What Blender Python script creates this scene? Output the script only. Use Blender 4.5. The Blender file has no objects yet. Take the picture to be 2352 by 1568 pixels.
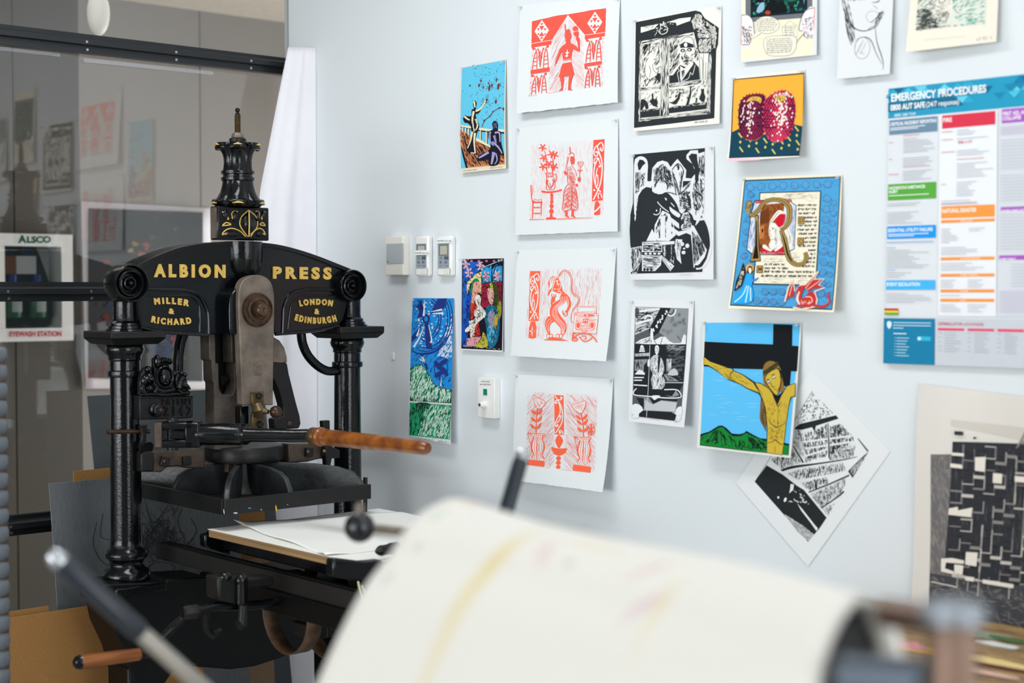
import bpy, bmesh, math, random
from mathutils import Vector, Matrix
from mathutils.geometry import tessellate_polygon
C = bpy.context.scene.collection
SC = bpy.context.scene
PI = math.pi
R = random.Random(7)

# ------------------------------------------------------------------ camera, world, lamps, exposure
F = 3500.0                                    # focal length in pixels of the 2352 x 1568 frame
YAW, PITCH, EYE = math.radians(42), math.radians(-2.03), Vector((0, 0, 1.5))
cd = bpy.data.cameras.new('camera'); cam = bpy.data.objects.new('camera', cd); C.objects.link(cam)
cd.sensor_width = 36; cd.lens = F / 2352 * 36; cd.clip_start = 0.05
cam.location = EYE; cam.rotation_euler = (PI / 2 + PITCH, 0, -YAW)
cd.dof.use_dof = True; cd.dof.focus_distance = 4.25; cd.dof.aperture_fstop = 2.3; cd.dof.aperture_blades = 9
SC.camera = cam
SC.view_settings.view_transform = 'Standard'; SC.view_settings.look = 'None'
SC.view_settings.gamma = 1; SC.view_settings.exposure = -0.25; SC.view_settings.use_curve_mapping = False
SC.cycles.max_bounces = 8; SC.cycles.caustics_reflective = False; SC.cycles.caustics_refractive = False
SC.cycles.sample_clamp_indirect = 6
wd = bpy.data.worlds.new('world'); SC.world = wd; wd.use_nodes = True
wd.node_tree.nodes['Background'].inputs[0].default_value = (0.8, 0.88, 1, 1)
wd.node_tree.nodes['Background'].inputs[1].default_value = 0.25

def area(name, loc, rot, sx, sy, power, col=(1, 1, 1)):
    l = bpy.data.lights.new(name, 'AREA'); l.shape = 'RECTANGLE'; l.size = sx; l.size_y = sy; l.energy = power; l.color = col
    o = bpy.data.objects.new(name, l); C.objects.link(o); o.location = loc; o.rotation_euler = rot
    return o
CEIL = 3.0
for x, y, p in ((1.75, -0.9, 9), (1.75, 1.0, 9), (1.75, 2.9, 26), (-2.6, -0.9, 14), (-2.6, 1.0, 14), (-2.6, 2.9, 14)):
    area('ceiling_panel_lamp', (x, y, CEIL - 0.06), (0, 0, 0), 0.5, 1.3, p, (0.97, 0.99, 1.0))
area('unseen_daylight', (-7.9, 1.4, 1.45), (0, -PI / 2, 0), 2.6, 5.6, 540, (0.94, 0.98, 1.0))  # added side light that evens the prints wall; no window known there
area('unseen_daylight', (1.0, -2.9, 1.45), (PI / 2, 0, 0), 2.6, 2.3, 120, (0.92, 0.96, 1.0))
area('next_room_lamp', (2.8, 4.85, 2.6), (0, 0, 0), 2.4, 0.5, 2.5, (1.0, 0.97, 0.92))
area('next_room_fill', (4.9, 5.0, 0.9), (0, PI / 2, 0), 1.6, 0.9, 72, (1.0, 0.97, 0.93))  # added fill to even the far wall; this side has no known window

W, G, FAR = 2.9, 4.34, 5.86                    # prints wall x, glass wall y, next room's far wall y

def ray(px, py):
    a, b = (px - 1176) / F, (784 - py) / F
    sy, cy, sp, cp = math.sin(YAW), math.cos(YAW), math.sin(PITCH), math.cos(PITCH)
    return Vector((sy * cp + a * cy - b * sy * sp, cy * cp - a * sy - b * cy * sp, sp + b * cp))
def at(px, py, axis, v):                       # where a pixel of the photograph meets the plane axis = v
    d = ray(px, py); return EYE + d * ((v - EYE[axis]) / d[axis])
def onY(px, py, y): return at(px, py, 1, y)
def onZ(px, py, z): return at(px, py, 2, z)
def onX(px, py, x): return at(px, py, 0, x)

# ------------------------------------------------------------------ materials
def lin(h):
    h = h.lstrip('#')
    c = [int(h[i:i + 2], 16) / 255 for i in (0, 2, 4)]
    return tuple(x / 12.92 if x <= .04045 else ((x + .055) / 1.055) ** 2.4 for x in c) + (1,)
MATS = {}
def mat(name, col, rough=.6, metal=0, spec=.5, var=0, vscale=30, bump=0, bscale=80, coat=0, stretch=None, col2=None, detail=6):
    if name in MATS: return MATS[name]
    m = bpy.data.materials.new(name); m.use_nodes = True; nt = m.node_tree; b = nt.nodes['Principled BSDF']
    c = lin(col) if isinstance(col, str) else tuple(col) + (1,)
    b.inputs['Base Color'].default_value = c; b.inputs['Roughness'].default_value = rough; b.inputs['Metallic'].default_value = metal
    b.inputs['Specular IOR Level'].default_value = spec; b.inputs['Coat Weight'].default_value = coat; b.inputs['Coat Roughness'].default_value = .12
    if var or bump:
        tc = nt.nodes.new('ShaderNodeTexCoord'); mp = nt.nodes.new('ShaderNodeMapping'); nt.links.new(tc.outputs['Object'], mp.inputs[0])
        if stretch: mp.inputs['Scale'].default_value = stretch
    if var:
        n = nt.nodes.new('ShaderNodeTexNoise'); n.inputs['Scale'].default_value = vscale; n.inputs['Detail'].default_value = detail; n.inputs['Roughness'].default_value = .6
        nt.links.new(mp.outputs[0], n.inputs['Vector'])
        r = nt.nodes.new('ShaderNodeValToRGB'); r.color_ramp.elements[0].position = .36; r.color_ramp.elements[1].position = .66
        c2 = lin(col2) if col2 else tuple(x * (1 - var) for x in c[:3]) + (1,)
        r.color_ramp.elements[0].color = c2; r.color_ramp.elements[1].color = c
        nt.links.new(n.outputs['Fac'], r.inputs[0]); nt.links.new(r.outputs[0], b.inputs['Base Color'])
    if bump:
        n2 = nt.nodes.new('ShaderNodeTexNoise'); n2.inputs['Scale'].default_value = bscale; n2.inputs['Detail'].default_value = 3
        nt.links.new(mp.outputs[0], n2.inputs['Vector'])
        bp = nt.nodes.new('ShaderNodeBump'); bp.inputs['Strength'].default_value = bump; bp.inputs['Distance'].default_value = .004
        nt.links.new(n2.outputs['Fac'], bp.inputs['Height']); nt.links.new(bp.outputs[0], b.inputs['Normal'])
    MATS[name] = m; return m
def ink(h):                                    # printing ink or paper colour
    return mat('ink_' + h.lstrip('#'), h, rough=.75, spec=.12)

BLACK = mat('black_enamel', '#090C0F', rough=.14, spec=.34, bump=.09, bscale=150, var=.35, vscale=9)
BLACKD = mat('black_base_iron', '#060708', rough=.42, spec=.2, bump=.06, bscale=120)
BLACKM = mat('worn_black_iron', '#0F1012', rough=.42, spec=.3, bump=.16, bscale=120, var=.45, vscale=14, col2='#1A1917')
IRON = mat('bare_grey_iron', '#7A6E62', rough=.48, metal=.25, var=.35, vscale=22, bump=.12, bscale=160, col2='#5A5148')
IRONB = mat('brown_iron', '#54473C', rough=.42, metal=.35, var=.4, vscale=18, col2='#34291F')
DARKIRON = mat('dark_grey_iron', '#59514A', rough=.5, metal=.2, var=.35, vscale=20, col2='#3A342E')
BRONZE = mat('brown_bronze', '#5B4433', rough=.35, metal=.6, var=.4, vscale=25, col2='#33261D')
BRASS = mat('dull_brass', '#6C5B3A', rough=.4, metal=.6, var=.35, vscale=40, col2='#463A26')
GOLD = mat('gold_paint', '#D9B45A', rough=.42, spec=.5, var=.22, vscale=60)
OAK = mat('worn_turned_wood', '#94561F', rough=.3, spec=.4, var=.6, vscale=5, stretch=(1, 6, 6), coat=.3, col2='#6A3614', detail=2)
STEEL = mat('bright_steel', '#B8BCC2', rough=.28, metal=.9, var=.15, vscale=20)
HARDB = mat('brown_hardboard', '#9C7242', rough=.75, var=.14, vscale=220, spec=.2)
WHITEP = mat('white_plastic', '#EDEDEA', rough=.4)
def noise_wall(name, col, spots):
    m = mat(name, col, rough=.62, spec=.3, bump=.03, bscale=260); nt = m.node_tree; b = nt.nodes['Principled BSDF']
    tc = nt.nodes.new('ShaderNodeTexCoord'); n = nt.nodes.new('ShaderNodeTexNoise'); n.inputs['Scale'].default_value = 9; n.inputs['Detail'].default_value = 9; n.inputs['Roughness'].default_value = .72
    nt.links.new(tc.outputs['Object'], n.inputs['Vector'])
    r = nt.nodes.new('ShaderNodeValToRGB'); r.color_ramp.elements[0].position = .275; r.color_ramp.elements[1].position = .30
    r.color_ramp.elements[0].color = lin(spots); r.color_ramp.elements[1].color = lin(col)
    nt.links.new(n.outputs['Fac'], r.inputs[0]); nt.links.new(r.outputs[0], b.inputs['Base Color']); return m

# ------------------------------------------------------------------ objects
def thing(name, label, cat, loc=(0, 0, 0), group=None):
    o = bpy.data.objects.new(name, None); C.objects.link(o); o.location = loc; o.empty_display_size = .05
    o['label'] = label; o['category'] = cat
    if group: o['group'] = group
    return o
def tag(o, label, cat, group=None):
    o['label'] = label; o['category'] = cat
    if group: o['group'] = group
    return o
def worldloc(o):
    l = o.location.copy()
    while o.parent: o = o.parent; l += o.location
    return l
class MB:
    """collects shapes in world coordinates; build() links them as ONE mesh object, whose origin is its parent's"""
    def __init__(s): s.b = bmesh.new()
    def poly(s, pts): return s.b.faces.new([s.b.verts.new(p) for p in pts])
    def prism(s, pts, vec):
        a = [s.b.verts.new(p) for p in pts]; v = Vector(vec); c = [s.b.verts.new(Vector(p) + v) for p in pts]; n = len(a)
        s.b.faces.new(a); s.b.faces.new(c[::-1])
        for i in range(n): s.b.faces.new((a[i], c[i], c[(i + 1) % n], a[(i + 1) % n]))
        return s
    def box(s, lo, hi):
        return s.prism([(lo[0], lo[1], lo[2]), (hi[0], lo[1], lo[2]), (hi[0], hi[1], lo[2]), (lo[0], hi[1], lo[2])], (0, 0, hi[2] - lo[2]))
    def lathe(s, prof, c, axis=(0, 0, 1), n=40, mod=None, cap=True):
        """prof: (radius, distance along axis) list; mod(angle, radius, k) -> radius"""
        ax = Vector(axis).normalized(); t = Vector((1, 0, 0)) if abs(ax.x) < .8 else Vector((0, 1, 0))
        u = ax.cross(t).normalized(); v = ax.cross(u); c = Vector(c); rings = []
        for k, (r, h) in enumerate(prof):
            rings.append([s.b.verts.new(c + ax * h + (u * math.cos(2 * PI * i / n) + v * math.sin(2 * PI * i / n)) * max(1e-5, mod(2 * PI * i / n, r, k) if mod else r)) for i in range(n)])
        for a, b in zip(rings, rings[1:]):
            for i in range(n): s.b.faces.new((a[i], a[(i + 1) % n], b[(i + 1) % n], b[i]))
        if cap: s.b.faces.new(rings[0][::-1]); s.b.faces.new(rings[-1])
        return s
    def tube(s, pts, r, n=10, sq=None):
        """round bar along pts; r a number or one per point; sq = (normal, factor) flattens it along a direction"""
        pts = [Vector(p) for p in pts]; m = len(pts); rs = r if isinstance(r, (list, tuple)) else [r] * m; rings = []; up = None
        for i, p in enumerate(pts):
            d = (pts[min(i + 1, m - 1)] - pts[max(i - 1, 0)]).normalized()
            if up is None: up = d.orthogonal().normalized()
            up = (up - d * up.dot(d)).normalized(); w = d.cross(up); ring = []
            for k in range(n):
                o = (up * math.cos(2 * PI * k / n) + w * math.sin(2 * PI * k / n)) * rs[i]
                if sq: q = Vector(sq[0]); o = o - q * o.dot(q) * (1 - sq[1])
                ring.append(s.b.verts.new(p + o))
            rings.append(ring)
        for a, b in zip(rings, rings[1:]):
            for k in range(n): s.b.faces.new((a[k], a[(k + 1) % n], b[(k + 1) % n], b[k]))
        s.b.faces.new(rings[0][::-1]); s.b.faces.new(rings[-1]); return s
    def ball(s, c, r, sz=(1, 1, 1), n=20):
        g = bmesh.ops.create_uvsphere(s.b, u_segments=n, v_segments=n // 2 + 2, radius=r)
        for v in g['verts']: v.co = Vector((v.co.x * sz[0], v.co.y * sz[1], v.co.z * sz[2])) + Vector(c)
        return s
    def grid(s, fn, nu, nv):
        vs = [[s.b.verts.new(fn(i / nu, j / nv)) for i in range(nu + 1)] for j in range(nv + 1)]
        for j in range(nv):
            for i in range(nu): s.b.faces.new((vs[j][i], vs[j][i + 1], vs[j + 1][i + 1], vs[j + 1][i]))
        return s
    def build(s, name, m, parent=None, bevel=0, smooth=True, solid=0, sub=0, seg=2, label=None):
        bmesh.ops.recalc_face_normals(s.b, faces=s.b.faces[:])
        me = bpy.data.meshes.new(name)
        if parent:
            L = worldloc(parent)
            for v in s.b.verts: v.co -= L
        s.b.to_mesh(me); s.b.free(); me.materials.append(m)
        o = bpy.data.objects.new(name, me); C.objects.link(o)
        if parent: o.parent = parent
        if solid: k = o.modifiers.new('solid', 'SOLIDIFY'); k.thickness = solid; k.offset = 0
        if bevel: k = o.modifiers.new('bevel', 'BEVEL'); k.width = bevel; k.segments = seg; k.limit_method = 'ANGLE'; k.angle_limit = math.radians(35)
        if sub: k = o.modifiers.new('sub', 'SUBSURF'); k.levels = sub; k.render_levels = sub
        if smooth:
            me.polygons.foreach_set('use_smooth', [True] * len(me.polygons)); me.set_sharp_from_angle(angle=math.radians(38))
        if label: o['label'] = label
        return o
def struct(o): o['kind'] = 'structure'; return o
def sm(pts, closed=False, n=5):                # smooth curve through points (Catmull-Rom)
    out = []; m = len(pts); P = lambda i: pts[i % m] if closed else pts[max(0, min(m - 1, i))]
    for i in range(m if closed else m - 1):
        a, b, c, d = P(i - 1), P(i), P(i + 1), P(i + 2)
        for k in range(n):
            t = k / n
            out.append(tuple(.5 * (2 * b[j] + (c[j] - a[j]) * t + (2 * a[j] - 5 * b[j] + 4 * c[j] - d[j]) * t * t + (3 * b[j] - a[j] - 3 * c[j] + d[j]) * t ** 3) for j in range(len(b))))
    if not closed: out.append(tuple(pts[-1]))
    return out
FONT = {}
def glyphs(txt, bold=0.0):
    """flat outline of a line of writing: (vertices, faces, width) in units of the capital height"""
    key = (txt, bold)
    if key not in FONT:
        cu = bpy.data.curves.new('t', 'FONT'); cu.body = txt; cu.size = 1; cu.offset = bold; cu.resolution_u = 3
        o = bpy.data.objects.new('t', cu); C.objects.link(o); bpy.context.view_layer.update()
        me = bpy.data.meshes.new_from_object(o.evaluated_get(bpy.context.evaluated_depsgraph_get()))
        k = 1 / .69; v = [(x.co.x * k, x.co.y * k) for x in me.vertices]; f = [tuple(p.vertices) for p in me.polygons]
        bpy.data.objects.remove(o); bpy.data.curves.remove(cu); bpy.data.meshes.remove(me)
        FONT[key] = (v, f, max([p[0] for p in v] + [.01]))
    return FONT[key]

# ------------------------------------------------------------------ the room
def slab(name, lo, hi, m): return struct(MB().box(lo, hi).build(name, m, smooth=False))
PLASTER = noise_wall('white_plaster', '#DDE3E7', '#B9BCC0')
slab('floor', (-8.1, -3.1, -.1), (5.2, 6.1, 0), mat('pale_vinyl_floor', '#C2C0BA', rough=.5, var=.2, vscale=8))
slab('ceiling', (-8.1, -3.1, CEIL), (W + .2, G + .05, CEIL + .1), mat('white_ceiling', '#E8E8E6', rough=.8))
slab('wall_right', (W, -3.1, 0), (W + .12, G + .03, CEIL), PLASTER)
slab('wall_left', (-8.1, -3.1, 0), (-8.0, G, CEIL), mat('grey_wall', '#6E7072', rough=.8))
slab('wall_near', (-8.1, -3.1, 0), (W, -3.0, CEIL), mat('grey_wall', '#6E7072'))
FARW = mat('taupe_wall_panel', '#98948F', rough=.6, spec=.3); FARD = mat('dark_taupe_panel', '#5B5852', rough=.6, spec=.3)
slab('wall_back', (-3.1, FAR + .02, 0), (5.2, FAR + .1, 3), FARD)
wbk = struct(bpy.data.objects.new('trim_1', None)); C.objects.link(wbk); wbk.location = (2.5, FAR, 0)
xs = [-3, 1.4, 2.603, 2.885, 3.45, 4.4, 5.2]
for a, b in zip(xs, xs[1:]): MB().box((a + (.003 if a != 2.885 else 0), FAR, 0), (b - (.003 if b != 2.885 else 0), FAR + .02, 3)).build('wall_panel', FARD if b < 2.9 else FARW, wbk, smooth=False)
slab('wall_side', (5.1, G, 0), (5.2, FAR, 3), FARW)
slab('ceiling_beyond', (-3.1, G + .05, 2.7), (5.2, FAR + .1, 2.8), mat('ribbed_beige_ceiling', '#D6CCBC', rough=.8, var=.25, vscale=26, stretch=(1, 6, 1), bump=.3, bscale=60))

# frames round the near window, the ceiling lights and the added side light
def ring(name, lo, hi, ax, w, d, m):
    b = MB(); i, j = [k for k in range(3) if k != ax]
    for k, o in ((i, j), (j, i)):
        for e in (lo, hi):
            a, c = list(lo), list(hi); a[k] = c[k] = e[k]
            if e is lo: a[k] -= w
            else: c[k] += w
            a[o] -= w; c[o] += w; a[ax] -= d; c[ax] += d; b.box(a, c)
    return struct(b.build(name, m, smooth=False))
WPT = mat('white_frame_paint', '#E4E4E2', rough=.4)
ring('added_window', (-7.95, -1.4, .15), (-7.95, 4.2, 2.75), 0, .06, .04, WPT)  # unseen frame, added round the side light only
ring('window_3', (-.3, -2.95, .3), (2.3, -2.95, 2.6), 1, .06, .04, WPT)
for k, (x, y) in enumerate(((1.75, -.9), (1.75, 1.0), (1.75, 2.9), (-2.6, -.9), (-2.6, 1.0), (-2.6, 2.9))):
    ring('trim_%d' % (k + 2), (x - .25, y - .65, CEIL - .035), (x + .25, y + .65, CEIL - .035), 2, .03, .034, WPT)

# glass partition
def glass(name, tint, refl):
    m = bpy.data.materials.new(name); m.use_nodes = True; nt = m.node_tree; nt.nodes.clear()
    out = nt.nodes.new('ShaderNodeOutputMaterial'); mix = nt.nodes.new('ShaderNodeMixShader'); tr = nt.nodes.new('ShaderNodeBsdfTransparent'); gl = nt.nodes.new('ShaderNodeBsdfGlossy')
    gl.inputs['Roughness'].default_value = 0.0; tr.inputs[0].default_value = tint + (1,)
    lw = nt.nodes.new('ShaderNodeLayerWeight'); p = nt.nodes.new('ShaderNodeMath'); p.operation = 'POWER'; p.inputs[1].default_value = 5
    q = nt.nodes.new('ShaderNodeMath'); q.operation = 'MULTIPLY_ADD'; q.inputs[1].default_value = 1 - refl; q.inputs[2].default_value = refl
    nt.links.new(lw.outputs['Facing'], p.inputs[0]); nt.links.new(p.outputs[0], q.inputs[0]); nt.links.new(q.outputs[0], mix.inputs[0])
    nt.links.new(tr.outputs[0], mix.inputs[1]); nt.links.new(gl.outputs[0], mix.inputs[2]); nt.links.new(mix.outputs[0], out.inputs[0]); return m
win = struct(bpy.data.objects.new('window_1', None)); C.objects.link(win); win.location = (1.0, G, 0)
XS = 2.138
MB().box((-8, G - .003, 0), (XS, G + .003, 2.95)).build('clear_pane', glass('clear_glass', (.95, .95, .95), .07), win, smooth=False)
MB().box((XS + .002, G + .006, 0), (W, G + .012, 2.95)).build('clear_pane', glass('clear_glass', (.95, .95, .95), .07), win, smooth=False)
RAILM = mat('black_anodised_rail', '#15191D', rough=.38, spec=.5)
for zt in (2.267, 1.5165, .8266):
    r = MB()
    prof = [(0, 0), (-.02, 0), (-.02, -.012), (-.045, -.016), (-.05, -.020), (-.05, -.036), (-.032, -.038), (-.032, -.058), (0, -.058)]
    r.prism([(-3, G + a - .003, zt + b) for a, b in prof], (W + 3, 0, 0))
    ro = r.build('rail', RAILM, win, smooth=False)
    for px in (195, 400, 572) if zt > 2 else (14, 205):
        x = onY(px, 100 if zt > 2 else 650, G - .04).x
        for dy, dz in ((-.0515, -.028), (-.0345, -.049)): MB().lathe([(.0045, 0), (.004, .002)], (x + (.01 if dz < -.04 else 0), G + dy, zt + dz), (0, -1, 0), n=10).build('rail_screw', STEEL, ro)
GLINT = mat('reflection_film', '#E8ECF6', rough=.5)  # pale bands reflected in the pane, drawn as translucent strips
nt = GLINT.node_tree; GLINT.node_tree.nodes['Principled BSDF'].inputs['Alpha'].default_value = .2
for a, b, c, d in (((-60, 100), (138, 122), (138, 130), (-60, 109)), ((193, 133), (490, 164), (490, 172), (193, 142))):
    MB().prism([onY(*p, G - .004) for p in (a, b, c, d)], (0, .0008, 0)).build('reflection_strip', GLINT, win, smooth=False)

# ------------------------------------------------------------------ sheets of paper on the prints wall
PINS = []
class Sheet:
    """a sheet pinned to the wall: art is drawn in the sheet's own plane; crop = (x0, y0, zoom) of the image area whose pixels the art is traced in"""
    def __init__(s, name, label, cat, crop, quad, lift=(.003, .02), paper='#E1E5E7', curl=None, deckle=0, pins='', group=None, wall=None):
        s.crop = crop; s.name = name; s.paper = paper; s.curl = curl; s.pins = pins; s.r = random.Random(len(label) * 7 + int(crop[0]))
        px = [s.px(*q) for q in quad]
        a = onX(*px[0], W - lift[0]); b = onX(*px[1], W - lift[0]); c = onX(*px[3], W - lift[1])
        s.o = a; s.e1 = (b - a).normalized(); s.n = (b - a).cross(c - a).normalized()
        if s.n.x > 0: s.n = -s.n
        s.e2 = s.n.cross(s.e1)
        if s.e2.z > 0: s.e2 = -s.e2
        s.q = [s.uv(*p) for p in quad]; s.label, s.cat, s.group = label, cat, group
        s.w = max(p[0] for p in s.q); s.h = max(p[1] for p in s.q); s.deckle = deckle
        s.v = []; s.f = []; s.m = []; s.cols = []; s.k = 0; s.nb = 14; s.lay0 = .0003 if curl else .00005; s.extra = []
    def px(s, x, y): return (s.crop[0] + x / s.crop[2], s.crop[1] + y / s.crop[2])
    def uv(s, x, y):  # casts an image pixel along the camera ray onto the sheet's plane
        d = ray(*s.px(x, y)); p = EYE + d * ((s.o - EYE).dot(s.n) / d.dot(s.n)) - s.o
        return (p.dot(s.e1), p.dot(s.e2))
    def layer(s): s.k += 1; return s
    def _add(s, col, pts, faces):
        if col not in s.cols: s.cols.append(col)
        b = len(s.v); s.v += [s.uv(*p) + (s.k,) for p in pts]
        for f in faces: s.f.append([b + i for i in f]); s.m.append(s.cols.index(col))
    def poly(s, col, pts, smooth=0):
        s.layer(); pts = sm(pts, True, smooth) if smooth else list(pts)
        s._add(col, pts, tessellate_polygon([[Vector((p[0], p[1], 0)) for p in pts]])); return s
    def stroke(s, col, pts, w, smooth=4):
        """ribbon; w one width or one per point (tapering)"""
        n0 = len(pts); pts = sm(pts, False, smooth) if smooth and n0 > 2 else list(pts); m = len(pts); vs = []
        for i, p in enumerate(pts):
            a, b = pts[max(0, i - 1)], pts[min(m - 1, i + 1)]; dx, dy = b[0] - a[0], b[1] - a[1]; l = math.hypot(dx, dy) or 1
            if isinstance(w, (int, float)): ww = w / 2
            else:
                t = i / (m - 1) * (len(w) - 1); j = min(int(t), len(w) - 2); ww = (w[j] + (w[j + 1] - w[j]) * (t - j)) / 2
            vs += [(p[0] - dy / l * ww, p[1] + dx / l * ww), (p[0] + dy / l * ww, p[1] - dx / l * ww)]
        s._add(col, vs, [(2 * i, 2 * i + 1, 2 * i + 3, 2 * i + 2) for i in range(m - 1)])
    def line(s, col, pts, w, smooth=4): s.layer(); s.stroke(col, pts, w, smooth); return s
    def lines(s, col, ls, w, smooth=4):
        s.layer()
        for l in ls: s.stroke(col, l, w, smooth)
        return s
    def ell(s, col, x, y, rx, ry=None, rot=0, n=20, lay=True):
        if lay: s.layer()
        ry = ry or rx; c, q = math.cos(rot), math.sin(rot)
        s._add(col, [(x + rx * math.cos(2 * PI * i / n) * c - ry * math.sin(2 * PI * i / n) * q, y + rx * math.cos(2 * PI * i / n) * q + ry * math.sin(2 * PI * i / n) * c) for i in range(n)], [tuple(range(n))]); return s
    def ring(s, col, x, y, rx, ry, w, rot=0, a0=0, a1=2 * PI, n=24):
        c, q = math.cos(rot), math.sin(rot)
        return s.line(col, [(x + rx * math.cos(t) * c - ry * math.sin(t) * q, y + rx * math.cos(t) * q + ry * math.sin(t) * c) for t in [a0 + (a1 - a0) * i / n for i in range(n + 1)]], w, 0)
    def rect(s, col, x0, y0, x1, y1, dy=0):      # dy: how much the right side sits lower
        return s.poly(col, [(x0, y0), (x1, y0 + dy), (x1, y1 + dy), (x0, y1)])
    def hatch(s, col, reg, ang, n, L, w, jit=.12, field=None):
        """n short tapered cuts inside the polygon reg, along ang degrees (or field(x, y) degrees)"""
        if col == RD2: n, w = int(n * 1.5), w * .72
        s.layer(); xs = [p[0] for p in reg]; ys = [p[1] for p in reg]; r = s.r
        def ins(x, y):
            c = False; j = len(reg) - 1
            for i in range(len(reg)):
                a, b = reg[i], reg[j]
                if (a[1] > y) != (b[1] > y) and x < (b[0] - a[0]) * (y - a[1]) / (b[1] - a[1]) + a[0]: c = not c
                j = i
            return c
        t = 0; done = 0
        while done < n and t < n * 12:
            t += 1; x, y = r.uniform(min(xs), max(xs)), r.uniform(min(ys), max(ys))
            if not ins(x, y): continue
            th = math.radians(field(x, y) if field else ang) + r.gauss(0, jit); l = L * r.uniform(.45, 1.3) / 2; ww = w * r.uniform(.6, 1.3) / 2
            cx, cy = math.cos(th), math.sin(th); k = 0
            while k < 4 and not (ins(x + cx * l, y + cy * l) and ins(x - cx * l, y - cy * l)): l *= .6; k += 1
            if k == 4: continue
            s._add(col, [(x - cx * l, y - cy * l), (x - cy * ww, y + cx * ww), (x + cx * l, y + cy * l), (x + cy * ww, y - cx * ww)], [(0, 1, 2, 3)]); done += 1
        return s
    def text(s, col, txt, a, b, cap, bold=0.02, fit=True, lay=True):
        """writing from a towards b (baseline); fit stretches it to end at b"""
        if lay: s.layer()
        v, f, wd = glyphs(txt, bold); dx, dy = b[0] - a[0], b[1] - a[1]; l = math.hypot(dx, dy); k = l / wd if fit else cap
        ex = (dx / l * k, dy / l * k); ey = (0, -cap)
        s._add(col, [(a[0] + u * ex[0] + w * ey[0], a[1] + u * ex[1] + w * ey[1]) for u, w in v], f); return s
    def scrib(s, col, x0, y0, x1, y1, h, dens=1.0, w=None):
        """a line of writing too small to read: little upright strokes in word groups"""
        s.layer(); r = s.r; x = x0; sl = (y1 - y0) / (x1 - x0); w = w or h * .2
        while x < x1:
            for _ in range(r.randint(3, 8)):
                if x >= x1: break
                y = y0 + (x - x0) * sl; q = r.random()
                if q < .5: s.stroke(col, [(x, y), (x + h * .05, y - h * r.uniform(.6, 1))], w, 0)
                elif q < .8: s.stroke(col, [(x - h * .1, y), (x + h * .3, y - h * .7)], w, 0)
                else: s.stroke(col, [(x - h * .1, y - h * .6), (x + h * .35, y - h * .5)], w, 0)
                x += h * .42 / dens
            x += h * .5
        return s
    def finish(s):
        q = s.q; base = [q[0], q[1]]
        def edge(a, b, amp, n=46):
            return [(a[0] + (b[0] - a[0]) * i / n, a[1] + (b[1] - a[1]) * i / n + (s.r.uniform(-amp, amp) if i else 0)) for i in range(n)]
        out = [q[0], q[1]] + (edge(q[2], q[3], s.deckle) if s.deckle else [q[2]]) + [q[3]]
        root = thing(s.name, s.label, s.cat, s.o + s.e1 * s.w / 2 + s.e2 * s.h, s.group)
        def emit(nm, verts, faces, mi, mats, solid):
            bm = bmesh.new(); vs = [bm.verts.new((x, y, k * 2e-5 + (s.lay0 if not solid else 0))) for x, y, k in verts]
            for f, m in zip(faces, mi):
                try: bm.faces.new([vs[i] for i in f]).material_index = m
                except ValueError: pass
            if s.curl:
                for t in range(1, s.nb):
                    for co, no in (((0, s.h * t / s.nb, 0), (0, 1, 0)), ((s.w * t / s.nb, 0, 0), (1, 0, 0))):
                        bmesh.ops.bisect_plane(bm, geom=bm.verts[:] + bm.edges[:] + bm.faces[:], plane_co=co, plane_no=no)
            for v in bm.verts:
                z = v.co.z + (s.curl(min(1, max(0, v.co.x / s.w)), min(1, max(0, v.co.y / s.h))) if s.curl else 0)
                v.co = s.o + s.e1 * v.co.x + s.e2 * v.co.y + s.n * z - root.location
            bm.normal_update()
            for f in bm.faces:
                if f.normal.dot(s.n) < 0: f.normal_flip()
            me = bpy.data.meshes.new(nm); bm.to_mesh(me); bm.free()
            for m in mats: me.materials.append(m)
            o = bpy.data.objects.new(nm, me); C.objects.link(o); o.parent = root
            if solid: k = o.modifiers.new('solid', 'SOLIDIFY'); k.thickness = .0005; k.offset = -1
        tess = tessellate_polygon([[Vector((p[0], p[1], 0)) for p in out]]) if s.deckle else [tuple(range(len(out)))]
        emit('paper_sheet', [p + (0,) for p in out], tess, [0] * len(tess), [ink(s.paper)], True)
        if s.f: emit('ink_print', s.v, s.f, s.m, [ink(c) for c in s.cols], False)
        short = s.label
        for c, (i, d) in dict(a=(0, (.006, .006)), b=(1, (-.006, .006)), c=(2, (-.006, -.006)), d=(3, (.006, -.006))).items():
            if c in s.pins:
                p = (q[i][0] + d[0], q[i][1] + d[1]); z = s.curl(min(1, max(0, p[0] / s.w)), min(1, max(0, p[1] / s.h))) if s.curl else 0
                PINS.append((s.o + s.e1 * p[0] + s.e2 * p[1] + s.n * (z + .0005), s.label, 'ab'.find(c)))
        return root

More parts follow.
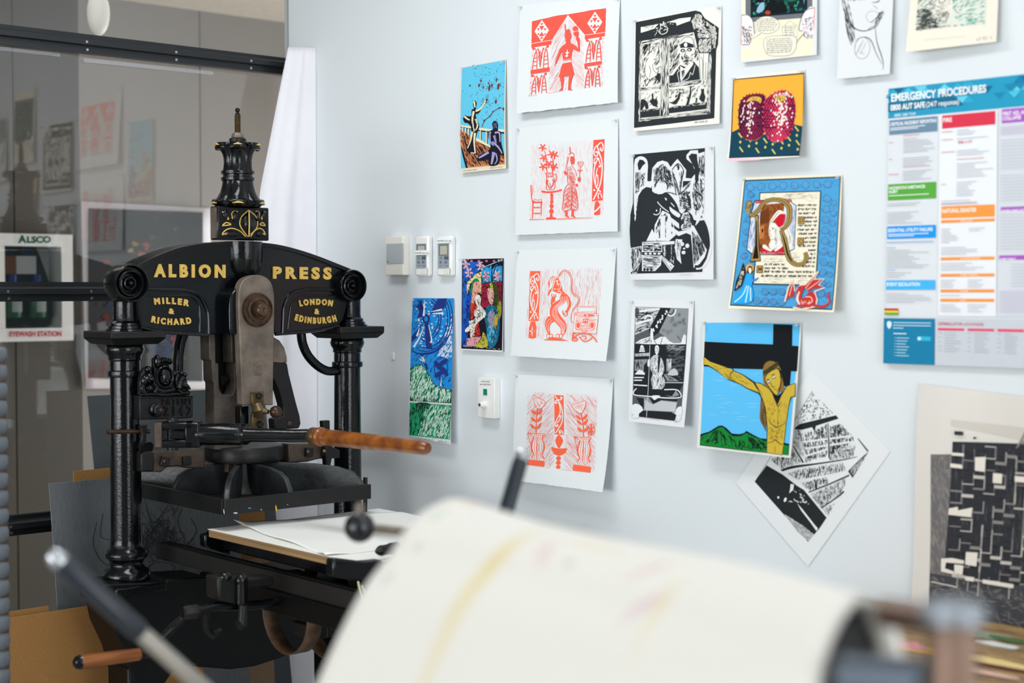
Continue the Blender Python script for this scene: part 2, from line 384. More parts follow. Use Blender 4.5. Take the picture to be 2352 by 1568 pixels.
RED, RD2 = '#FB5B4C', '#F58F84'
WH = '#E1E5E7'
def koru(S, col, A):                           # white scrolls cut from an upright red panel; A(a, b) maps the unit panel to the sheet
    P = lambda l: [A(a, b) for a, b in l]; w = abs(A(1, 0)[0] - A(0, 0)[0])
    S.line(col, P([(.12, .98), (.45, .86), (.75, .7), (.85, .5), (.78, .34), (.55, .22), (.35, .1)]), w * .11)
    S.line(col, P([(.8, .86), (.4, .78), (.14, .62), (.18, .42), (.5, .3)]), w * .10)
    S.line(col, P([(.35, .1), (.7, .05), (.9, .12), (.82, .19), (.66, .17), (.7, .13)]), w * .10)
    S.line(col, P([(.35, .09), (.12, .14), (.1, .23), (.3, .27), (.44, .22), (.3, .19)]), w * .10)
    S.line(col, P([(.5, .3), (.16, .31), (.12, .38), (.26, .39)]), w * .09)
    S.line(col, P([(.5, .3), (.62, .38), (.72, .44), (.6, .45)]), w * .09)
    S.line(col, P([(.42, .46), (.3, .62), (.34, .78), (.52, .7), (.46, .58), (.36, .6)]), w * .08)
    S.line(col, P([(.6, .97), (.56, .9), (.75, .88), (.92, .96)]), w * .09)
    for a, b in ((.66, .16), (.3, .2), (.25, .38), (.6, .44), (.2, .82)): S.ell(col, *A(a, b), w * .09, w * .09)

# 1 red linocut: warrior under a gable
S = Sheet('linocut_print', 'red linocut of a club-raising warrior under a gable, topmost of the red prints', 'print', (1160, 0, 5.6), [(195, 68), (1480, -40), (1452, 1318), (147, 1458)], (.003, .022), deckle=.0012, pins='ab', curl=lambda a, b: .004 * math.sin(PI * b) * a, group='red linocuts in one column')
for y0, n, ang in ((0, 0, 0),):
    S.hatch(RD2, [(600, 520), (812, 215), (812, 1180), (545, 1200)], -57, 170, 170, 3)
    S.hatch(RD2, [(812, 215), (1030, 460), (1040, 1140), (812, 1170)], 52, 170, 170, 3)
    S.hatch(RD2, [(345, 620), (380, 620), (345, 1220), (305, 1235)], -4, 130, 50, 2.5)
    S.hatch(RD2, [(1255, 490), (1293, 480), (1275, 1110), (1235, 1120)], -4, 130, 50, 2.5)
S.poly(RED, [(348, 275), (480, 245), (545, 232), (620, 212), (700, 196), (812, 185), (1020, 150), (1100, 133), (1305, 107), (1300, 415), (1293, 470), (1035, 510), (1035, 450), (812, 192), (605, 520), (600, 575), (342, 615)])
S.lines(WH, [[(345, 562), (475, 538), (605, 518)], [(1037, 452), (1160, 437), (1298, 418)]], 6)
def diamond(S, x, y, w, h):
    S.poly(WH, [(x, y - h), (x + w, y - 8), (x, y + h), (x - w, y + 8)])
    for dx, dy, k in ((0, -.58, .2), (-.45, -.1, .2), (.45, -.1, .2), (-.45, .28, .2), (.45, .28, .2), (0, .62, .24), (0, -.22, .36), (0, .3, .38)):
        X, Y, q = x + dx * w, y + dy * h, (-1 if dy < .2 else 1)
        S.poly(RED, [(X - w * k, Y + q * h * k * .55), (X + w * k, Y + q * h * k * .55 - 5), (X, Y - q * h * k * .55)])
diamond(S, 476, 397, 94, 140); diamond(S, 1163, 294, 98, 144)
def posts(S, x, y, w, h, sl):
    P = lambda l: [(x + a * w, y + b * h + a * w * sl) for a, b in l]
    for l in ([(.12, .04), (.24, .12), (.31, .4), (.3, 1)], [(.27, .2), (.14, .5), (.06, 1)], [(.88, .04), (.78, .2), (.7, .5), (.66, 1)], [(.84, .2), (.9, .55), (.93, 1)], [(.38, .12), (.42, .3), (.48, .93)], [(.66, .12), (.6, .3), (.48, .93)]):
        S.line(RED, P(l), [w * .05, w * .045])
    for b in (.5, .66, .84): S.lines(RED, [P([(.13, b), (.31, b)]), P([(.69, b), (.92, b)])], w * .045)
    for k in (1, .62, .3):
        S.line(RED, P([(.49 + u * .11 * k, .5 + v * .3 * k) for u, v in ((0, -1), (1, 0), (0, 1), (-1, 0), (0, -1))]), w * .022, 0)
    for a, b, q in ((.12, .07, .07), (.9, .07, .07), (.37, .14, .045), (.67, .14, .045)): S.ell(RED, *P([(a, b)])[0], w * q, w * q * 1.1)
posts(S, 342, 610, 238, 290, -.16); posts(S, 330, 960, 222, 260, -.14); posts(S, 1040, 505, 226, 300, -.14); posts(S, 1026, 858, 222, 280, -.1)
S.poly(RED, [(338, 905), (582, 864), (580, 920), (338, 954)]); S.poly(RED, [(1035, 820), (1258, 786), (1255, 830), (1035, 861)])
S.lines(RD2, [[(300, 1235), (360, 1228), (420, 1222)], [(545, 1200), (650, 1185), (720, 1168)]], 4)
S.ell(RED, 822, 462, 43, 60).ell(RED, 825, 402, 23, 27).poly(RED, [(776, 315), (786, 310), (798, 440), (786, 445)])
S.poly(RED, [(790, 510), (848, 505), (852, 558), (890, 570), (930, 598), (958, 635), (945, 540), (928, 512), (926, 490), (945, 476), (966, 488), (968, 515), (976, 640), (972, 662), (945, 662), (884, 632), (868, 700), (862, 752), (866, 806), (755, 818), (756, 762), (748, 652), (700, 745), (676, 800), (672, 830), (662, 812), (652, 870), (648, 840), (668, 770), (712, 640), (742, 600), (796, 560)])
S.ell(RED, 917, 373, 33, 36).ell(RED, 928, 434, 34, 38).line(RED, [(936, 470), (942, 492)], 16).lines(WH, [[(900, 412), (925, 405), (945, 398)]], 5)
S.poly(WH, [(757, 772), (864, 752), (866, 800), (757, 816)]).layer()
for i in range(6): S._add(RED, [(764 + i * 17, 772 - i * 3.2), (780 + i * 17, 769 - i * 3.2), (772 + i * 17, 806 - i * 2.6)], [(0, 1, 2)])
S.poly(RED, [(756, 822), (866, 806), (904, 962), (850, 976), (760, 988), (704, 992), (738, 860)])
S.poly(RED, [(714, 985), (762, 980), (766, 1040), (750, 1162), (700, 1174), (736, 1130), (730, 1060)]).poly(RED, [(836, 975), (892, 962), (864, 1050), (850, 1138), (886, 1158), (820, 1162), (830, 1040)])
for x, y, a, b in ((815, 682, 32, 54), (808, 722, 26, 24)): S.poly(WH, [(x, y - b), (x + 8, y - 8), (x + a, y), (x + 8, y + 8), (x, y + b), (x - 8, y + 8), (x - a, y), (x - 8, y - 8)])
S.finish()

# 2 red linocut: woman beside a round table
S = Sheet('linocut_print', 'red linocut of a woman holding a flower beside a vase table', 'print', (1160, 260, 5.2267), [(148, 178), (1358, 55), (1350, 1418), (122, 1462)], (.003, .014), deckle=.0008, pins='ab', group='red linocuts in one column')
S.hatch(RD2, [(315, 370), (1200, 300), (1180, 1255), (290, 1285)], 92, 900, 95, 2.2, .03)
P = [(700, 720), (760, 640), (800, 560)]
S.poly(WH, [(740, 700), (780, 470), (840, 480), (870, 750), (880, 1150), (700, 1165), (720, 900)]).poly(WH, [(500, 780), (600, 770), (600, 930), (510, 930)])
A = lambda a, b: (1062 + (1196 - 1062) * a - 20 * b, 322 + 735 * b - 12 * a)
S.poly(RED, [A(0, 0), A(1, 0), A(1, 1), A(0, 1)]); koru(S, WH, A)
S.poly(RED, [(1085, 1058), (1120, 1056), (1146, 1110), (1142, 1220), (1070, 1222), (1074, 1130)]).line(WH, [(1070, 1182), (1105, 1160), (1146, 1112)], 18)
S.poly(RED, [(437, 925), (500, 936), (560, 935), (620, 928), (682, 908), (684, 932), (600, 952), (520, 960), (440, 952)])
for x, y, a, b in ((562, 985, 18, 24), (562, 1022, 17, 18), (562, 1062, 19, 22), (560, 1115, 24, 26), (558, 1178, 28, 28)): S.ell(RED, x, y, a, b)
S.line(RED, [(562, 955), (560, 1090), (557, 1260)], 20).poly(RED, [(540, 1210), (570, 1210), (575, 1245), (612, 1252), (620, 1275), (488, 1278), (500, 1252), (540, 1246)])
S.poly(RED, [(305, 862), (316, 862), (324, 1000), (332, 1045), (372, 1062), (448, 1056), (450, 1075), (440, 1130), (438, 1250), (428, 1200), (430, 1078), (345, 1080), (336, 1262), (324, 1262), (330, 1090), (314, 1010)])
S.line(RED, [(318, 866), (332, 880), (332, 970), (322, 984)], 6).line(RED, [(345, 1045), (360, 1035), (400, 1042), (440, 1034), (445, 1055)], 5)
for y in (1132, 1202):
    S.line(RED, [(336, y), (440, y - 4)], 6)
    for x in (360, 385, 410): S.ell(RED, x, y, 12, 10, n=6)
def spray(S, x0, y0, pts, r=18):
    for x1, y1 in pts:
        S.line(RED, [(x0, y0), ((x0 * 2 + x1) / 3 + 4, (y0 + 2 * y1) / 3), (x1, y1)], 6)
        for k in range(5): S.ell(RED, x1 + r * math.cos(k * 1.26 + .4), y1 + r * math.sin(k * 1.26 + .4), r, r * .3, k * 1.26 + .4, n=10)
spray(S, 508, 715, [(452, 410), (466, 535), (458, 640)], 26); spray(S, 572, 715, [(560, 490), (600, 500), (596, 640), (530, 610)], 26)
S.line(RED, [(492, 718), (585, 716), (575, 760), (505, 762), (492, 718)], 8, 0).lines(RED, [[(500, 730), (525, 755), (540, 725), (560, 755), (580, 722)]], 7, 0)
S.line(RED, [(505, 765), (498, 830), (500, 900), (515, 915), (590, 912), (602, 870), (600, 800), (580, 760)], 7).line(RED, [(585, 740), (618, 735), (622, 790), (608, 820), (600, 800)], 7)
S.line(RED, [(525, 800), (512, 815), (515, 850), (545, 900), (580, 850), (585, 800), (570, 800)], 13).hatch(RED, [(530, 820), (560, 820), (548, 890)], 80, 12, 40, 3)
S.poly(RED, [(790, 520), (832, 515), (842, 560), (836, 590), (832, 615), (800, 612), (786, 570)]).line(RED, [(784, 405), (784, 475)], 8).line(RED, [(770, 500), (800, 475), (830, 485), (835, 510)], 8)
for i in range(9): S.lines(RED, [[(775 - i * 5, 520 + i * 18), (765 - i * 4, 535 + i * 18), (752 - i * 2, 528 + i * 18)], [(745 - i * 1, 520 + i * 20), (762 - i * 4, 540 + i * 18)]], 5)
S.poly(RED, [(715, 690), (740, 700), (752, 730), (730, 745), (712, 715)])
S.line(RED, [(760, 640), (752, 720), (755, 800), (770, 850), (845, 862)], 6).line(RED, [(800, 620), (850, 690), (862, 755)], 6).hatch(RED, [(760, 650), (800, 625), (860, 760), (848, 860), (770, 845), (755, 740)], 15, 150, 80, 3, .15)
S.poly(RED, [(880, 770), (912, 768), (914, 800), (890, 822), (876, 808)]).poly(RED, [(852, 845), (880, 850), (878, 885), (850, 872)])
S.lines(RED, [[(905, 830), (900, 760), (908, 640)], [(880, 585), (885, 620), (908, 642), (935, 620), (940, 582), (880, 585)]], 6).hatch(RED, [(885, 590), (935, 588), (908, 640)], 80, 16, 34, 3).ell(RED, 892, 688, 16, 6, .4).ell(RED, 922, 686, 16, 6, -.4)
S.lines(RED, [[(768, 842), (720, 920), (704, 1040), (702, 1165), (800, 1152), (872, 1148), (876, 1040), (850, 900), (815, 860)], [(808, 880), (808, 1000), (800, 1150)]], 7)
for i in range(6): S.lines(RED, [[(806, 880 + i * 52), (760, 905 + i * 52), (712 - 1 * i, 960 + i * 46)], [(808, 880 + i * 52), (840, 915 + i * 50), (868, 990 + i * 36)]], 6)
S.hatch(RED, [(770, 850), (815, 860), (872, 1000), (870, 1145), (706, 1160), (710, 1010)], 60, 260, 60, 2.4, .5)
S.poly(RED, [(732, 1166), (754, 1164), (754, 1225), (784, 1252), (760, 1254), (736, 1230), (728, 1254)]).poly(RED, [(806, 1158), (830, 1156), (828, 1222), (858, 1252), (836, 1254), (808, 1228), (800, 1252)])
S.lines(RED, [[(628, 1270), (850, 1260), (1060, 1253)], [(300, 1275), (480, 1272)]], [9, 5], 0)
S.finish()

# 3 red linocut: dancer and cassette player
S = Sheet('linocut_print', 'orange-red linocut of a capped dancing figure wired to a cassette player', 'print', (1160, 550, 5.2267), [(145, 128), (1335, 95), (1248, 1465), (80, 1395)], (.003, .03), deckle=.0012, pins='ab', curl=lambda a, b: .012 * a * b ** 3 + .004 * b * b * (1 - a), group='red linocuts in one column')
OR = '#FC6A49'
S.hatch(RD2, [(290, 355), (1165, 330), (1130, 1230), (255, 1200)], 93, 900, 95, 2.3, .03)
S.poly(WH, [(520, 460), (600, 430), (700, 620), (790, 720), (790, 860), (700, 860), (760, 1060), (700, 1180), (520, 1180), (500, 960), (560, 760)])
A = lambda a, b: (303 + 123 * a - 14 * b, 378 + 600 * b)
S.poly(OR, [A(0, 0), A(1, 0), A(1, 1), A(0, 1)]); koru(S, WH, A)
S.poly(OR, [(318, 985), (368, 982), (388, 1050), (385, 1175), (345, 1192), (295, 1180), (298, 1060)]).poly(WH, [(338, 1035), (345, 1085), (378, 1100), (346, 1112), (335, 1172), (328, 1112), (300, 1100), (330, 1086)]).poly(OR, [(338, 1075), (342, 1092), (358, 1100), (342, 1106), (337, 1130), (333, 1106), (318, 1100), (333, 1092)])
S.poly(OR, [(520, 520), (532, 470), (575, 438), (615, 445), (570, 600), (520, 680), (516, 660), (536, 610)]).poly(OR, [(615, 455), (650, 480), (672, 530), (690, 590), (705, 640), (690, 672), (676, 650), (630, 640), (580, 620), (570, 600)])
for i in range(9): S.line(WH, [(530 + i * 9, 470 - (i * 4)), (545 + i * 4, 540), (528 + i * 4, 610 - i * 3)], 4)
S.lines(WH, [[(612, 448), (596, 520), (566, 612)]], 8).ell(WH, 630, 500, 12, 14).ell(WH, 632, 530, 9, 12).ell(WH, 600, 595, 14, 8).ell(OR, 602, 595, 6, 5).line(WH, [(640, 560), (655, 530), (670, 545), (664, 590), (645, 600), (630, 590)], 8).line(WH, [(636, 620), (668, 625), (690, 660)], 8)
body = [(668, 680), (660, 720), (610, 750), (560, 800), (545, 870), (560, 930), (640, 1020), (680, 1070), (690, 1140), (725, 1142), (752, 1070), (735, 990), (680, 920), (645, 860), (650, 810), (720, 760), (745, 700), (720, 640), (700, 630)]
S.poly(OR, body, 4)
for o in (14, 32, 52, 70): S.line(WH, [(668 + o, 685), (655 + o, 745), (585 + o * .8, 815), (560 + o, 880), (580 + o, 935), (660 + o, 1030), (690 + o * .5, 1090), (695 + o * .4, 1135)], 4.5)
S.poly(OR, [(545, 920), (505, 960), (492, 1030), (520, 1110), (540, 1140), (556, 1120), (548, 1050), (570, 1000), (600, 985)], 4).lines(WH, [[(560, 940), (520, 985), (512, 1040), (540, 1110)], [(580, 960), (540, 1010), (535, 1050), (548, 1100)]], 4)
S.poly(OR, [(735, 650), (775, 690), (798, 760), (785, 830), (755, 872), (732, 862), (755, 800), (745, 740), (725, 700)], 4).lines(WH, [[(745, 675), (772, 760), (745, 850)], [(735, 690), (760, 770), (740, 850)]], 4)
S.poly(OR, [(565, 700), (600, 690), (605, 740), (580, 760), (570, 800), (556, 770)], 3)
for p in ([(570, 650), (565, 680), (590, 690), (592, 655)], [(592, 690), (615, 690), (612, 655)], [(705, 850), (700, 885), (722, 895)], [(750, 870), (757, 895), (738, 922)], [(722, 880), (712, 905), (728, 920)]): S.line(OR, p, 9)
for x in (535, 570, 650, 690): S.ell(OR, x, 1158, 22, 27).ell(WH, x, 1160, 14, 20)
S.poly(OR, [(470, 1206), (530, 1192), (580, 1168), (640, 1182), (690, 1190), (740, 1206), (794, 1218)])
S.lines(OR, [[(640, 475), (660, 410), (720, 362), (780, 400), (815, 480), (808, 600), (840, 650), (895, 690), (900, 740), (870, 800), (820, 860), (800, 930), (815, 990), (835, 995)], [(660, 440), (690, 390), (735, 380), (780, 430), (800, 500), (798, 610), (830, 665), (880, 700), (885, 740), (850, 800), (812, 850)]], 5)
S.poly(WH, [(882, 800), (1108, 800), (1105, 885), (880, 882)]).lines(OR, [[(882, 882), (882, 802), (1108, 802), (1104, 886)], [(895, 880), (895, 815), (1092, 815), (1090, 885)]], 6, 0)
S.poly(WH, [(848, 880), (1134, 890), (1114, 1132), (832, 1115)]).line(OR, [(848, 880), (1134, 890), (1114, 1132), (832, 1115), (848, 880)], 7, 0).hatch(OR, [(855, 888), (1128, 896), (1110, 1126), (838, 1108)], 2, 260, 110, 2.2, .02)
for i in range(8): S.ring(OR, 925 + i * 21, 876, 11, 10, 4, a0=PI)
for x in (895, 1063): S.ell(WH, x, 1030, 36, 54).ring(OR, x, 1030, 34, 52, 7).ell(OR, x, 1030, 24, 36)
S.rect(OR, 960, 898, 1085, 920, 3).rect(WH, 990, 902, 1010, 916).rect(OR, 950, 955, 1010, 1000, 2).rect(WH, 960, 965, 1000, 985, 2).rect(OR, 968, 970, 990, 995, 1).rect(OR, 942, 1085, 1000, 1108, 2).rect(WH, 950, 1092, 992, 1102, 2).ell(OR, 865, 902, 9, 12).ell(OR, 1115, 912, 6, 9)
S.line(OR, [(838, 1120), (832, 1170), (832, 1212), (888, 1212), (880, 1180), (850, 1195)], 12).line(OR, [(836, 1185), (900, 1140), (960, 1130), (1040, 1140), (1100, 1190), (1130, 1235)], 13).line(OR, [(912, 1180), (925, 1170), (940, 1200), (985, 1225), (1040, 1205), (1070, 1175)], 11).line(OR, [(940, 1160), (985, 1160), (995, 1190), (970, 1195)], 10).line(OR, [(840, 1125), (870, 1128)], 12)
S.finish()

# 4 red linocut: two jugs of flowers
S = Sheet('linocut_print', 'red linocut of flowers in two striped jugs, lowest of the red prints', 'print', (1160, 840, 5.2267), [(130, 98), (1300, 150), (1220, 1515), (85, 1370)], (.003, .035), deckle=.0013, pins='ab', curl=lambda a, b: .016 * a * b ** 3, group='red linocuts in one column')
S.hatch(RD2, [(255, 295), (590, 320), (600, 820), (620, 1235), (490, 1210), (250, 1120)], -48, 420, 130, 3.2, .06)
S.hatch(RD2, [(712, 325), (1118, 350), (1105, 1290), (690, 1240), (720, 820)], 50, 520, 130, 3.2, .06)
A = lambda a, b: (590 + 114 * a + 10 * b, 347 + 475 * b + 8 * a)
S.poly(OR, [A(0, 0), A(1, 0), A(1, 1), A(0, 1)])
P = lambda l: [A(*q) for q in l]
for l in ([(.1, .02), (.3, .1), (.6, .12), (.8, .08), (.7, .03)], [(.1, .22), (.12, .16), (.4, .14), (.75, .3), (.86, .5), (.75, .7), (.4, .85), (.08, .97)], [(.4, .14), (.6, .3), (.6, .45), (.3, .6), (.08, .72), (.15, .8), (.35, .78)], [(.66, .52), (.55, .62), (.2, .72)], [(.5, .95), (.5, .9), (.75, .9), (.92, .98)]): S.line(WH, P(l), 12)
for q in ((.22, .2), (.78, .07), (.3, .77), (.62, .53), (.58, .95)): S.ell(WH, *A(*q), 13)
S.poly(OR, [(652, 828), (690, 865), (704, 905), (680, 955), (655, 990), (625, 945), (610, 900), (622, 862)], 3).poly(OR, [(564, 976), (655, 992), (758, 988), (740, 1040), (700, 1070), (655, 1080), (605, 1062), (575, 1020)]).ell(OR, 655, 1110, 29, 27).ell(OR, 655, 1163, 29, 27).poly(OR, [(630, 1200), (655, 1188), (682, 1200), (684, 1225), (668, 1236), (640, 1234), (626, 1222)])
def jug(S, x, y, s):
    P = lambda l: [(x + a * s, y + b * s * 1.2 + a * s * .05) for a, b in l]
    S.poly(WH, P([(-.9, -1.75), (1.0, -1.72), (.8, -1.4), (.8, -1.2), (.95, -.4), (.8, .6), (1.0, 1.45), (-.8, 1.45), (-.7, .6), (-.9, -.4), (-.62, -1.2)]))
    for k in range(6):
        a = -.55 + k * .26; b = a * 1.45
        S.line(OR, P([(a, -1.35), (a * 1.05, -1.05), (b, -.3), (b, .3), (a, .95), (a * 1.5, 1.4)]), s * (.16 if k in (0, 2, 5) else .09))
    S.lines(OR, [P([(-.65, -1.3), (-.68, -1.1), (-.95, -.4), (-.9, .4), (-.6, .9), (-.9, 1.42)]), P([(.72, -1.3), (.75, -1.1), (1, -.4), (.95, .4), (.7, .9), (1, 1.42)]), P([(-1.45, -1.78), (-.6, -1.7), (1.1, -1.75), (.75, -1.32)]), P([(-1.45, -1.78), (-1.35, -1.2), (-.98, -.3)]), P([(-1.5, -1.76), (-.65, -1.4)])], s * .08)
    for k in range(5): S.line(OR, P([(-.5 + k * .3, -1.68), (-.35 + k * .3, -1.4)]), s * .12)
    S.ring(OR, *P([(.05, 0)])[0], s * .18, s * .5, s * .07)
jug(S, 392, 975, 78); jug(S, 955, 1020, 78)
for x0, x1, y0, y1 in ((272, 486, 1122, 1188),): S.poly(OR, [(272, 1122), (486, 1142), (484, 1212), (270, 1186)])
S.poly(OR, [(838, 1184), (1054, 1212), (1054, 1283), (836, 1256)])
def bloom(S, pts, stem, lv, sgn):
    S.line(OR, stem, 10).poly(WH, pts, 3).line(OR, sm(pts, True, 3) + [pts[0]], 6, 0).hatch(OR, pts, 80, 40, 80, 4, .3)
    for x, y in lv:
        for d in (-1, 1): S.poly(OR, sm([(x, y), (x + d * 22, y - 34), (x + d * 66, y - 66 + d * -8), (x + d * 50, y - 18)], True, 3))
bloom(S, [(342, 345), (380, 375), (440, 405), (488, 432), (470, 480), (430, 512), (390, 505), (355, 450)], [(382, 812), (376, 740), (392, 510)], [(386, 585), (382, 672), (374, 755)], 1)
bloom(S, [(812, 470), (880, 450), (965, 420), (968, 480), (940, 545), (915, 570), (870, 552), (830, 515)], [(950, 850), (944, 720), (918, 570)], [(926, 648), (934, 708), (942, 795)], 1)
S.line(OR, [(1005, 855), (1035, 770)], 6)
for k in range(6): S.ring(OR, 1042 + 26 * math.cos(k * PI / 3), 765 + 40 * math.sin(k * PI / 3), 20, 26, 6)
for k in range(6): S.ell(OR, 1042 + 42 * math.cos(k * PI / 3 + .5), 765 + 68 * math.sin(k * PI / 3 + .5), 8)
S.lines(RD2, [[(500, 1215), (560, 1222)], [(700, 1240), (820, 1256)]], 4)
S.finish()

# 5 blue print with figures on a deck
BK = '#1B1A24'; SKY = '#63C4E4'
S = Sheet('linocut_print', 'tall print of bare figures on a wooden deck under a blue spattered sky', 'print', (860, 100, 3.408), [(683, 186), (1031, 122), (1030, 977), (677, 1015)], (.003, .012), paper='#E6DCC4', pins='ab', curl=lambda a, b: .003 * math.sin(PI * b))
S.poly(SKY, [(686, 191), (1026, 128), (1022, 860), (1000, 945), (718, 974), (679, 980), (680, 660)])
for i in range(230):
    x, y = S.r.gauss(890, 75), S.r.uniform(160, 640)
    if 695 < x < 1018: S.ell('#3B3A46' if i % 4 else '#6E3A3A', x, y, S.r.uniform(1, 3.2), S.r.uniform(2, 7), lay=(i % 40 == 0), n=7)
for x, y, a, b in ((824, 328, 8, 14), (838, 292, 7, 12), (905, 345, 8, 30), (925, 330, 7, 16), (975, 338, 9, 26), (958, 456, 8, 18), (960, 285, 6, 18), (752, 330, 7, 9), (858, 345, 6, 12), (898, 310, 5, 10), (984, 325, 5, 14), (1018, 512, 6, 12), (985, 505, 7, 8), (935, 535, 7, 7), (868, 605, 8, 10)): S.ell('#6E3A3A', x, y, a, b, .1)
S.line('#6E3A3A', [(850, 655), (868, 606), (905, 575), (938, 536), (985, 505), (1018, 512)], 6)
S.poly('#D98A5B', [(679, 668), (757, 715), (900, 790), (1022, 880), (1021, 944), (720, 974), (700, 880), (680, 790)])
S.hatch(BK, [(679, 668), (757, 715), (900, 790), (1022, 880), (1021, 944), (720, 974), (700, 880), (680, 790)], 60, 330, 75, 5, .14, field=lambda x, y: 72 - (x - 690) * .1)
S.poly(BK, [(679, 785), (700, 850), (735, 972), (718, 974), (695, 880)])
CRM = '#E8DCB8'
S.poly(CRM, [(680, 638), (757, 648), (830, 660), (930, 672), (1022, 672), (1022, 692), (930, 690), (757, 668), (680, 650)]).lines(BK, [[(680, 652), (757, 668), (880, 690), (1022, 700)]], [4, 12])
for x, y0, y1 in ((700, 655, 690), (722, 660, 700), (745, 665, 715), (838, 680, 755), (884, 688, 790)): S.line(CRM, [(x, y0), (x, y1)], 9).line(BK, [(x + 6, y0), (x + 6, y1)], 5)
S.poly(CRM, [(757, 715), (830, 750), (915, 800), (915, 815), (820, 770), (757, 730)])
def fig(S, base, pts, cuts): S.poly(BK, sm(pts, True, 4)); [S.line(base, c, w) for c, w in cuts]
fig(S, CRM, [(795, 448), (808, 470), (802, 520), (830, 515), (862, 460), (890, 432), (892, 448), (866, 475), (830, 540), (800, 560), (825, 630), (826, 665), (812, 700), (800, 760), (805, 850), (810, 872), (780, 862), (745, 858), (725, 820), (760, 740), (765, 660), (740, 625), (715, 620), (702, 590), (715, 562), (740, 570), (765, 565), (770, 520), (786, 510), (778, 470)],
    [([(788, 455), (795, 500)], [16, 10]), ([(800, 530), (840, 510), (880, 445)], [16, 9]), ([(786, 530), (775, 600), (790, 690)], [18, 10]), ([(800, 590), (815, 640), (800, 680)], [16, 8]), ([(795, 700), (788, 770), (795, 860)], [18, 9]), ([(775, 690), (760, 760), (735, 820)], [14, 7]), ([(712, 570), (735, 590), (755, 600)], [16, 9]), ([(760, 855), (790, 858)], 8)])
S.hatch(BK, [(770, 560), (825, 600), (800, 700), (770, 690)], 60, 40, 20, 3)
LAV = '#A29BD0'
fig(S, LAV, [(948, 606), (975, 625), (975, 680), (998, 695), (1000, 780), (1020, 880), (990, 870), (985, 920), (960, 952), (905, 955), (895, 910), (830, 920), (812, 890), (850, 860), (905, 830), (915, 780), (900, 740), (902, 690), (935, 672), (930, 630)],
    [([(915, 690), (912, 760), (940, 800)], [16, 9]), ([(950, 700), (985, 700), (990, 770)], [16, 9]), ([(930, 770), (975, 810), (1005, 860)], [18, 9]), ([(940, 850), (930, 900), (920, 945)], [26, 12]), ([(900, 850), (850, 880), (822, 895)], [20, 10]), ([(955, 860), (965, 910), (945, 945)], [12, 6]), ([(945, 720), (960, 780)], [20, 12])])
S.hatch(LAV, [(935, 612), (968, 620), (968, 665), (938, 665)], 80, 26, 18, 2.5)
S.hatch(BK, [(905, 690), (990, 700), (990, 800), (920, 800)], 110, 50, 22, 2.5)
S.scrib('#9A8F78', 700, 1000, 800, 990, 10); S.scrib('#9A8F78', 910, 978, 1005, 968, 10)
S.finish()

# 6 fans over grass
BL, NV = '#1F8BD6', '#22357F'
S = Sheet('linocut_print', 'long narrow print of blue fans over green grass', 'print', (860, 520, 3.015), [(265, 494), (553, 496), (528, 1510), (240, 1448)], (.003, .03), pins='a', curl=lambda a, b: .004 * math.sin(PI * b))
S.poly(BL, [(266, 495), (552, 497), (545, 1150), (400, 1100), (345, 960), (255, 990)])
S.hatch(NV, [(266, 500), (550, 500), (540, 1140), (400, 1080), (340, 950), (258, 975)], -50, 260, 34, 5, .2)
S.hatch(WH, [(510, 700), (550, 560), (545, 920), (440, 900)], -58, 130, 34, 6, .15)
S.hatch(WH, [(290, 520), (500, 520), (520, 700), (420, 860), (280, 840)], 15, 90, 18, 9, .3)
for rx, ry in ((185, 245), (168, 225), (150, 200), (105, 150), (88, 130)):
    S.line(NV, [(x, y) for x, y in [(360 + rx * math.cos(t), 640 + ry * math.sin(t)) for t in [-1.2 + 3.05 * i / 24 for i in range(25)]] if x > 262 and y > 500 and x < 548], 7, 0)
S.poly(NV, [(385, 610), (440, 500), (505, 498), (490, 560), (440, 590)]).poly(NV, [(350, 665), (378, 665), (410, 850), (365, 848)]).poly(NV, [(345, 660), (265, 760), (264, 800), (300, 770)]).poly(NV, [(350, 620), (300, 640), (330, 500), (290, 560)])
S.ell(NV, 362, 640, 26, 34).ell(BL, 362, 640, 12, 18)
S.lines(WH, [[(350, 510), (345, 620)], [(350, 690), (318, 770), (280, 835)], [(395, 590), (470, 575)], [(400, 604), (480, 600)], [(380, 680), (402, 780), (395, 805)], [(318, 700), (300, 760)]], [3, 14])
S.line(NV, [(270, 860), (320, 880), (430, 860), (520, 760)], 9).poly(NV, [(320, 880), (345, 880), (380, 980), (372, 1000)]).hatch(WH, [(310, 900), (350, 890), (370, 950), (320, 930)], 40, 14, 40, 5)
S.ring(NV, 470, 982, 46, 78, 6)
for t in (.5, 2.1, 3.6, 5.2): S.ell(NV, 470 + 26 * math.cos(t), 982 + 44 * math.sin(t), 17, 40, t - 1.1)
S.line(NV, [(470, 990), (462, 1060), (490, 1105)], 8).line(WH, [(472, 1050), (468, 1105)], [3, 8])
GR, DG = '#23A06A', '#1D3B32'
reg = [(256, 985), (300, 955), (340, 955), (390, 1030), (430, 1100), (543, 1130), (538, 1224), (252, 1208)]
S.poly(DG, reg).hatch(GR, reg, 105, 300, 46, 7, .2).hatch('#CFE9DC', reg, 108, 330, 44, 5.5, .2)
reg = [(252, 1218), (538, 1238), (525, 1474), (241, 1446)]
S.line(WH, [(250, 1212), (540, 1230)], 9).poly(GR, reg).hatch(DG, reg, 108, 260, 46, 7, .2).poly(DG, [(290, 1225), (400, 1230), (360, 1300), (340, 1400), (300, 1440), (320, 1330)], 3).hatch('#CFE9DC', [(370, 1226), (538, 1238), (525, 1474), (300, 1450)], 112, 300, 40, 5.5, .2).hatch(GR, [(300, 1225), (410, 1230), (340, 1440), (300, 1440)], 110, 80, 40, 5)
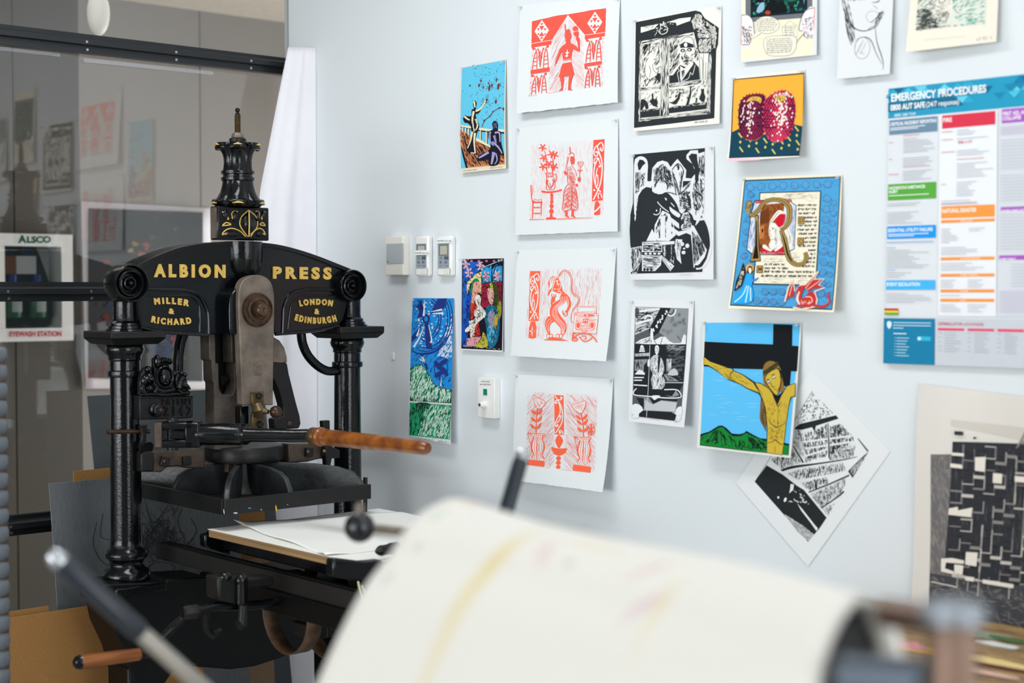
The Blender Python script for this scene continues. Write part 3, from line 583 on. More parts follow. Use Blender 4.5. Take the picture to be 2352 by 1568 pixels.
S.scrib('#8C8F92', 244, 1462, 262, 1464, 8); S.scrib('#8C8F92', 305, 1470, 410, 1482, 12); S.scrib('#8C8F92', 445, 1490, 515, 1500, 12)
S.finish()

# 7 colourful crowded print of figures
S = Sheet('linocut_print', 'small dark bordered print crowded with bright robed figures', 'print', (860, 520, 3.015), [(605, 222), (894, 218), (888, 868), (599, 853)], (.003, .01), pins='ab')
DK = '#1A1422'
S.poly(DK, [(607, 226), (895, 220), (884, 858), (602, 845)])
S.poly('#1C62C4', [(612, 245), (735, 240), (735, 300), (640, 380), (636, 780), (610, 780)]).poly('#2F9BDA', [(740, 290), (810, 275), (806, 380), (745, 395)]).poly('#2F9BDA', [(815, 300), (845, 262), (885, 275), (884, 375), (820, 385)]).line(DK, [(825, 330), (840, 275), (870, 268)], 6)
S.poly('#A2263E', [(740, 400), (884, 375), (880, 560), (740, 560)]).hatch(DK, [(740, 400), (884, 375), (880, 560), (740, 560)], 0, 60, 40, 4, .05).poly('#E7CE9C', [(638, 390), (700, 330), (742, 310), (738, 470), (700, 440), (690, 370), (660, 400)]).poly('#E7CE9C', [(640, 400), (662, 395), (655, 450), (640, 470)])
S.poly('#7C1E34', [(852, 385), (884, 378), (880, 520), (850, 540)])
def robed(S, face, fpts, robe, rpts, hair, hpts): S.poly(robe, rpts, 3); S.poly(hair, hpts, 3); S.poly(face, fpts, 3)
S.poly('#1650B0', [(640, 480), (680, 420), (665, 560), (660, 640), (645, 760), (660, 800), (610, 822), (608, 660), (635, 630)], 3)
robed(S, '#DFA08C', [(690, 390), (725, 385), (732, 440), (712, 470), (700, 520), (672, 525), (680, 440)], '#C63A26', [(668, 520), (700, 510), (715, 560), (690, 620), (668, 650)], '#23814C', [(668, 420), (680, 375), (710, 358), (728, 385), (700, 400), (680, 440), (664, 480)])
robed(S, '#D9A59A', [(785, 430), (818, 425), (828, 480), (812, 550), (795, 520), (782, 470)], '#176A8C', [(770, 570), (800, 545), (850, 560), (868, 640), (860, 760), (830, 830), (790, 830), (775, 700), (762, 620)], '#38481F', [(790, 420), (800, 390), (835, 390), (855, 430), (862, 520), (850, 570), (825, 540), (828, 450)])
S.poly('#B7B53B', [(795, 395), (815, 385), (825, 440), (805, 420)]).poly('#8A8F2A', [(850, 540), (876, 520), (880, 600), (862, 640)], 3)
S.poly('#B42A22', [(655, 690), (720, 650), (735, 750), (700, 765), (655, 745)]).poly('#CE4A3C', [(690, 690), (720, 690), (715, 745)])
S.poly('#E9E3DA', [(705, 480), (725, 472), (738, 500), (735, 545), (765, 580), (770, 620), (735, 650), (700, 690), (690, 760), (665, 765), (665, 720), (640, 735), (628, 715), (660, 680), (655, 655), (695, 640), (690, 590), (712, 560), (700, 520)], 3)
S.hatch(DK, [(700, 480), (768, 580), (735, 655), (690, 750), (640, 730), (660, 660)], 60, 110, 20, 3, .6)
S.poly('#D99BA5', [(640, 775), (740, 760), (720, 830), (640, 825)]).poly('#B9B13A', [(755, 730), (785, 790), (778, 835), (700, 830), (725, 790), (745, 770)], 3).poly('#2E9AC0', [(785, 700), (810, 700), (805, 800), (780, 780)], 3).hatch('#8FD0E8', [(785, 560), (855, 570), (845, 800), (790, 820)], 80, 70, 40, 3, .3).poly('#8C8A9A', [(790, 600), (830, 590), (835, 680), (800, 690)], 3).poly('#B79A35', [(835, 620), (855, 615), (850, 700), (832, 690)], 3)
for x, y in ((635, 260), (655, 320), (735, 270), (775, 345), (850, 340)):
    for k in range(6): S.ell('#D9AEBB', x + 15 * math.cos(k * 1.05), y + 24 * math.sin(k * 1.05), 16, 7, k * 1.05 + .3, lay=k == 0)
    S.ell('#D9AEBB', x, y, 9, 14).hatch(DK, [(x - 22, y - 26), (x + 22, y - 26), (x + 22, y + 26), (x - 22, y + 26)], 60, 12, 16, 2.5, .7)
S.hatch(DK, [(612, 260), (884, 250), (878, 830), (610, 815)], 80, 420, 34, 3.6, .6)
S.line('#9FC7E8', [(740, 290), (800, 265), (850, 245)], 5).line('#2F9BDA', [(808, 270), (806, 385)], 9)
for i in range(9): S.rect('#C96D80' if i % 2 else '#2A1830', 640 + i * 26, 232, 656 + i * 26, 246)
S.hatch(WH, [(612, 822), (875, 845), (873, 852), (610, 832)], 0, 40, 14, 3)
S.finish()

# 8 black window print with a man in a suit
K, PP = '#2C3134', '#E9E8E0'
S = Sheet('linocut_print', 'cream and black linocut of a man in a suit seen through a window', 'print', (1430, 0, 4.9), [(135, 218), (1115, 58), (1090, 1390), (122, 1478)], (.003, .012), paper=PP, pins='ab')
S.poly(K, [(148, 250), (820, 118), (880, 135), (925, 205), (1060, 295), (1084, 315), (1075, 500), (1055, 560), (1046, 900), (1033, 1330), (600, 1385), (128, 1440), (140, 850)])
win_ = [(190, 465), (805, 362), (850, 560), (1003, 600), (985, 1280), (600, 1320), (178, 1372)]
S.poly(PP, win_).hatch(K, [(190, 465), (805, 362), (805, 395), (190, 500)], -9, 60, 110, 6, .04)
S.poly(PP, [(205, 305), (405, 268), (360, 320), (290, 345), (205, 370)]).poly(PP, [(505, 250), (640, 208), (770, 193), (760, 235), (660, 270), (610, 290), (600, 255)]).hatch(K, [(205, 305), (405, 268), (290, 345)], -8, 20, 50, 4).hatch(PP, [(340, 300), (520, 240), (600, 280), (360, 410)], -35, 26, 34, 9, .3)
S.line(PP, [(420, 330), (415, 365), (450, 385), (500, 360), (505, 310), (470, 295), (462, 240), (450, 290), (425, 265), (430, 315), (420, 330)], 8)
# wood frame grain
S.poly(K, [(190, 470), (212, 466), (208, 1330), (178, 1372)]).hatch(PP, [(190, 470), (212, 466), (208, 1330), (178, 1372)], 91, 80, 120, 7, .02)
S.poly(K, [(430, 425), (524, 410), (522, 1310), (422, 1320)]).hatch(PP, [(430, 425), (524, 410), (522, 1310), (422, 1320)], 91, 150, 170, 9, .03)
S.poly(K, [(205, 1340), (985, 1235), (985, 1275), (180, 1372)]).hatch(PP, [(205, 1335), (985, 1240), (985, 1275), (180, 1370)], -8, 110, 130, 7, .03)
S.poly(K, [(205, 990), (430, 965), (430, 1000), (205, 1022)]).hatch(PP, [(205, 990), (430, 965), (430, 1000), (205, 1022)], -7, 40, 90, 6, .03)
S.poly(K, [(525, 940), (950, 895), (950, 935), (525, 985)]).hatch(PP, [(525, 940), (950, 895), (950, 935), (525, 985)], -7, 60, 100, 7, .05)
S.poly(K, [(955, 600), (1003, 600), (985, 1280), (948, 1280)]).hatch(PP, [(955, 600), (1003, 600), (985, 1280), (948, 1280)], 92, 90, 130, 8, .03)
# rain, ghost pale woman at the pane
S.hatch(K, [(215, 500), (430, 465), (425, 960), (215, 985)], -62, 170, 70, 7, .3).poly(PP, [(300, 640), (345, 610), (375, 650), (350, 690), (390, 830), (360, 860), (290, 890), (255, 830), (262, 720)], 3).line(K, [(300, 740), (318, 800), (300, 870)], 5).line(K, [(340, 720), (350, 790), (392, 830)], 5).line(K, [(262, 720), (255, 830), (290, 890)], 4)
S.hatch(K, [(215, 500), (330, 480), (240, 640)], -60, 50, 90, 7, .1)
S.hatch(K, [(528, 440), (650, 420), (650, 700), (528, 850)], -62, 110, 80, 7, .12).hatch(K, [(805, 400), (850, 560), (860, 720), (800, 640)], -60, 40, 60, 6, .2)
S.poly(K, [(365, 870), (400, 822), (425, 825), (425, 935)]).poly(K, [(528, 850), (570, 845), (650, 730), (720, 760), (800, 690), (860, 760), (870, 895), (528, 938)])
S.poly(PP, [(655, 470), (690, 430), (740, 415), (790, 440), (810, 520), (800, 620), (790, 690), (740, 745), (690, 730), (655, 660), (648, 560)], 3).line(K, [(655, 470), (690, 430), (740, 415), (790, 440), (810, 520)], 6).poly(K, [(650, 500), (700, 470), (740, 480), (800, 500), (805, 535), (650, 540)]).ell(PP, 712, 505, 20, 26).ell(K, 680, 570, 26, 20).ell(PP, 680, 572, 12, 8).ell(K, 755, 560, 28, 20).ell(PP, 752, 562, 12, 8)
S.hatch(K, [(650, 600), (700, 600), (760, 640), (800, 560), (795, 680), (740, 742), (690, 730), (655, 660)], 60, 90, 40, 6, .7).line(K, [(720, 560), (702, 640), (730, 650)], 6).line(K, [(690, 690), (715, 680), (745, 692)], 9)
S.poly(PP, [(650, 740), (690, 770), (720, 760), (790, 690), (800, 720), (660, 920), (650, 880)]).poly(K, [(665, 800), (700, 780), (700, 840), (672, 880)]).hatch(PP, [(665, 800), (700, 780), (700, 840), (672, 880)], 30, 14, 20, 5)
S.lines(PP, [[(620, 760), (640, 800), (620, 820), (640, 925)], [(820, 730), (790, 840), (765, 815), (745, 880), (665, 918)]], 6)
# girl in a striped jersey
S.poly(K, [(770, 230), (800, 160), (850, 130), (900, 170), (910, 215), (1060, 300), (1070, 360), (1030, 560), (1000, 600), (860, 600), (800, 340)]).hatch(PP, [(775, 240), (830, 140), (895, 170), (905, 300), (810, 340)], 80, 90, 80, 8, .25)
S.hatch(PP, [(830, 230), (900, 215), (1000, 420), (850, 430)], 10, 70, 46, 15, .2).hatch(PP, [(910, 220), (1050, 300), (1060, 400), (1000, 440)], 50, 70, 60, 9, .25).hatch(PP, [(850, 440), (1005, 425), (1000, 590), (865, 595)], 115, 120, 60, 9, .2).hatch(PP, [(1010, 380), (1065, 360), (1045, 550), (1015, 555)], 95, 40, 80, 8)
S.poly(PP, [(865, 600), (975, 598), (970, 760), (950, 940), (930, 980), (915, 920), (905, 975), (880, 940)]).lines(K, [[(915, 605), (912, 760), (918, 940)], [(865, 605), (880, 940)], [(975, 600), (950, 940)], [(885, 640), (905, 700), (900, 900)], [(940, 700), (935, 900)]], 5).hatch(K, [(880, 900), (950, 900), (940, 985), (890, 975)], 80, 22, 26, 6, .5)
# animals in the grass
S.hatch(K, [(215, 1030), (425, 1010), (420, 1180), (215, 1200)], -50, 30, 44, 4, .4).hatch(K, [(528, 990), (880, 950), (880, 1100), (528, 1170)], -55, 80, 50, 6, .4)
S.poly(K, [(205, 1240), (420, 1215), (420, 1305), (205, 1325)]).poly(K, [(525, 1215), (600, 1190), (700, 1190), (800, 1160), (950, 1150), (945, 1225), (525, 1275)])
S.hatch(PP, [(205, 1225), (420, 1200), (420, 1240), (205, 1262)], 85, 40, 34, 6, .2).hatch(PP, [(525, 1190), (950, 1140), (950, 1180), (525, 1225)], 80, 60, 40, 6, .2)
S.poly(K, [(207, 1130), (245, 1118), (285, 1160), (292, 1225), (262, 1225), (250, 1185), (225, 1235), (207, 1235)], 2).poly(K, [(305, 1140), (335, 1110), (330, 1060), (345, 1045), (350, 1110), (370, 1120), (380, 1095), (400, 1150), (390, 1185), (405, 1210), (345, 1190)])
S.poly(K, [(525, 1150), (570, 1150), (620, 1100), (640, 1040), (658, 1035), (645, 1110), (610, 1170), (580, 1175)]).poly(K, [(715, 1185), (755, 1060), (765, 975), (775, 975), (775, 1060), (745, 1180)]).poly(K, [(865, 1115), (890, 1040), (885, 995), (905, 1005), (920, 995), (918, 1040), (935, 1090), (920, 1150), (890, 1140)]).poly(K, [(822, 1160), (832, 1095), (845, 1110), (835, 1165)])
S.scrib('#8C8A86', 815, 1385, 955, 1372, 20)
S.finish()

# 9 figure with a blank face
K2, P2 = '#2A2F33', '#E0E2E6'
S = Sheet('linocut_print', 'black and white linocut of a black-clad woman with an empty face', 'print', (1430, 310, 4.3556), [(98, 190), (915, 105), (908, 1445), (72, 1448)], (.003, .014), paper='#E0E2E6', pins='ab', curl=lambda a, b: .003 * math.sin(3 * PI * a) * b)
S.poly(K2, [(110, 195), (825, 130), (820, 850), (885, 980), (880, 1100), (845, 1240), (806, 1310), (806, 1370), (85, 1388), (78, 800), (105, 680)])
S.poly(P2, [(115, 300), (140, 230), (190, 212), (240, 240), (256, 310), (250, 460), (292, 458), (288, 530), (240, 520), (160, 610), (130, 890), (115, 690)], 2).poly(K2, [(150, 290), (170, 245), (205, 250), (232, 280), (200, 310), (178, 350), (160, 350)]).hatch(K2, [(130, 360), (180, 360), (180, 560), (130, 600)], 92, 60, 90, 6, .05).hatch(K2, [(180, 390), (235, 370), (225, 500), (180, 530)], 80, 40, 34, 8, .5).hatch(K2, [(140, 640), (290, 540), (180, 700), (130, 880)], -55, 70, 60, 7, .2)
S.poly(P2, [(290, 440), (300, 330), (350, 270), (400, 255), (450, 270), (480, 320), (520, 270), (550, 238), (580, 275), (638, 350), (632, 430), (690, 435), (735, 380), (700, 290), (640, 240), (640, 200), (680, 155), (755, 150), (760, 185), (822, 165), (820, 850), (760, 860), (700, 880), (560, 760), (440, 590), (300, 580)])
S.poly(K2, [(660, 215), (690, 185), (745, 190), (750, 250), (770, 340), (760, 460), (735, 500), (720, 330)]).poly(K2, [(605, 460), (690, 460), (600, 530)])
S.hatch(K2, [(760, 210), (820, 195), (820, 420), (770, 420)], 85, 80, 60, 7, .1).hatch(K2, [(720, 420), (820, 430), (815, 840), (740, 840), (690, 600)], 70, 150, 80, 8, .3)
S.hatch(K2, [(305, 340), (400, 285), (480, 340), (515, 520), (440, 560), (430, 490), (350, 480), (320, 580)], 75, 260, 80, 6, .18, field=lambda x, y: 90 - (x - 395) * .35).poly(P2, [(340, 490), (390, 500), (440, 495), (435, 560), (395, 588), (345, 588)], 2)
for a, b, w in (((505, 380), (560, 600), 44), ((590, 360), (565, 610), 46), ((680, 480), (580, 590), 44), ((450, 570), (545, 600), 40), ((545, 290), (560, 350), 60)):
    dx, dy = b[0] - a[0], b[1] - a[1]; S.line(K2, [a, ((a[0] + b[0]) / 2 + 10, (a[1] + b[1]) / 2), b], [6, w * .25, 4]); S.hatch(K2, [(a[0] - w / 2, a[1]), (a[0] + w / 2, a[1]), (b[0] + 8, b[1]), (b[0] - 8, b[1])], math.degrees(math.atan2(dy, dx)), 16, 90, 5, .1)
S.lines(K2, [[(495, 350), (555, 285), (610, 350), (600, 420)], [(555, 285), (555, 350)], [(500, 360), (535, 600)], [(610, 350), (570, 600)]], 8)
S.hatch(K2, [(560, 560), (680, 560), (700, 760), (570, 740)], 40, 160, 40, 9, .8).poly(K2, [(650, 580), (685, 640), (690, 750), (665, 700)])
S.poly(K2, [(296, 560), (330, 590), (400, 588), (440, 570), (500, 630), (545, 700), (568, 770), (540, 770), (480, 720), (470, 760), (400, 735), (395, 790), (360, 820), (330, 900), (300, 930), (250, 1060), (205, 1075), (200, 1120), (80, 1110), (82, 800), (115, 900), (180, 700), (230, 620)], 2)
S.poly(P2, [(412, 625), (440, 632), (446, 660), (425, 645)]).lines(P2, [[(350, 668), (395, 720), (460, 770)], [(380, 730), (375, 775), (345, 798), (312, 790)], [(480, 675), (520, 720)]], 9).ell(P2, 343, 755, 7, 10)
S.poly(P2, [(245, 1060), (300, 940), (330, 1000), (345, 1060)]).poly(P2, [(400, 755), (470, 790), (510, 900), (530, 1000), (460, 1060), (350, 1058), (320, 1000), (325, 900), (365, 820)]).hatch(K2, [(400, 760), (470, 800), (520, 960), (440, 1050), (350, 1040), (330, 920)], 84, 120, 90, 11, .1)
S.poly(P2, [(470, 715), (500, 740), (575, 790), (570, 830), (500, 790), (472, 750)], 2).poly(P2, [(465, 815), (490, 830), (580, 900), (570, 940), (495, 880)], 2)
S.poly(K2, [(560, 830), (640, 740), (700, 800), (720, 850), (770, 860), (840, 930), (872, 1000), (866, 1090), (830, 1230), (740, 1330), (640, 1330), (600, 1290), (575, 1060)]).ring(P2, 735, 1040, 150, 300, 17, -.12, -1.2, 1.75)
S.poly(P2, [(585, 830), (610, 780), (660, 770), (690, 840), (695, 900), (720, 910), (770, 1000), (850, 1150), (830, 1220), (780, 1290), (720, 1330), (700, 1100), (690, 1000), (640, 980), (560, 1010), (480, 960), (465, 925), (490, 915), (560, 965), (690, 940), (600, 950), (580, 920), (600, 890)], 1)
S.hatch(K2, [(590, 840), (620, 785), (665, 780), (695, 860), (690, 930), (600, 945)], 30, 150, 26, 8, .9).ell(K2, 605, 865, 14, 26).ell(K2, 690, 830, 8, 40).hatch(K2, [(700, 950), (780, 1010), (850, 1150), (720, 1320)], 82, 170, 110, 6, .12).poly(P2, [(735, 900), (775, 760), (800, 700), (815, 740), (770, 870), (740, 905)])
S.poly(K2, [(600, 1030), (640, 1010), (690, 1060), (700, 1320), (610, 1300), (585, 1180)]).ell(P2, 600, 1090, 18, 20).ell(P2, 652, 1108, 22, 22).ell(P2, 612, 1175, 22, 18).ell(P2, 618, 1135, 14, 8).poly(P2, [(530, 1040), (600, 1045), (575, 1180), (590, 1290), (540, 1240), (520, 1130)]).hatch(K2, [(535, 1045), (590, 1050), (570, 1180), (585, 1280), (540, 1230)], 85, 40, 60, 4)
S.poly(P2, [(85, 1130), (200, 1110), (205, 1180), (100, 1370), (88, 1370)]).hatch(K2, [(85, 1130), (200, 1110), (205, 1180), (100, 1370)], 92, 100, 80, 6, .05).poly(P2, [(100, 1385), (205, 1190), (200, 1240), (150, 1385)]).hatch(K2, [(105, 1385), (205, 1200), (200, 1240), (150, 1385)], -55, 50, 70, 5, .05)
S.poly(P2, [(205, 1070), (520, 1060), (515, 1090), (395, 1100), (398, 1170), (205, 1170)]).poly(P2, [(205, 1200), (390, 1205), (385, 1300), (330, 1360), (205, 1360)]).hatch(K2, [(205, 1075), (400, 1075), (398, 1168), (205, 1168)], 0, 80, 70, 5, .05).hatch(K2, [(208, 1205), (388, 1208), (380, 1300), (320, 1355), (208, 1355)], 0, 110, 70, 5, .05).rect(K2, 218, 1105, 305, 1160).rect(K2, 322, 1110, 390, 1160).hatch(P2, [(218, 1105), (305, 1105), (305, 1160), (218, 1160)], 10, 20, 40, 6).hatch(P2, [(322, 1110), (390, 1110), (390, 1160), (322, 1160)], 10, 14, 40, 6)
for x in (243, 285, 327, 368): S.ell(P2, x, 1186, 15, 10)
for x in (230, 260, 295): S.ell(K2, x, 1345, 12, 16)
S.poly(P2, [(390, 1200), (515, 1310), (475, 1362), (390, 1240)]).lines(K2, [[(395, 1212), (500, 1330)], [(390, 1228), (485, 1350)]], 5, 0).poly(K2, [(400, 1100), (520, 1090), (515, 1240), (470, 1280), (405, 1200)]).hatch(P2, [(400, 1100), (520, 1090), (512, 1290), (470, 1280), (405, 1200)], 82, 80, 60, 6, .1)
S.scrib('#B9BCC2', 575, 1405, 700, 1398, 14)
S.finish()

# 10 robed figure in a bathtub
GY = ['#22262A', '#565B60', '#8D9296', '#BFC3C6']
S = Sheet('linocut_print', 'grey etching of a robed figure standing in a bathtub with a pole', 'print', (1430, 670, 4.752), [(98, 85), (780, 88), (705, 1482), (68, 1412)], (.003, .028), paper='#E1E3E6', pins='ab', curl=lambda a, b: .012 * a * b * b)
S.poly(GY[1], [(138, 162), (722, 182), (668, 1270), (650, 1290), (110, 1245)])
S.poly(GY[3], [(140, 165), (415, 178), (300, 400), (138, 470)]).hatch(GY[0], [(140, 180), (415, 180), (300, 395), (138, 460)], -14, 90, 80, 10, .12).ring(WH, 285, 300, 40, 40, 18, 0, PI, 2 * PI).ring(GY[1], 285, 305, 24, 24, 12, 0, PI, 2 * PI).ell(GY[1], 158, 230, 22, 60).hatch(GY[0], [(140, 170), (180, 180), (180, 285), (140, 290)], 40, 40, 16, 5, .8).lines(WH, [[(140, 345), (330, 300)], [(185, 215), (400, 185)]], 22)
S.poly(GY[0], [(415, 176), (530, 178), (400, 440), (350, 480), (300, 480), (290, 410)]).poly(GY[2], [(528, 178), (722, 183), (698, 560), (550, 560), (400, 440)])
for i in range(16): S.ell(WH, 330 + S.r.random() * 40 + (i % 6) * 26, 420 - (i % 6) * 42 + S.r.uniform(-15, 15), 9, 11, lay=i == 0)
S.ring(WH, 535, 205, 45, 60, 14, .3, -.5, 2.2).ring(GY[0], 530, 200, 30, 45, 10, .3, -.4, 2)
for i in range(26):
    x, y = S.r.uniform(430, 690), S.r.uniform(210, 480)
    if x > 690 - (y - 180) * .9 - 60 and x < 690:
        S.line(GY[1], [(x + (17 if j % 2 == 0 else 8) * math.cos(j * PI / 5 - .3), y + (20 if j % 2 == 0 else 9) * math.sin(j * PI / 5 - .3)) for j in range(11)], 4, 0)
S.poly(WH, [(140, 560), (200, 520), (310, 485), (350, 530), (420, 490), (470, 490), (520, 540), (560, 560), (640, 560), (675, 460), (698, 480), (696, 572), (380, 580), (240, 570)]).hatch(GY[1], [(150, 560), (310, 490), (340, 570)], -35, 40, 50, 5).lines(GY[0], [[(350, 530), (375, 575)], [(440, 500), (420, 570)], [(600, 480), (650, 545)]], 6).poly(WH, [(312, 390), (336, 420), (345, 600), (305, 470)]).hatch(GY[2], [(590, 470), (700, 340), (700, 450), (640, 520)], 60, 40, 60, 8)
S.poly(GY[0], [(138, 570), (700, 575), (680, 1000), (640, 1080), (125, 1080)]).hatch(GY[1], [(480, 580), (698, 590), (685, 980), (480, 900)], -12, 110, 70, 14, .35).hatch(GY[2], [(480, 580), (698, 590), (690, 640), (480, 640)], -8, 30, 90, 10)
S.poly(WH, [(185, 655), (200, 590), (215, 578), (235, 595), (250, 655)]).lines(GY[0], [[(190, 615), (240, 612)], [(186, 635), (246, 635)]], 5).poly(GY[3], [(138, 675), (300, 665), (300, 700), (138, 705)]).hatch(GY[0], [(138, 675), (300, 665), (300, 700), (138, 705)], 90, 30, 20, 6).poly(GY[2], [(138, 740), (280, 735), (230, 880), (138, 860)]).hatch(GY[0], [(140, 750), (230, 745), (220, 850), (140, 850)], 90, 40, 60, 6).poly(WH, [(135, 900), (185, 850), (250, 870), (250, 905)]).lines(WH, [[(130, 935), (240, 935)], [(130, 965), (220, 965)], [(128, 1015), (280, 1025)]], 13).poly(GY[2], [(485, 730), (548, 728), (540, 870), (490, 865)]).hatch(WH, [(500, 735), (545, 735), (535, 860), (505, 860)], 90, 14, 80, 10).poly(GY[3], [(500, 905), (560, 840), (600, 850), (618, 910)], 2).poly(GY[2], [(460, 900), (500, 900), (630, 975), (500, 975)]).hatch(GY[0], [(460, 900), (500, 900), (630, 975), (500, 975)], 40, 20, 60, 5).poly(GY[0], [(455, 880), (462, 580), (475, 560), (485, 900)]).line(GY[3], [(480, 990), (680, 992)], 10)
S.poly(GY[3], [(300, 760), (350, 690), (410, 700), (450, 760), (465, 860), (440, 920), (475, 960), (470, 1030), (430, 1080), (420, 1140), (360, 1180), (330, 1130), (335, 1040), (320, 960), (335, 900), (315, 850)], 2).poly('#E6E8EA', [(360, 600), (385, 582), (405, 610), (400, 660), (380, 690), (362, 660)], 2).hatch(GY[0], [(362, 600), (404, 610), (398, 670), (366, 665)], 80, 22, 20, 4, .6).hatch(GY[0], [(310, 760), (355, 700), (440, 740), (462, 860), (470, 1020), (410, 1130), (340, 1120)], 95, 120, 70, 6, .25).hatch(WH, [(330, 740), (400, 720), (455, 820), (465, 980), (420, 1100), (345, 1080)], 95, 80, 80, 12, .3).poly(GY[0], [(395, 700), (425, 700), (405, 890), (392, 880)]).poly(GY[0], [(235, 880), (240, 800), (290, 740), (320, 870), (280, 880)])
S.poly(GY[0], [(130, 1100), (160, 1055), (470, 1065), (610, 1070), (660, 1130), (650, 1160), (420, 1155), (140, 1135)]).poly(GY[2], [(480, 1130), (560, 1140), (600, 1075), (640, 1130), (560, 1150)]).line(WH, [(160, 1055), (130, 1085), (140, 1125), (290, 1140), (480, 1158), (640, 1155), (660, 1125), (610, 1070), (470, 1068)], 12)
S.poly(GY[2], [(160, 1150), (300, 1155), (350, 1190), (420, 1165), (630, 1170), (605, 1315), (330, 1300), (240, 1295)]).poly(GY[0], [(155, 1150), (245, 1160), (245, 1290), (225, 1270)]).poly(GY[0], [(300, 1158), (350, 1225), (440, 1182), (620, 1200), (628, 1172), (420, 1165), (370, 1182)]).poly(GY[3], [(255, 1180), (345, 1230), (440, 1190), (615, 1210), (600, 1308), (255, 1290)])
S.poly(WH, [(112, 1235), (190, 1228), (240, 1290), (190, 1370), (106, 1365)], 2).poly(WH, [(610, 1290), (640, 1255), (680, 1265), (665, 1400), (600, 1400)], 2).poly(GY[0], [(190, 1330), (235, 1295), (340, 1300), (560, 1312), (620, 1345), (600, 1408), (190, 1362)]).hatch(GY[2], [(610, 1340), (668, 1345), (660, 1430), (600, 1425)], 60, 26, 20, 4, .8).hatch(GY[2], [(105, 1330), (130, 1330), (125, 1365), (105, 1360)], 60, 10, 20, 4, .8)
S.line(GY[3], [(305, 580), (297, 900), (278, 1365)], 7).poly(WH, [(280, 760), (300, 730), (300, 810), (282, 812)], 2).poly('#E6E8EA', [(330, 1135), (400, 1130), (430, 1140), (390, 1165), (360, 1182)], 2)
S.scrib('#B5B8BC', 305, 1388, 420, 1405, 12)
S.finish()

# 11 raspberries
S = Sheet('painted_print', 'small print of two raspberries on a striped cloth against orange', 'print', (1650, 150, 6.272), [(215, 165), (1248, 55), (1190, 1325), (150, 1390)], (.003, .028), paper='#EDE8DC', pins='ab', curl=lambda a, b: .008 * b ** 4)
S.poly('#241A2C', [(215, 200), (1240, 105), (1235, 500), (1195, 1310), (178, 1345), (195, 700)]).poly('#E9AC3C', [(225, 212), (1230, 125), (1218, 880), (1090, 850), (700, 880), (300, 915), (203, 965)])
S.poly('#123F52', [(192, 968), (300, 925), (700, 880), (1090, 855), (1212, 882), (1190, 1290), (180, 1345)])
YL = '#CFC45E'
for i in range(14):
    for j in range(-2, 6):
        x, y = 60 + i * 118 + j * 12, 960 + j * 102 + i * 8 - (i % 2) * 50; c = x + 60
        ok = lambda px, py: 205 < px < 1205 and py < 1325 - (px - 190) * .04 and py > 968 - (px - 192) * .11
        if (i + j) % 2 == 0:
            if ok(x - 10, y - 10) and ok(x + 60, y + 80): S.line(YL, [(x, y), (x + 55, y + 72)], 20)
        elif ok(x, y) and ok(x + 55, y + 60): S.ell(YL, x + 20, y + 30, 16, 20, n=12)
def berry(S, pts, dark, mid, hi, hx, hy, n, cx, cy):
    S.poly(dark, sm(pts, True, 4)); P = sm(pts, True, 4); r = S.r
    def ins(x, y):
        c = False; j = len(P) - 1
        for i in range(len(P)):
            a, b = P[i], P[j]
            if (a[1] > y) != (b[1] > y) and x < (b[0] - a[0]) * (y - a[1]) / (b[1] - a[1]) + a[0]: c = not c
            j = i
        return c
    xs = [p[0] for p in P]; ys = [p[1] for p in P]; y = min(ys); row = 0
    while y < max(ys):
        x = min(xs) + (row % 2) * 20
        while x < max(xs):
            if ins(x, y):
                sh = 1 - abs(x - cx) / ((max(xs) - min(xs)) * .62); S.ell(mid, x, y, 15 * max(.5, sh + .25), 25, .15 * (cx - x) / 100, n=10, lay=False)
            x += 39
        y += 36; row += 1
    S.layer()
    for k in range(n):
        x, y = r.gauss(hx, 62), r.gauss(hy, 150)
        if ins(x, y): S.ell(hi, x, y, 10, 17, .3, n=8, lay=False)
    for k in range(0, len(P), 2): S.ell(mid, P[k][0], P[k][1], 13, 17, n=9, lay=False)
berry(S, [(500, 418), (600, 415), (670, 450), (690, 600), (690, 850), (650, 1000), (540, 1075), (420, 1070), (330, 980), (300, 850), (295, 650), (330, 510), (410, 440)], '#3B1232', '#8A2345', '#F0E1DA', 450, 720, 52, 490, 740)
berry(S, [(820, 400), (920, 365), (1010, 385), (1090, 470), (1115, 650), (1095, 830), (1040, 1000), (940, 1080), (830, 1095), (730, 1040), (665, 920), (645, 750), (650, 600), (700, 480)], '#5E1338', '#DB3A5E', '#F4E9DF', 920, 650, 110, 880, 720)
for pts in ([(405, 530), (460, 465), (560, 450), (625, 480), (610, 545), (560, 515), (480, 510)], [(800, 480), (860, 445), (940, 435), (980, 465), (900, 530), (860, 490)]):
    S.poly('#D9B34C', sm(pts, True, 3)).hatch('#4A2A1E', pts, 80, 26, 40, 6, .2)
S.hatch('#F4E9DF', [(760, 480), (830, 400), (1000, 380), (1060, 470), (980, 440), (860, 440)], 75, 34, 60, 15, .2)
S.hatch('#C9CF9A', [(400, 1060), (540, 1085), (670, 990), (680, 1000), (550, 1100), (400, 1080)], 60, 30, 22, 5).hatch('#9CB27A', [(690, 1040), (830, 1105), (1000, 1040), (840, 1130)], 60, 30, 22, 5)
S.poly('#F2C3CF', [(165, 1350), (640, 1348), (640, 1372), (150, 1390)])
S.finish()

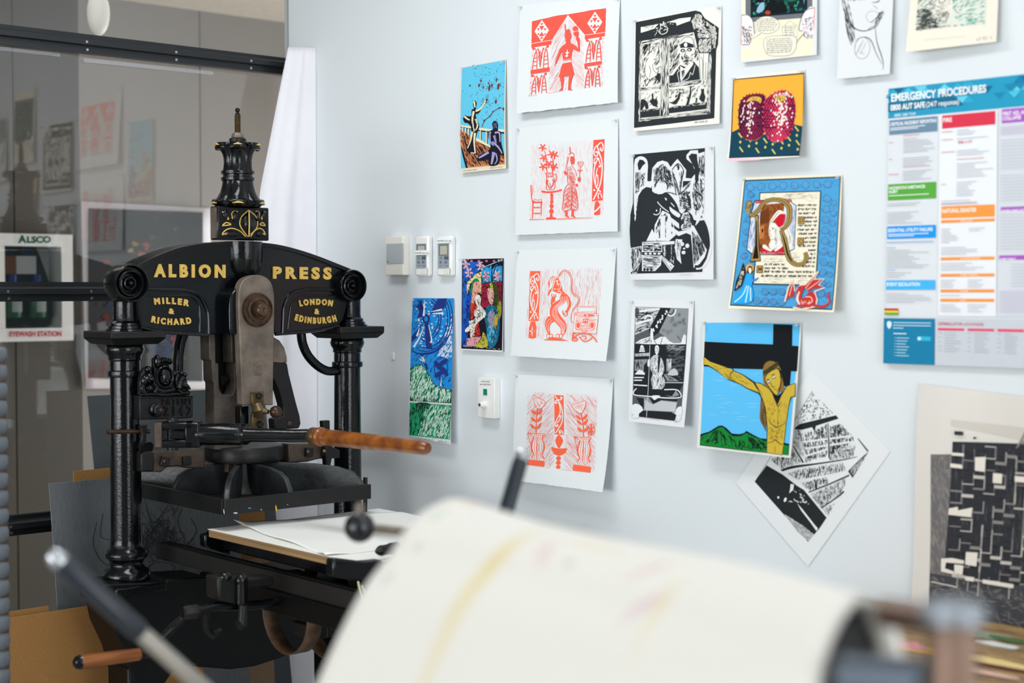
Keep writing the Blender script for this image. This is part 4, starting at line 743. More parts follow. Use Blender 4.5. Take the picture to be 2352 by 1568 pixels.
# 12 illuminated letter
S = Sheet('illuminated_print', 'illuminated page with a big gold letter R in a blue scroll border', 'print', (1660, 390, 4.6117), [(215, 78), (1268, 45), (1205, 1512), (85, 1468)], (.003, .032), paper='#EFE7CF', pins='ab', curl=lambda a, b: .01 * b ** 3)
N = '#241C1C'; CB = '#4C9FD2'; DB = '#1F5C9E'; IV = '#EFE8D2'
S.poly(N, [(232, 108), (1252, 68), (1188, 1488), (104, 1440)]).poly(CB, [(240, 120), (1242, 82), (1178, 1475), (114, 1430)])
def scroll(S, x, y, r, d=1):
    S.line(DB, [(x + d * r * (1 - t / 22) * math.cos(t * .62), y + r * (1 - t / 22) * math.sin(t * .62)) for t in range(20)], r * .21, 0)
    S.line('#8CC8EE', [(x + d * r * .86 * (1 - t / 22) * math.cos(t * .62), y + r * .86 * (1 - t / 22) * math.sin(t * .62)) for t in range(20)], r * .09, 0)
for i in range(8): scroll(S, 290 + i * 118, 178 - i * 4.5, 46, (-1) ** i)
for j in range(10):
    scroll(S, 1105 - j * 4.5, 300 + j * 112, 46, (-1) ** j); scroll(S, 1180 - j * 5, 350 + j * 108, 36, (-1) ** (j + 1))
for j in range(6): scroll(S, 300 - j * 12, 260 + j * 130, 40, (-1) ** j)
for i in range(4): scroll(S, 390 + i * 88, 1385 + i * 5, 44, (-1) ** i); scroll(S, 470 + i * 90, 1290, 42, (-1) ** i)
S.hatch(DB, [(240, 125), (1240, 88), (1175, 1470), (118, 1425)], 20, 500, 30, 3, 1.5)
S.poly(N, [(398, 240), (1045, 222), (1005, 1230), (340, 1215)]).poly(IV, [(406, 250), (1036, 232), (996, 1218), (350, 1203)])
S.hatch('#8A8272', [(410, 255), (1030, 238), (1025, 340), (730, 330), (410, 310)], -1, 90, 90, 3, .05).hatch('#8A8272', [(430, 920), (800, 870), (860, 960), (640, 990), (430, 980)], -1, 70, 80, 3, .05).hatch('#8A8272', [(360, 1110), (1000, 1130), (996, 1212), (355, 1196)], 1, 60, 90, 3, .05)
S.poly(N, [(345, 322), (728, 305), (745, 350), (788, 375), (772, 840), (660, 905), (330, 905), (262, 850), (300, 480)]).poly('#DDE2EA', [(352, 330), (722, 312), (740, 356), (780, 382), (765, 834), (655, 895), (335, 895), (270, 845), (308, 486)]).hatch('#6E86B8', [(352, 360), (420, 360), (330, 860), (272, 845), (308, 486)], 100, 120, 90, 4, .05).hatch('#6E86B8', [(690, 330), (780, 385), (765, 830), (735, 830)], 95, 110, 90, 4, .05)
S.poly('#C94A4E', [(352, 330), (470, 325), (440, 355), (350, 360)]).poly('#C94A4E', [(655, 320), (722, 315), (735, 345), (660, 345)]).hatch(WH, [(352, 330), (722, 315), (735, 345), (350, 360)], 60, 40, 10, 4, .5)
S.poly('#9A5526', [(430, 370), (660, 350), (650, 520), (520, 600), (510, 870), (395, 870), (400, 500)]).hatch('#3A2016', [(430, 370), (660, 350), (650, 520), (520, 600), (510, 870), (395, 870), (400, 500)], 85, 150, 50, 6, .5).poly('#6B3818', [(405, 440), (500, 420), (500, 560), (400, 580)]).poly('#C3763C', [(400, 600), (450, 590), (445, 720), (395, 740)]).ell(N, 430, 645, 10, 22)
S.poly('#F1EBDD', [(500, 590), (540, 560), (580, 590), (585, 690), (560, 740), (570, 800), (510, 830), (500, 790), (520, 745), (498, 690)], 2).poly('#C8192E', [(560, 545), (610, 460), (655, 450), (668, 500), (650, 580), (605, 610)], 2).poly('#F1EBDD', [(500, 580), (515, 530), (580, 440), (620, 430), (670, 455), (660, 470), (610, 470), (530, 560)], 2).lines(N, [[(505, 575), (530, 535), (600, 445)], [(660, 460), (672, 500), (655, 580), (605, 612)]], 5)
S.poly('#F1EBDD', [(600, 620), (690, 560), (740, 700), (745, 820), (660, 800), (590, 800)]).hatch('#A9A28E', [(600, 630), (690, 570), (740, 700), (740, 815), (600, 800)], 78, 50, 130, 4, .08)
S.ell(N, 540, 628, 11, 5).ell(N, 508, 640, 6, 4).lines(N, [[(525, 615), (555, 612)], [(512, 640), (506, 682), (520, 690)], [(508, 708), (528, 704)], [(520, 745), (560, 730)]], 4).hatch('#6A655C', [(560, 600), (590, 640), (585, 800), (560, 800)], 80, 30, 50, 3)
S.poly('#C8192E', [(420, 830), (450, 815), (520, 862), (600, 815), (660, 800), (660, 895), (410, 890)]).poly('#F1EBDD', [(435, 800), (465, 795), (525, 860), (510, 862), (440, 830)], 2).poly('#F1EBDD', [(560, 850), (640, 785), (658, 800), (580, 862)], 2).hatch(WH, [(405, 868), (660, 865), (658, 892), (405, 890)], 60, 40, 16, 4)
# the letter
GL, GD = '#A98C4E', '#5A4726'
def R_(pts, w): S.line(N, pts, [x + 12 for x in w]); S.line(GL, pts, w); S.line(GD, pts, [x * .18 for x in w])
S.poly(N, [(300, 978), (420, 970), (398, 800), (390, 480), (350, 480), (348, 800)]).poly(GL, [(310, 968), (412, 962), (388, 800), (382, 490), (356, 490), (352, 800)]).poly('#17130F', [(330, 945), (395, 940), (378, 800), (372, 540), (362, 540), (356, 800)])
R_([(290, 470), (330, 478), (390, 420), (450, 345), (540, 318), (640, 330), (710, 400), (712, 520), (680, 600), (620, 640)], [26, 40, 34, 36, 30, 44, 52, 46, 34, 26])
R_([(625, 640), (665, 740), (690, 860), (730, 960), (800, 1005), (870, 990), (900, 930), (885, 875)], [30, 46, 50, 44, 36, 34, 40, 30])
S.line('#17130F', [(640, 680), (675, 790), (705, 900), (750, 970)], [4, 18, 20, 6]).poly(GL, [(250, 420), (262, 345), (300, 328), (325, 370), (305, 380), (290, 470), (265, 460)], 2).line(N, [(250, 420), (262, 345), (300, 328), (325, 370), (300, 372), (285, 410)], 6).hatch(N, [(255, 360), (290, 380), (285, 455), (260, 440)], 20, 14, 24, 4)
for i, (x0, x1) in enumerate([(805, 1000), (805, 1000), (815, 1000), (880, 1000), (885, 1008), (808, 1002), (806, 1004), (815, 1002), (882, 1004), (882, 1002), (812, 1000), (920, 1000), (940, 998), (930, 994), (902, 988), (862, 988)]):
    S.scrib(N, x0, 386 + i * 43.3 - (i > 13) * 2, x1, 383 + i * 43.3, 26, .95, 7)
for x0, x1, y in ((460, 668, 1012), (465, 700, 1052), (460, 690, 1088), (708, 985, 1092), (430, 960, 1135)): S.scrib(N, x0, y, x1, y + 3, 26, .95, 7)
for x, y, t in ((808, 495, 'D'), (805, 718, 'O'), (378, 1015, 'M')): S.poly(N, [(x, y), (x + 68, y), (x + 66, y + 80), (x - 2, y + 78)]).poly('#C29A55', [(x + 7, y + 7), (x + 61, y + 7), (x + 59, y + 73), (x + 6, y + 71)]).text('#4A3418', t, (x + 14, y + 60), (x + 54, y + 60), 44, .02)
# angel and dragon
S.poly('#1E1A18', [(235, 980), (262, 1090), (225, 1230), (150, 1290), (165, 1180), (205, 1080)]).hatch(IV, [(235, 1000), (255, 1090), (220, 1220), (160, 1270), (205, 1090)], 25, 70, 34, 5, .2).ell('#D9A24C', 305, 1045, 44, 46).poly('#5A2E1C', [(280, 1060), (300, 1020), (330, 1030), (335, 1080), (322, 1100), (280, 1100)], 2).poly('#F3E6D4', [(292, 1050), (318, 1040), (325, 1080), (305, 1100)], 2)
S.poly('#29A4E8', [(275, 1110), (330, 1105), (345, 1170), (330, 1230), (352, 1300), (340, 1400), (240, 1420), (135, 1410), (180, 1320), (235, 1260), (258, 1180)], 2).lines('#BFE3F8', [[(280, 1230), (240, 1330), (160, 1405)], [(300, 1230), (275, 1410)], [(320, 1250), (330, 1390)]], 12).poly('#4B7FD0', [(320, 1110), (345, 1160), (400, 1140), (395, 1160), (340, 1190)], 2)
DR = '#C4332F'
S.line('#F0D8C8', [(690, 1400), (720, 1250), (770, 1170), (790, 1290), (850, 1220), (900, 1220), (1035, 1075), (1000, 1160), (1095, 1160), (1040, 1220), (1105, 1250), (1000, 1290), (1030, 1380), (1020, 1450), (870, 1480), (780, 1460)], 16, 0)
S.poly(DR, [(700, 1385), (730, 1260), (768, 1190), (778, 1290), (790, 1350), (740, 1350)]).poly(DR, [(885, 1240), (1020, 1100), (975, 1170), (1075, 1165), (1020, 1215), (1085, 1250), (980, 1262), (930, 1290)]).poly(DR, [(815, 1265), (835, 1235), (880, 1230), (885, 1265), (862, 1330), (880, 1370), (950, 1290), (1010, 1330), (1020, 1400), (960, 1460), (860, 1450), (810, 1455), (840, 1400), (810, 1330)], 2).line('#F0D8C8', [(840, 1290), (820, 1370), (850, 1430)], [10, 26, 14]).hatch('#F0D8C8', [(860, 1380), (990, 1390), (960, 1440), (860, 1430)], 85, 22, 40, 6).line('#F0D8C8', [(905, 1350), (960, 1350), (980, 1400), (930, 1420)], 8).line(DR, [(1000, 1440), (1100, 1450), (1165, 1400), (1140, 1330), (1160, 1290)], [26, 30, 20, 16, 8]).ell(N, 850, 1252, 5, 4).lines('#F0D8C8', [[(735, 1340), (765, 1200)], [(900, 1260), (1010, 1120)], [(920, 1275), (1060, 1172)]], 6)
S.finish()

# 13 man on a cross
S = Sheet('painted_print', 'bold print of a thin man on a black cross against blue sky', 'print', (1580, 720, 4.6133), [(165, 72), (1208, 92), (1105, 1530), (112, 1418)], (.003, .035), paper='#DEDFD9', pins='ab', curl=lambda a, b: .006 * b * b)
B2 = '#5BBBEE'; Y2 = '#C9AC3C'; K3 = '#14181C'
S.poly(B2, [(186, 96), (600, 95), (1190, 105), (1175, 340), (1130, 800), (1085, 1500), (600, 1450), (145, 1390), (165, 700)])
for i in range(26): x, y = S.r.uniform(220, 700), S.r.uniform(620, 1180); S.line('#86CBEE', [(x, y), (x + 50, y + S.r.uniform(-8, 8)), (x + 110, y + S.r.uniform(-14, 14))], [2, 8, 2])
for i in range(12): x, y = S.r.uniform(220, 780), S.r.uniform(120, 270); S.line('#86CBEE', [(x, y), (x + 90, y + 6)], [2, 7, 2], 0)
S.poly(K3, [(180, 297), (500, 312), (905, 326), (908, 112), (1110, 118), (1108, 340), (1176, 345), (1160, 612), (1098, 610), (1085, 790), (860, 700), (800, 590), (480, 582), (320, 560), (172, 560)])
hill = [(148, 1278), (240, 1250), (340, 1188), (380, 1186), (425, 1215), (480, 1270), (560, 1278), (610, 1265), (635, 1242), (700, 1280), (780, 1320), (860, 1328), (1090, 1380), (1085, 1500), (600, 1450), (145, 1395)]
S.poly(K3, hill).poly('#128032', [(150, 1300), (250, 1262), (350, 1205), (385, 1205), (430, 1250), (490, 1300), (570, 1300), (635, 1265), (720, 1310), (860, 1355), (1085, 1400), (1083, 1496), (600, 1444), (148, 1388)])
S.hatch(K3, [(300, 1230), (400, 1215), (480, 1310), (860, 1370), (850, 1460), (600, 1440), (300, 1400)], 75, 60, 130, 12, .35).hatch(K3, [(150, 1300), (350, 1215), (350, 1400), (150, 1385)], 125, 26, 110, 10, .2).hatch(K3, [(640, 1280), (850, 1350), (850, 1440), (660, 1440)], 50, 30, 120, 11, .2)
S.poly('#7A5F34', [(780, 900), (800, 860), (850, 1100), (840, 1250), (815, 1200), (785, 1150), (772, 1100)]).hatch('#4A3820', [(780, 900), (800, 860), (850, 1100), (840, 1250), (780, 1130)], 85, 40, 90, 5, .06)
S.poly(K3, [(172, 450), (240, 500), (350, 540), (480, 595), (600, 650), (715, 725), (780, 735), (880, 800), (960, 870), (1010, 830), (1060, 760), (1150, 735), (1148, 880), (1100, 890), (1085, 960), (1062, 1120), (1040, 1350), (1020, 1500), (850, 1475), (850, 1200), (820, 960), (760, 850), (640, 800), (560, 750), (470, 715), (430, 700), (300, 600), (215, 555), (172, 548)])
S.poly(Y2, [(176, 462), (240, 510), (350, 548), (465, 588), (485, 605), (590, 655), (700, 735), (765, 838), (640, 790), (560, 742), (460, 700), (420, 690), (300, 592), (220, 545), (176, 540)]).poly(Y2, [(722, 732), (780, 745), (870, 805), (905, 850), (960, 970), (1000, 870), (1060, 770), (1144, 742), (1140, 870), (1095, 885), (1078, 960), (1056, 1120), (1034, 1350), (1016, 1495), (858, 1472), (858, 1200), (835, 1000), (800, 900)])
S.lines(K3, [[(410, 660), (460, 690), (455, 640), (485, 610), (470, 580), (380, 575)], [(905, 850), (950, 960), (970, 980), (1000, 930)], [(968, 985), (965, 1190)], [(860, 1110), (900, 1170), (945, 1200), (1000, 1190), (1050, 1150)], [(860, 1370), (910, 1360), (945, 1340), (1000, 1385), (1030, 1375)], [(785, 880), (800, 920)], [(1085, 950), (1110, 880)], [(740, 770), (800, 860)], [(880, 800), (910, 850)], [(940, 1410), (942, 1470)]], [4, 10, 4])
S.hatch('#6A5518', [(800, 900), (1080, 900), (1040, 1350), (870, 1350)], 85, 110, 46, 4, .4).hatch('#6A5518', [(200, 500), (470, 600), (700, 750), (640, 780), (440, 690), (220, 540)], 28, 50, 50, 4, .2).hatch(K3, [(870, 1200), (1040, 1200), (1020, 1340), (870, 1340)], 10, 30, 60, 4, .3)
S.poly('#8A6A38', [(800, 590), (830, 520), (885, 500), (950, 525), (990, 590), (1000, 660), (1030, 790), (1010, 830), (930, 830), (860, 800), (810, 740)], 2).poly(K3, [(820, 700), (845, 630), (950, 575), (990, 610), (1000, 700), (985, 800), (955, 872), (910, 850), (855, 770)], 2).poly(Y2, [(828, 700), (850, 640), (945, 585), (975, 620), (990, 700), (975, 790), (955, 862), (918, 840), (862, 765)], 2)
S.hatch('#4A4A22', [(795, 620), (880, 560), (960, 500), (980, 540), (900, 600), (810, 660)], -32, 120, 50, 8, .4).poly('#4A4A22', [(800, 610), (880, 565), (945, 510), (965, 545), (890, 600), (812, 650)]).hatch('#23240F', [(795, 620), (880, 560), (960, 505), (980, 540), (900, 605), (810, 660)], -50, 60, 30, 6, .6)
for x, y in ((917, 670), (862, 718)): S.ell(K3, x, y + 2, 22, 18, -.5).ell(WH, x, y, 18, 11, -.5).ell(K3, x - 2, y - 4, 6, 5)
S.lines(K3, [[(885, 730), (905, 780), (930, 770)], [(920, 805), (945, 795)], [(890, 650), (930, 640)], [(840, 700), (870, 695)], [(975, 620), (995, 610), (985, 680)], [(950, 830), (975, 790)]], 6)
S.finish()

# 14 tilted print of buildings
K4 = '#262A2C'; P4 = '#E3E6E8'
S = Sheet('linocut_print', 'black and white print of tower blocks hung corner up under the cross print', 'print', (1660, 840, 3.2659), [(660, 30), (1258, 640), (640, 1505), (100, 880)], (.0018, .0025), paper='#E3E6E8', pins='')
S.poly(P4, [(672, 190), (1095, 640), (640, 1318), (242, 868)])
S.hatch(K4, [(672, 190), (840, 365), (560, 440), (545, 395)], 35, 140, 22, 7, .9).line(K4, [(672, 190), (545, 395), (242, 868)], 3, 0)
S.poly(K4, [(545, 460), (580, 435), (850, 370), (870, 395), (700, 450), (690, 495), (670, 460), (590, 480), (540, 475)])
q = lambda pts, ang, n, L, w, j=.05: S.hatch(K4, pts, ang, int(n * 1.6), L, w * .6, j)
q([(600, 500), (680, 480), (785, 430), (785, 680), (620, 730)], 84, 200, 40, 10); q([(805, 450), (880, 430), (985, 530), (1000, 560), (805, 680)], 80, 230, 34, 10, .15)
q([(540, 480), (580, 450), (640, 640), (600, 700), (525, 590)], 65, 70, 26, 5); S.text(K4, 'WEST', (565, 480), (605, 600), 20, .03)
for a, b in (((600, 570), (1010, 520)), ((620, 620), (1040, 560)), ((610, 680), (800, 620))): S.line(P4, [a, b], 14, 0)
S.lines(K4, [[(790, 430), (800, 690)], [(1015, 545), (1090, 640)], [(530, 600), (605, 725)]], [7, 12], 0)
q([(800, 640), (1000, 580), (980, 690), (800, 720)], 88, 120, 26, 6)
S.line(K4, [(430, 790), (520, 760), (700, 735), (900, 705), (1010, 680)], [16, 20, 12, 8, 4])
q([(350, 700), (520, 620), (600, 720), (440, 780)], 100, 120, 40, 6); q([(470, 800), (640, 760), (900, 720), (940, 790), (800, 830), (560, 860)], 98, 220, 34, 6)
S.poly(K4, [(940, 790), (1040, 690), (1095, 640), (1060, 700), (975, 840)]).hatch(P4, [(950, 790), (1090, 645), (980, 830)], -50, 40, 40, 5)
S.lines(P4, [[(560, 860), (800, 820), (940, 790)], [(340, 720), (560, 880)]], [10, 18], 0)
q([(570, 880), (780, 830), (800, 880), (660, 945)], 92, 120, 30, 5); q([(650, 960), (940, 830), (900, 950), (740, 1070)], 60, 160, 60, 3.5, .9)
S.lines(K4, [[(645, 948), (780, 895), (950, 820)], [(740, 1068), (880, 970), (910, 940)], [(660, 770), (640, 830)], [(690, 850), (705, 920)]], [8, 12], 0)
S.poly(K4, [(330, 745), (450, 815), (560, 900), (610, 930), (780, 1138), (725, 1220), (640, 1318), (460, 1115), (242, 868)]).hatch(P4, [(460, 1110), (590, 1185), (690, 1270), (645, 1318), (560, 1240)], 48, 200, 60, 9, .1).hatch(P4, [(520, 880), (600, 950), (650, 1040), (480, 1020), (540, 960)], 70, 26, 26, 8, .6).ell(P4, 418, 986, 8, 9).ell(P4, 470, 1003, 10, 18, .4).poly(P4, [(510, 885), (535, 890), (530, 930), (500, 955), (508, 915)]).poly(P4, [(560, 1030), (600, 1075), (690, 1190), (715, 1218), (705, 1240), (660, 1175), (590, 1085)])
q([(750, 1070), (850, 1020), (790, 1130)], 70, 40, 30, 4)
S.finish()

# 15 comic page, 16 charcoal head, 17 tinted etching (their tops run out of view)
S = Sheet('comic_print', 'cream comic print with speech bubbles and two shouting bald heads', 'print', (1660, 0, 3.3988), [(150, -560), (745, -690), (733, 428), (140, 490)], (.003, .012), paper='#E0E2E4')
S.poly('#EFE8CF', [(160, -520), (705, -640), (705, 432), (142, 470)]).poly('#6E7378', [(178, -420), (700, -530), (700, 135), (178, 175)]).poly('#16262A', [(215, -380), (665, -480), (660, 100), (218, 138)])
for c, n, w in (('#1F6B57', 60, 26), ('#2FA07E', 40, 16), ('#2E4E86', 26, 14), ('#7CB6C8', 12, 8), ('#0E1417', 50, 22)): S.hatch(c, [(220, -370), (660, -470), (655, 90), (222, 125)], -60, n, 90, w, .8)
S.poly('#0E1417', [(330, 60), (390, -20), (430, 30), (470, 10), (500, 90), (330, 112)], 2).ell('#B4422C', 352, 98, 22, 16).poly('#8FB9CF', [(262, 90), (290, 30), (320, 20), (325, 70), (290, 100)], 2)
S.poly('#F0E8EC', [(148, 115), (190, 115), (232, 150), (242, 200), (240, 260), (220, 265), (215, 220), (200, 280), (215, 320), (210, 360), (150, 350)], 2).lines('#3A3644', [[(150, 118), (200, 118), (235, 160), (242, 215), (250, 262)], [(150, 220), (190, 235), (225, 240)], [(205, 205), (228, 215)], [(195, 250), (185, 300), (210, 345), (150, 350)]], 5).hatch('#3A3644', [(150, 200), (240, 215), (220, 350), (150, 345)], 70, 70, 34, 4, .4).line('#E88A80', [(148, 115), (143, 350)], 5)
S.poly('#F0E8EC', [(718, 60), (650, 80), (612, 150), (600, 220), (595, 240), (640, 240), (640, 280), (670, 300), (700, 290), (712, 320)], 2).lines('#3A3644', [[(716, 60), (650, 82), (612, 150), (596, 232), (625, 240)], [(640, 245), (635, 280), (670, 300)], [(640, 150), (700, 140)]], 5).hatch('#3A3644', [(615, 150), (715, 120), (712, 310), (640, 290)], 75, 60, 34, 4, .5).line('#E88A80', [(718, 60), (712, 220)], 5)
GI = '#77736C'
S.ell('#F3EEDC', 346, 195, 97, 68).ring(GI, 346, 195, 97, 68, 3).poly('#F3EEDC', [(265, 230), (300, 250), (235, 305)]).lines(GI, [[(265, 235), (232, 305), (300, 262)]], 3, 0).poly('#F3EEDC', [(465, 210), (580, 200), (585, 285), (475, 285)]).line(GI, [(465, 210), (580, 200), (585, 285), (475, 285), (465, 210)], 3, 0).lines(GI, [[(480, 205), (525, 160), (575, 198)]], 2, 0)
S.poly('#F3EEDC', [(320, 340), (345, 290), (450, 280), (560, 285), (578, 340), (545, 420), (450, 438), (350, 425)], 3).line(GI, sm([(320, 340), (345, 290), (450, 280), (560, 285), (578, 340), (545, 420), (450, 438), (350, 425)], True, 3) + [(320, 340)], 3, 0).lines(GI, [[(575, 320), (635, 262), (572, 340)]], 3, 0)
for i in range(7): S.scrib(GI, 285 - (4 - abs(i - 3)) * 6, 155 + i * 15, 405 + (3 - abs(i - 3)) * 8, 148 + i * 15, 10, 1, 2.4)
for i in range(4): S.scrib(GI, 485, 225 + i * 18, 570, 220 + i * 18, 12, 1, 3)
for i in range(8): S.scrib(GI, 345, 312 + i * 15, 550 - abs(i - 3) * 4, 303 + i * 15, 10, 1, 2.4)
S.finish()

S = Sheet('charcoal_drawing', 'loose charcoal drawing of a head and neck on a white strip', 'drawing', (1660, 0, 3.3988), [(925, -420), (1355, -500), (1303, 578), (893, 618)], (.003, .016), paper='#E1E4E6', deckle=.0006)
CH = '#3C4046'
S.hatch(CH, [(940, -380), (1330, -450), (1310, -30), (1090, 10), (975, 20), (930, -20)], 80, 360, 130, 9, .25).hatch(CH, [(925, -20), (985, 20), (1020, 190), (1050, 330), (1000, 350), (960, 200)], 76, 70, 110, 5, .12)
S.lines(CH, [[(930, -60), (935, 30), (970, 130), (1000, 200), (1060, 235), (1120, 240), (1200, 205), (1235, 130), (1250, 80)], [(975, 100), (1000, 180), (1040, 225)], [(1150, 180), (1200, 140), (1240, 95), (1260, 110)], [(960, 150), (975, 260), (1005, 355)], [(1190, 200), (1205, 330), (1250, 470), (1250, 545)], [(1030, 380), (1050, 310), (1110, 290), (1160, 320), (1200, 420), (1245, 500)], [(1165, 20), (1210, 15), (1230, -10)], [(1175, 40), (1210, 70)]], [3, 8, 3])
S.ring('#8A8E94', 1090, 375, 60, 85, 4, .1).ring('#8A8E94', 1170, 130, 50, 45, 3).lines(CH, [[(1050, 420), (1100, 310)], [(1075, 425), (1120, 330)], [(1035, 430), (1080, 340)], [(1070, 400), (1110, 428)]], [2, 6, 2]).hatch(CH, [(1225, 80), (1260, 90), (1240, 150), (1190, 205), (1120, 240), (1180, 190)], -40, 60, 30, 5, .3)
S.finish()

S = Sheet('etching_print', 'cream sheet with a green and grey tinted etching of a seabird-like shape', 'print', (1660, 0, 3.3988), [(1500, -470), (2180, -600), (2135, 325), (1443, 412)], (.003, .022), paper='#EDE5D6', curl=lambda a, b: .008 * b * b * (1 - a))
S.poly('#DDE0D4', [(1530, -330), (2080, -430), (2055, 190), (1800, 215), (1520, 240)]).hatch('#4FA090', [(1780, -380), (2075, -420), (2052, 185), (1850, 200), (1770, 60)], -15, 300, 80, 8, .35).hatch('#3C4240', [(1528, -320), (1800, -370), (1760, 60), (1620, 120), (1525, 60)], -10, 300, 60, 7, .5).hatch('#3C4240', [(1520, 60), (1620, 70), (1700, 205), (1900, 195), (1510, 245)], -6, 200, 80, 7, .25).poly('#E9E4D8', [(1690, -30), (1760, -60), (1800, 20), (1790, 110), (1720, 150), (1640, 140), (1660, 60)], 3).hatch('#3C4240', [(1640, 110), (1790, 80), (1750, 190), (1660, 200)], 40, 90, 30, 6, .8).hatch('#3C4240', [(1660, 20), (1790, 0), (1780, 100), (1650, 120)], 20, 40, 40, 3, .6).lines('#E9E9DC', [[(1830, 80), (1860, -60), (1850, 60), (1920, -70), (1880, 80), (1980, -40), (1890, 95), (1830, 80)]], 6).ring('#3C4240', 1715, 5, 24, 18, 6)
S.scrib('#8E8A80', 1990, 322, 2110, 305, 34, .8, 3.5).line('#C9C0AC', [(1580, 318), (1900, 285)], 3, 0)
S.finish()

# 18 emergency poster (the right part runs out of view)
def poster():
    S = Sheet('wall_poster', 'large emergency procedures poster with a blue triangle-patterned heading', 'poster', (2000, 160, 2.2386), [(92, 98), (1390, -42), (1420, 1556), (75, 1508)], (.0025, .004), paper='#DDE1E6')
    L = lambda x, y: (x, y)
    def top(x): return 98 - (x - 92) * .1079           # upper edge of the sheet at x
    def P(x, y):                                        # y measured down the sheet along its left edge (98..1508)
        t = (y - 98) / 1410; return (x - (x - 90) * 0 - 17 * t * (1 - (x - 92) / 1300), top(x) + t * ((1508 + (x - 75) * .0357) - top(x)))
    def R4(c, x0, y0, x1, y1): S.poly(c, [P(x0, y0), P(x1, y0), P(x1, y1), P(x0, y1)])
    def T(c, t, x0, x1, y, cap, b=.02): S.text(c, t, P(x0, y), P(x1, y), cap, b)
    def small(c, x0, x1, y, h=3.2, ind=0):
        S.layer(); x = x0 + ind
        S.stroke(c, [P(x, y), P(x1, y)], h, 0)
    R4('#2C9AC0', 92, 98, 1390, 252)
    cols = ['#1D7FA8', '#4FC0DC', '#186A8C', '#38A8CC', '#2288AE', '#6BCFE4']
    for i in range(62):
        x = S.r.uniform(110, 1340); y = 100 + 36 * S.r.randint(0, 2); u = 1 if S.r.random() < .6 else -1
        S.layer(); S._add(cols[i % 6], [P(x - 34, y + (36 if u > 0 else 2)), P(x + 34, y + (36 if u > 0 else 2)), P(x, y + (2 if u > 0 else 36))], [(0, 1, 2)])
    S.poly('#1C6E8E', [P(92, 172), P(440, 172), P(480, 218), P(92, 218)])
    T('#F4F8FA', 'EMERGENCY PROCEDURES', 106, 596, 166, 38, .03); T('#F4F8FA', '0800 AUT SAFE', 104, 282, 212, 29, .03); T('#F4F8FA', '(24/7 response)', 286, 456, 212, 27, .008); T('#E4F2F8', '0800 288 7234', 124, 234, 246, 14, .012)
    R4('#E9ECF1', 358, 258, 655, 1262); R4('#D5D9E0', 660, 258, 960, 1262); R4('#E9ECF1', 966, 258, 1380, 1262)
    def head(c, x0, x1, y0, y1, t, sub=(), cap=17, frac=.9):
        R4(c, x0, y0, x1, y1)
        for i, a in enumerate(t): T('#F8F8F8', a, x0 + 4, x0 + 4 + min((x1 - x0) * frac, len(a) * cap * .62), y0 + 8 + (i + 1) * (cap + 4), cap, .02)
        for i, w in enumerate(sub): small('#E9EEF2', x0 + 5, x0 + (x1 - x0) * w, y0 + 14 + len(t) * (cap + 5) + i * 9 + 5, 4)
    head('#6E8CA6', 100, 346, 262, 336, ['CRITICAL INCIDENT REPORTING'], (.75, .6), 17, .97)
    head('#5AA842', 97, 343, 590, 672, ['HAZARDOUS SUBSTANCES', 'ALERT'], (.85,), 15, .82)
    head('#2098E8', 95, 344, 806, 870, ['ESSENTIAL UTILITY FAILURE'], (.85, .55), 17, .92)
    head('#48B4F0', 92, 343, 1082, 1130, ['EVENT ESCALATION'], (), 17, .68)
    head('#D83A50', 371, 645, 262, 328, ['FIRE'], (), 22, .17); head('#F29A48', 371, 645, 716, 776, ['NATURAL DISASTER'], (), 20, .64)
    head('#A85CC0', 678, 960, 258, 326, ['FIRST AID, ACCIDENTS,', 'COLLAPSE'], (), 19, .72); head('#A85CC0', 675, 960, 732, 752, ['POSSIBLE HEART ATTACK'], (), 11, .7); head('#A85CC0', 668, 960, 966, 988, ['BOMB THREAT'], (), 12, .35)
    for y, t in ((784, 'EARTHQUAKE'), (970, 'VOLCANIC ERUPTION'), (1052, 'STORMS, TORNADO'), (1130, 'TSUNAMI'), (1176, 'FLOOD')): R4('#F29A48', 371, y, 645, y + 15); T('#FBEEDF', t, 470, 470 + len(t) * 6, y + 12, 8, .01)
    gc = '#9DA3AB'
    def para(x0, x1, y0, y1, c=gc, ind=0, step=11):
        y = y0
        while y < y1: small(c, x0, x0 + (x1 - x0) * S.r.uniform(.45, 1), y, 2.6, ind); y += step
    small('#C98A92', 172, 256, 346); small('#C98A92', 100, 120, 376); para(172, 336, 364, 440); small('#C98A92', 100, 116, 462); para(172, 336, 462, 500); small('#C98A92', 172, 312, 506); para(172, 336, 528, 582); small('#C98A92', 100, 152, 540)
    para(97, 340, 690, 712); para(97, 280, 736, 800); small('#6EA8D8', 95, 334, 888, 4); small('#6EA8D8', 95, 140, 916); para(97, 336, 930, 1020); small('#6EA8D8', 95, 140, 1030); para(97, 240, 1044, 1070); para(97, 330, 1150, 1200)
    for i, c in enumerate(('#C4363C', '#E8D040', '#58A848')): R4(c, 88, 1226 + i * 11, 158, 1237 + i * 11)
    small('#C98A92', 372, 428, 344); para(450, 560, 342, 366); small('#C98A92', 372, 430, 384); T('#CF4458', 'Dial 1-111', 456, 526, 408, 15, .012); para(450, 620, 384, 390); small('#C98A92', 372, 440, 446); para(450, 630, 444, 470); small('#C98A92', 450, 590, 486); para(450, 640, 508, 580); para(450, 560, 600, 672); small('#C98A92', 372, 398, 606); para(372, 580, 690, 702); small('#C98A92', 372, 560, 706)
    para(374, 470, 830, 900); para(515, 620, 830, 852); para(374, 600, 922, 960); para(374, 600, 1000, 1044); para(374, 480, 1085, 1120); para(512, 620, 1085, 1120); para(374, 520, 1160, 1170); para(374, 480, 1206, 1240); para(512, 620, 1206, 1250)
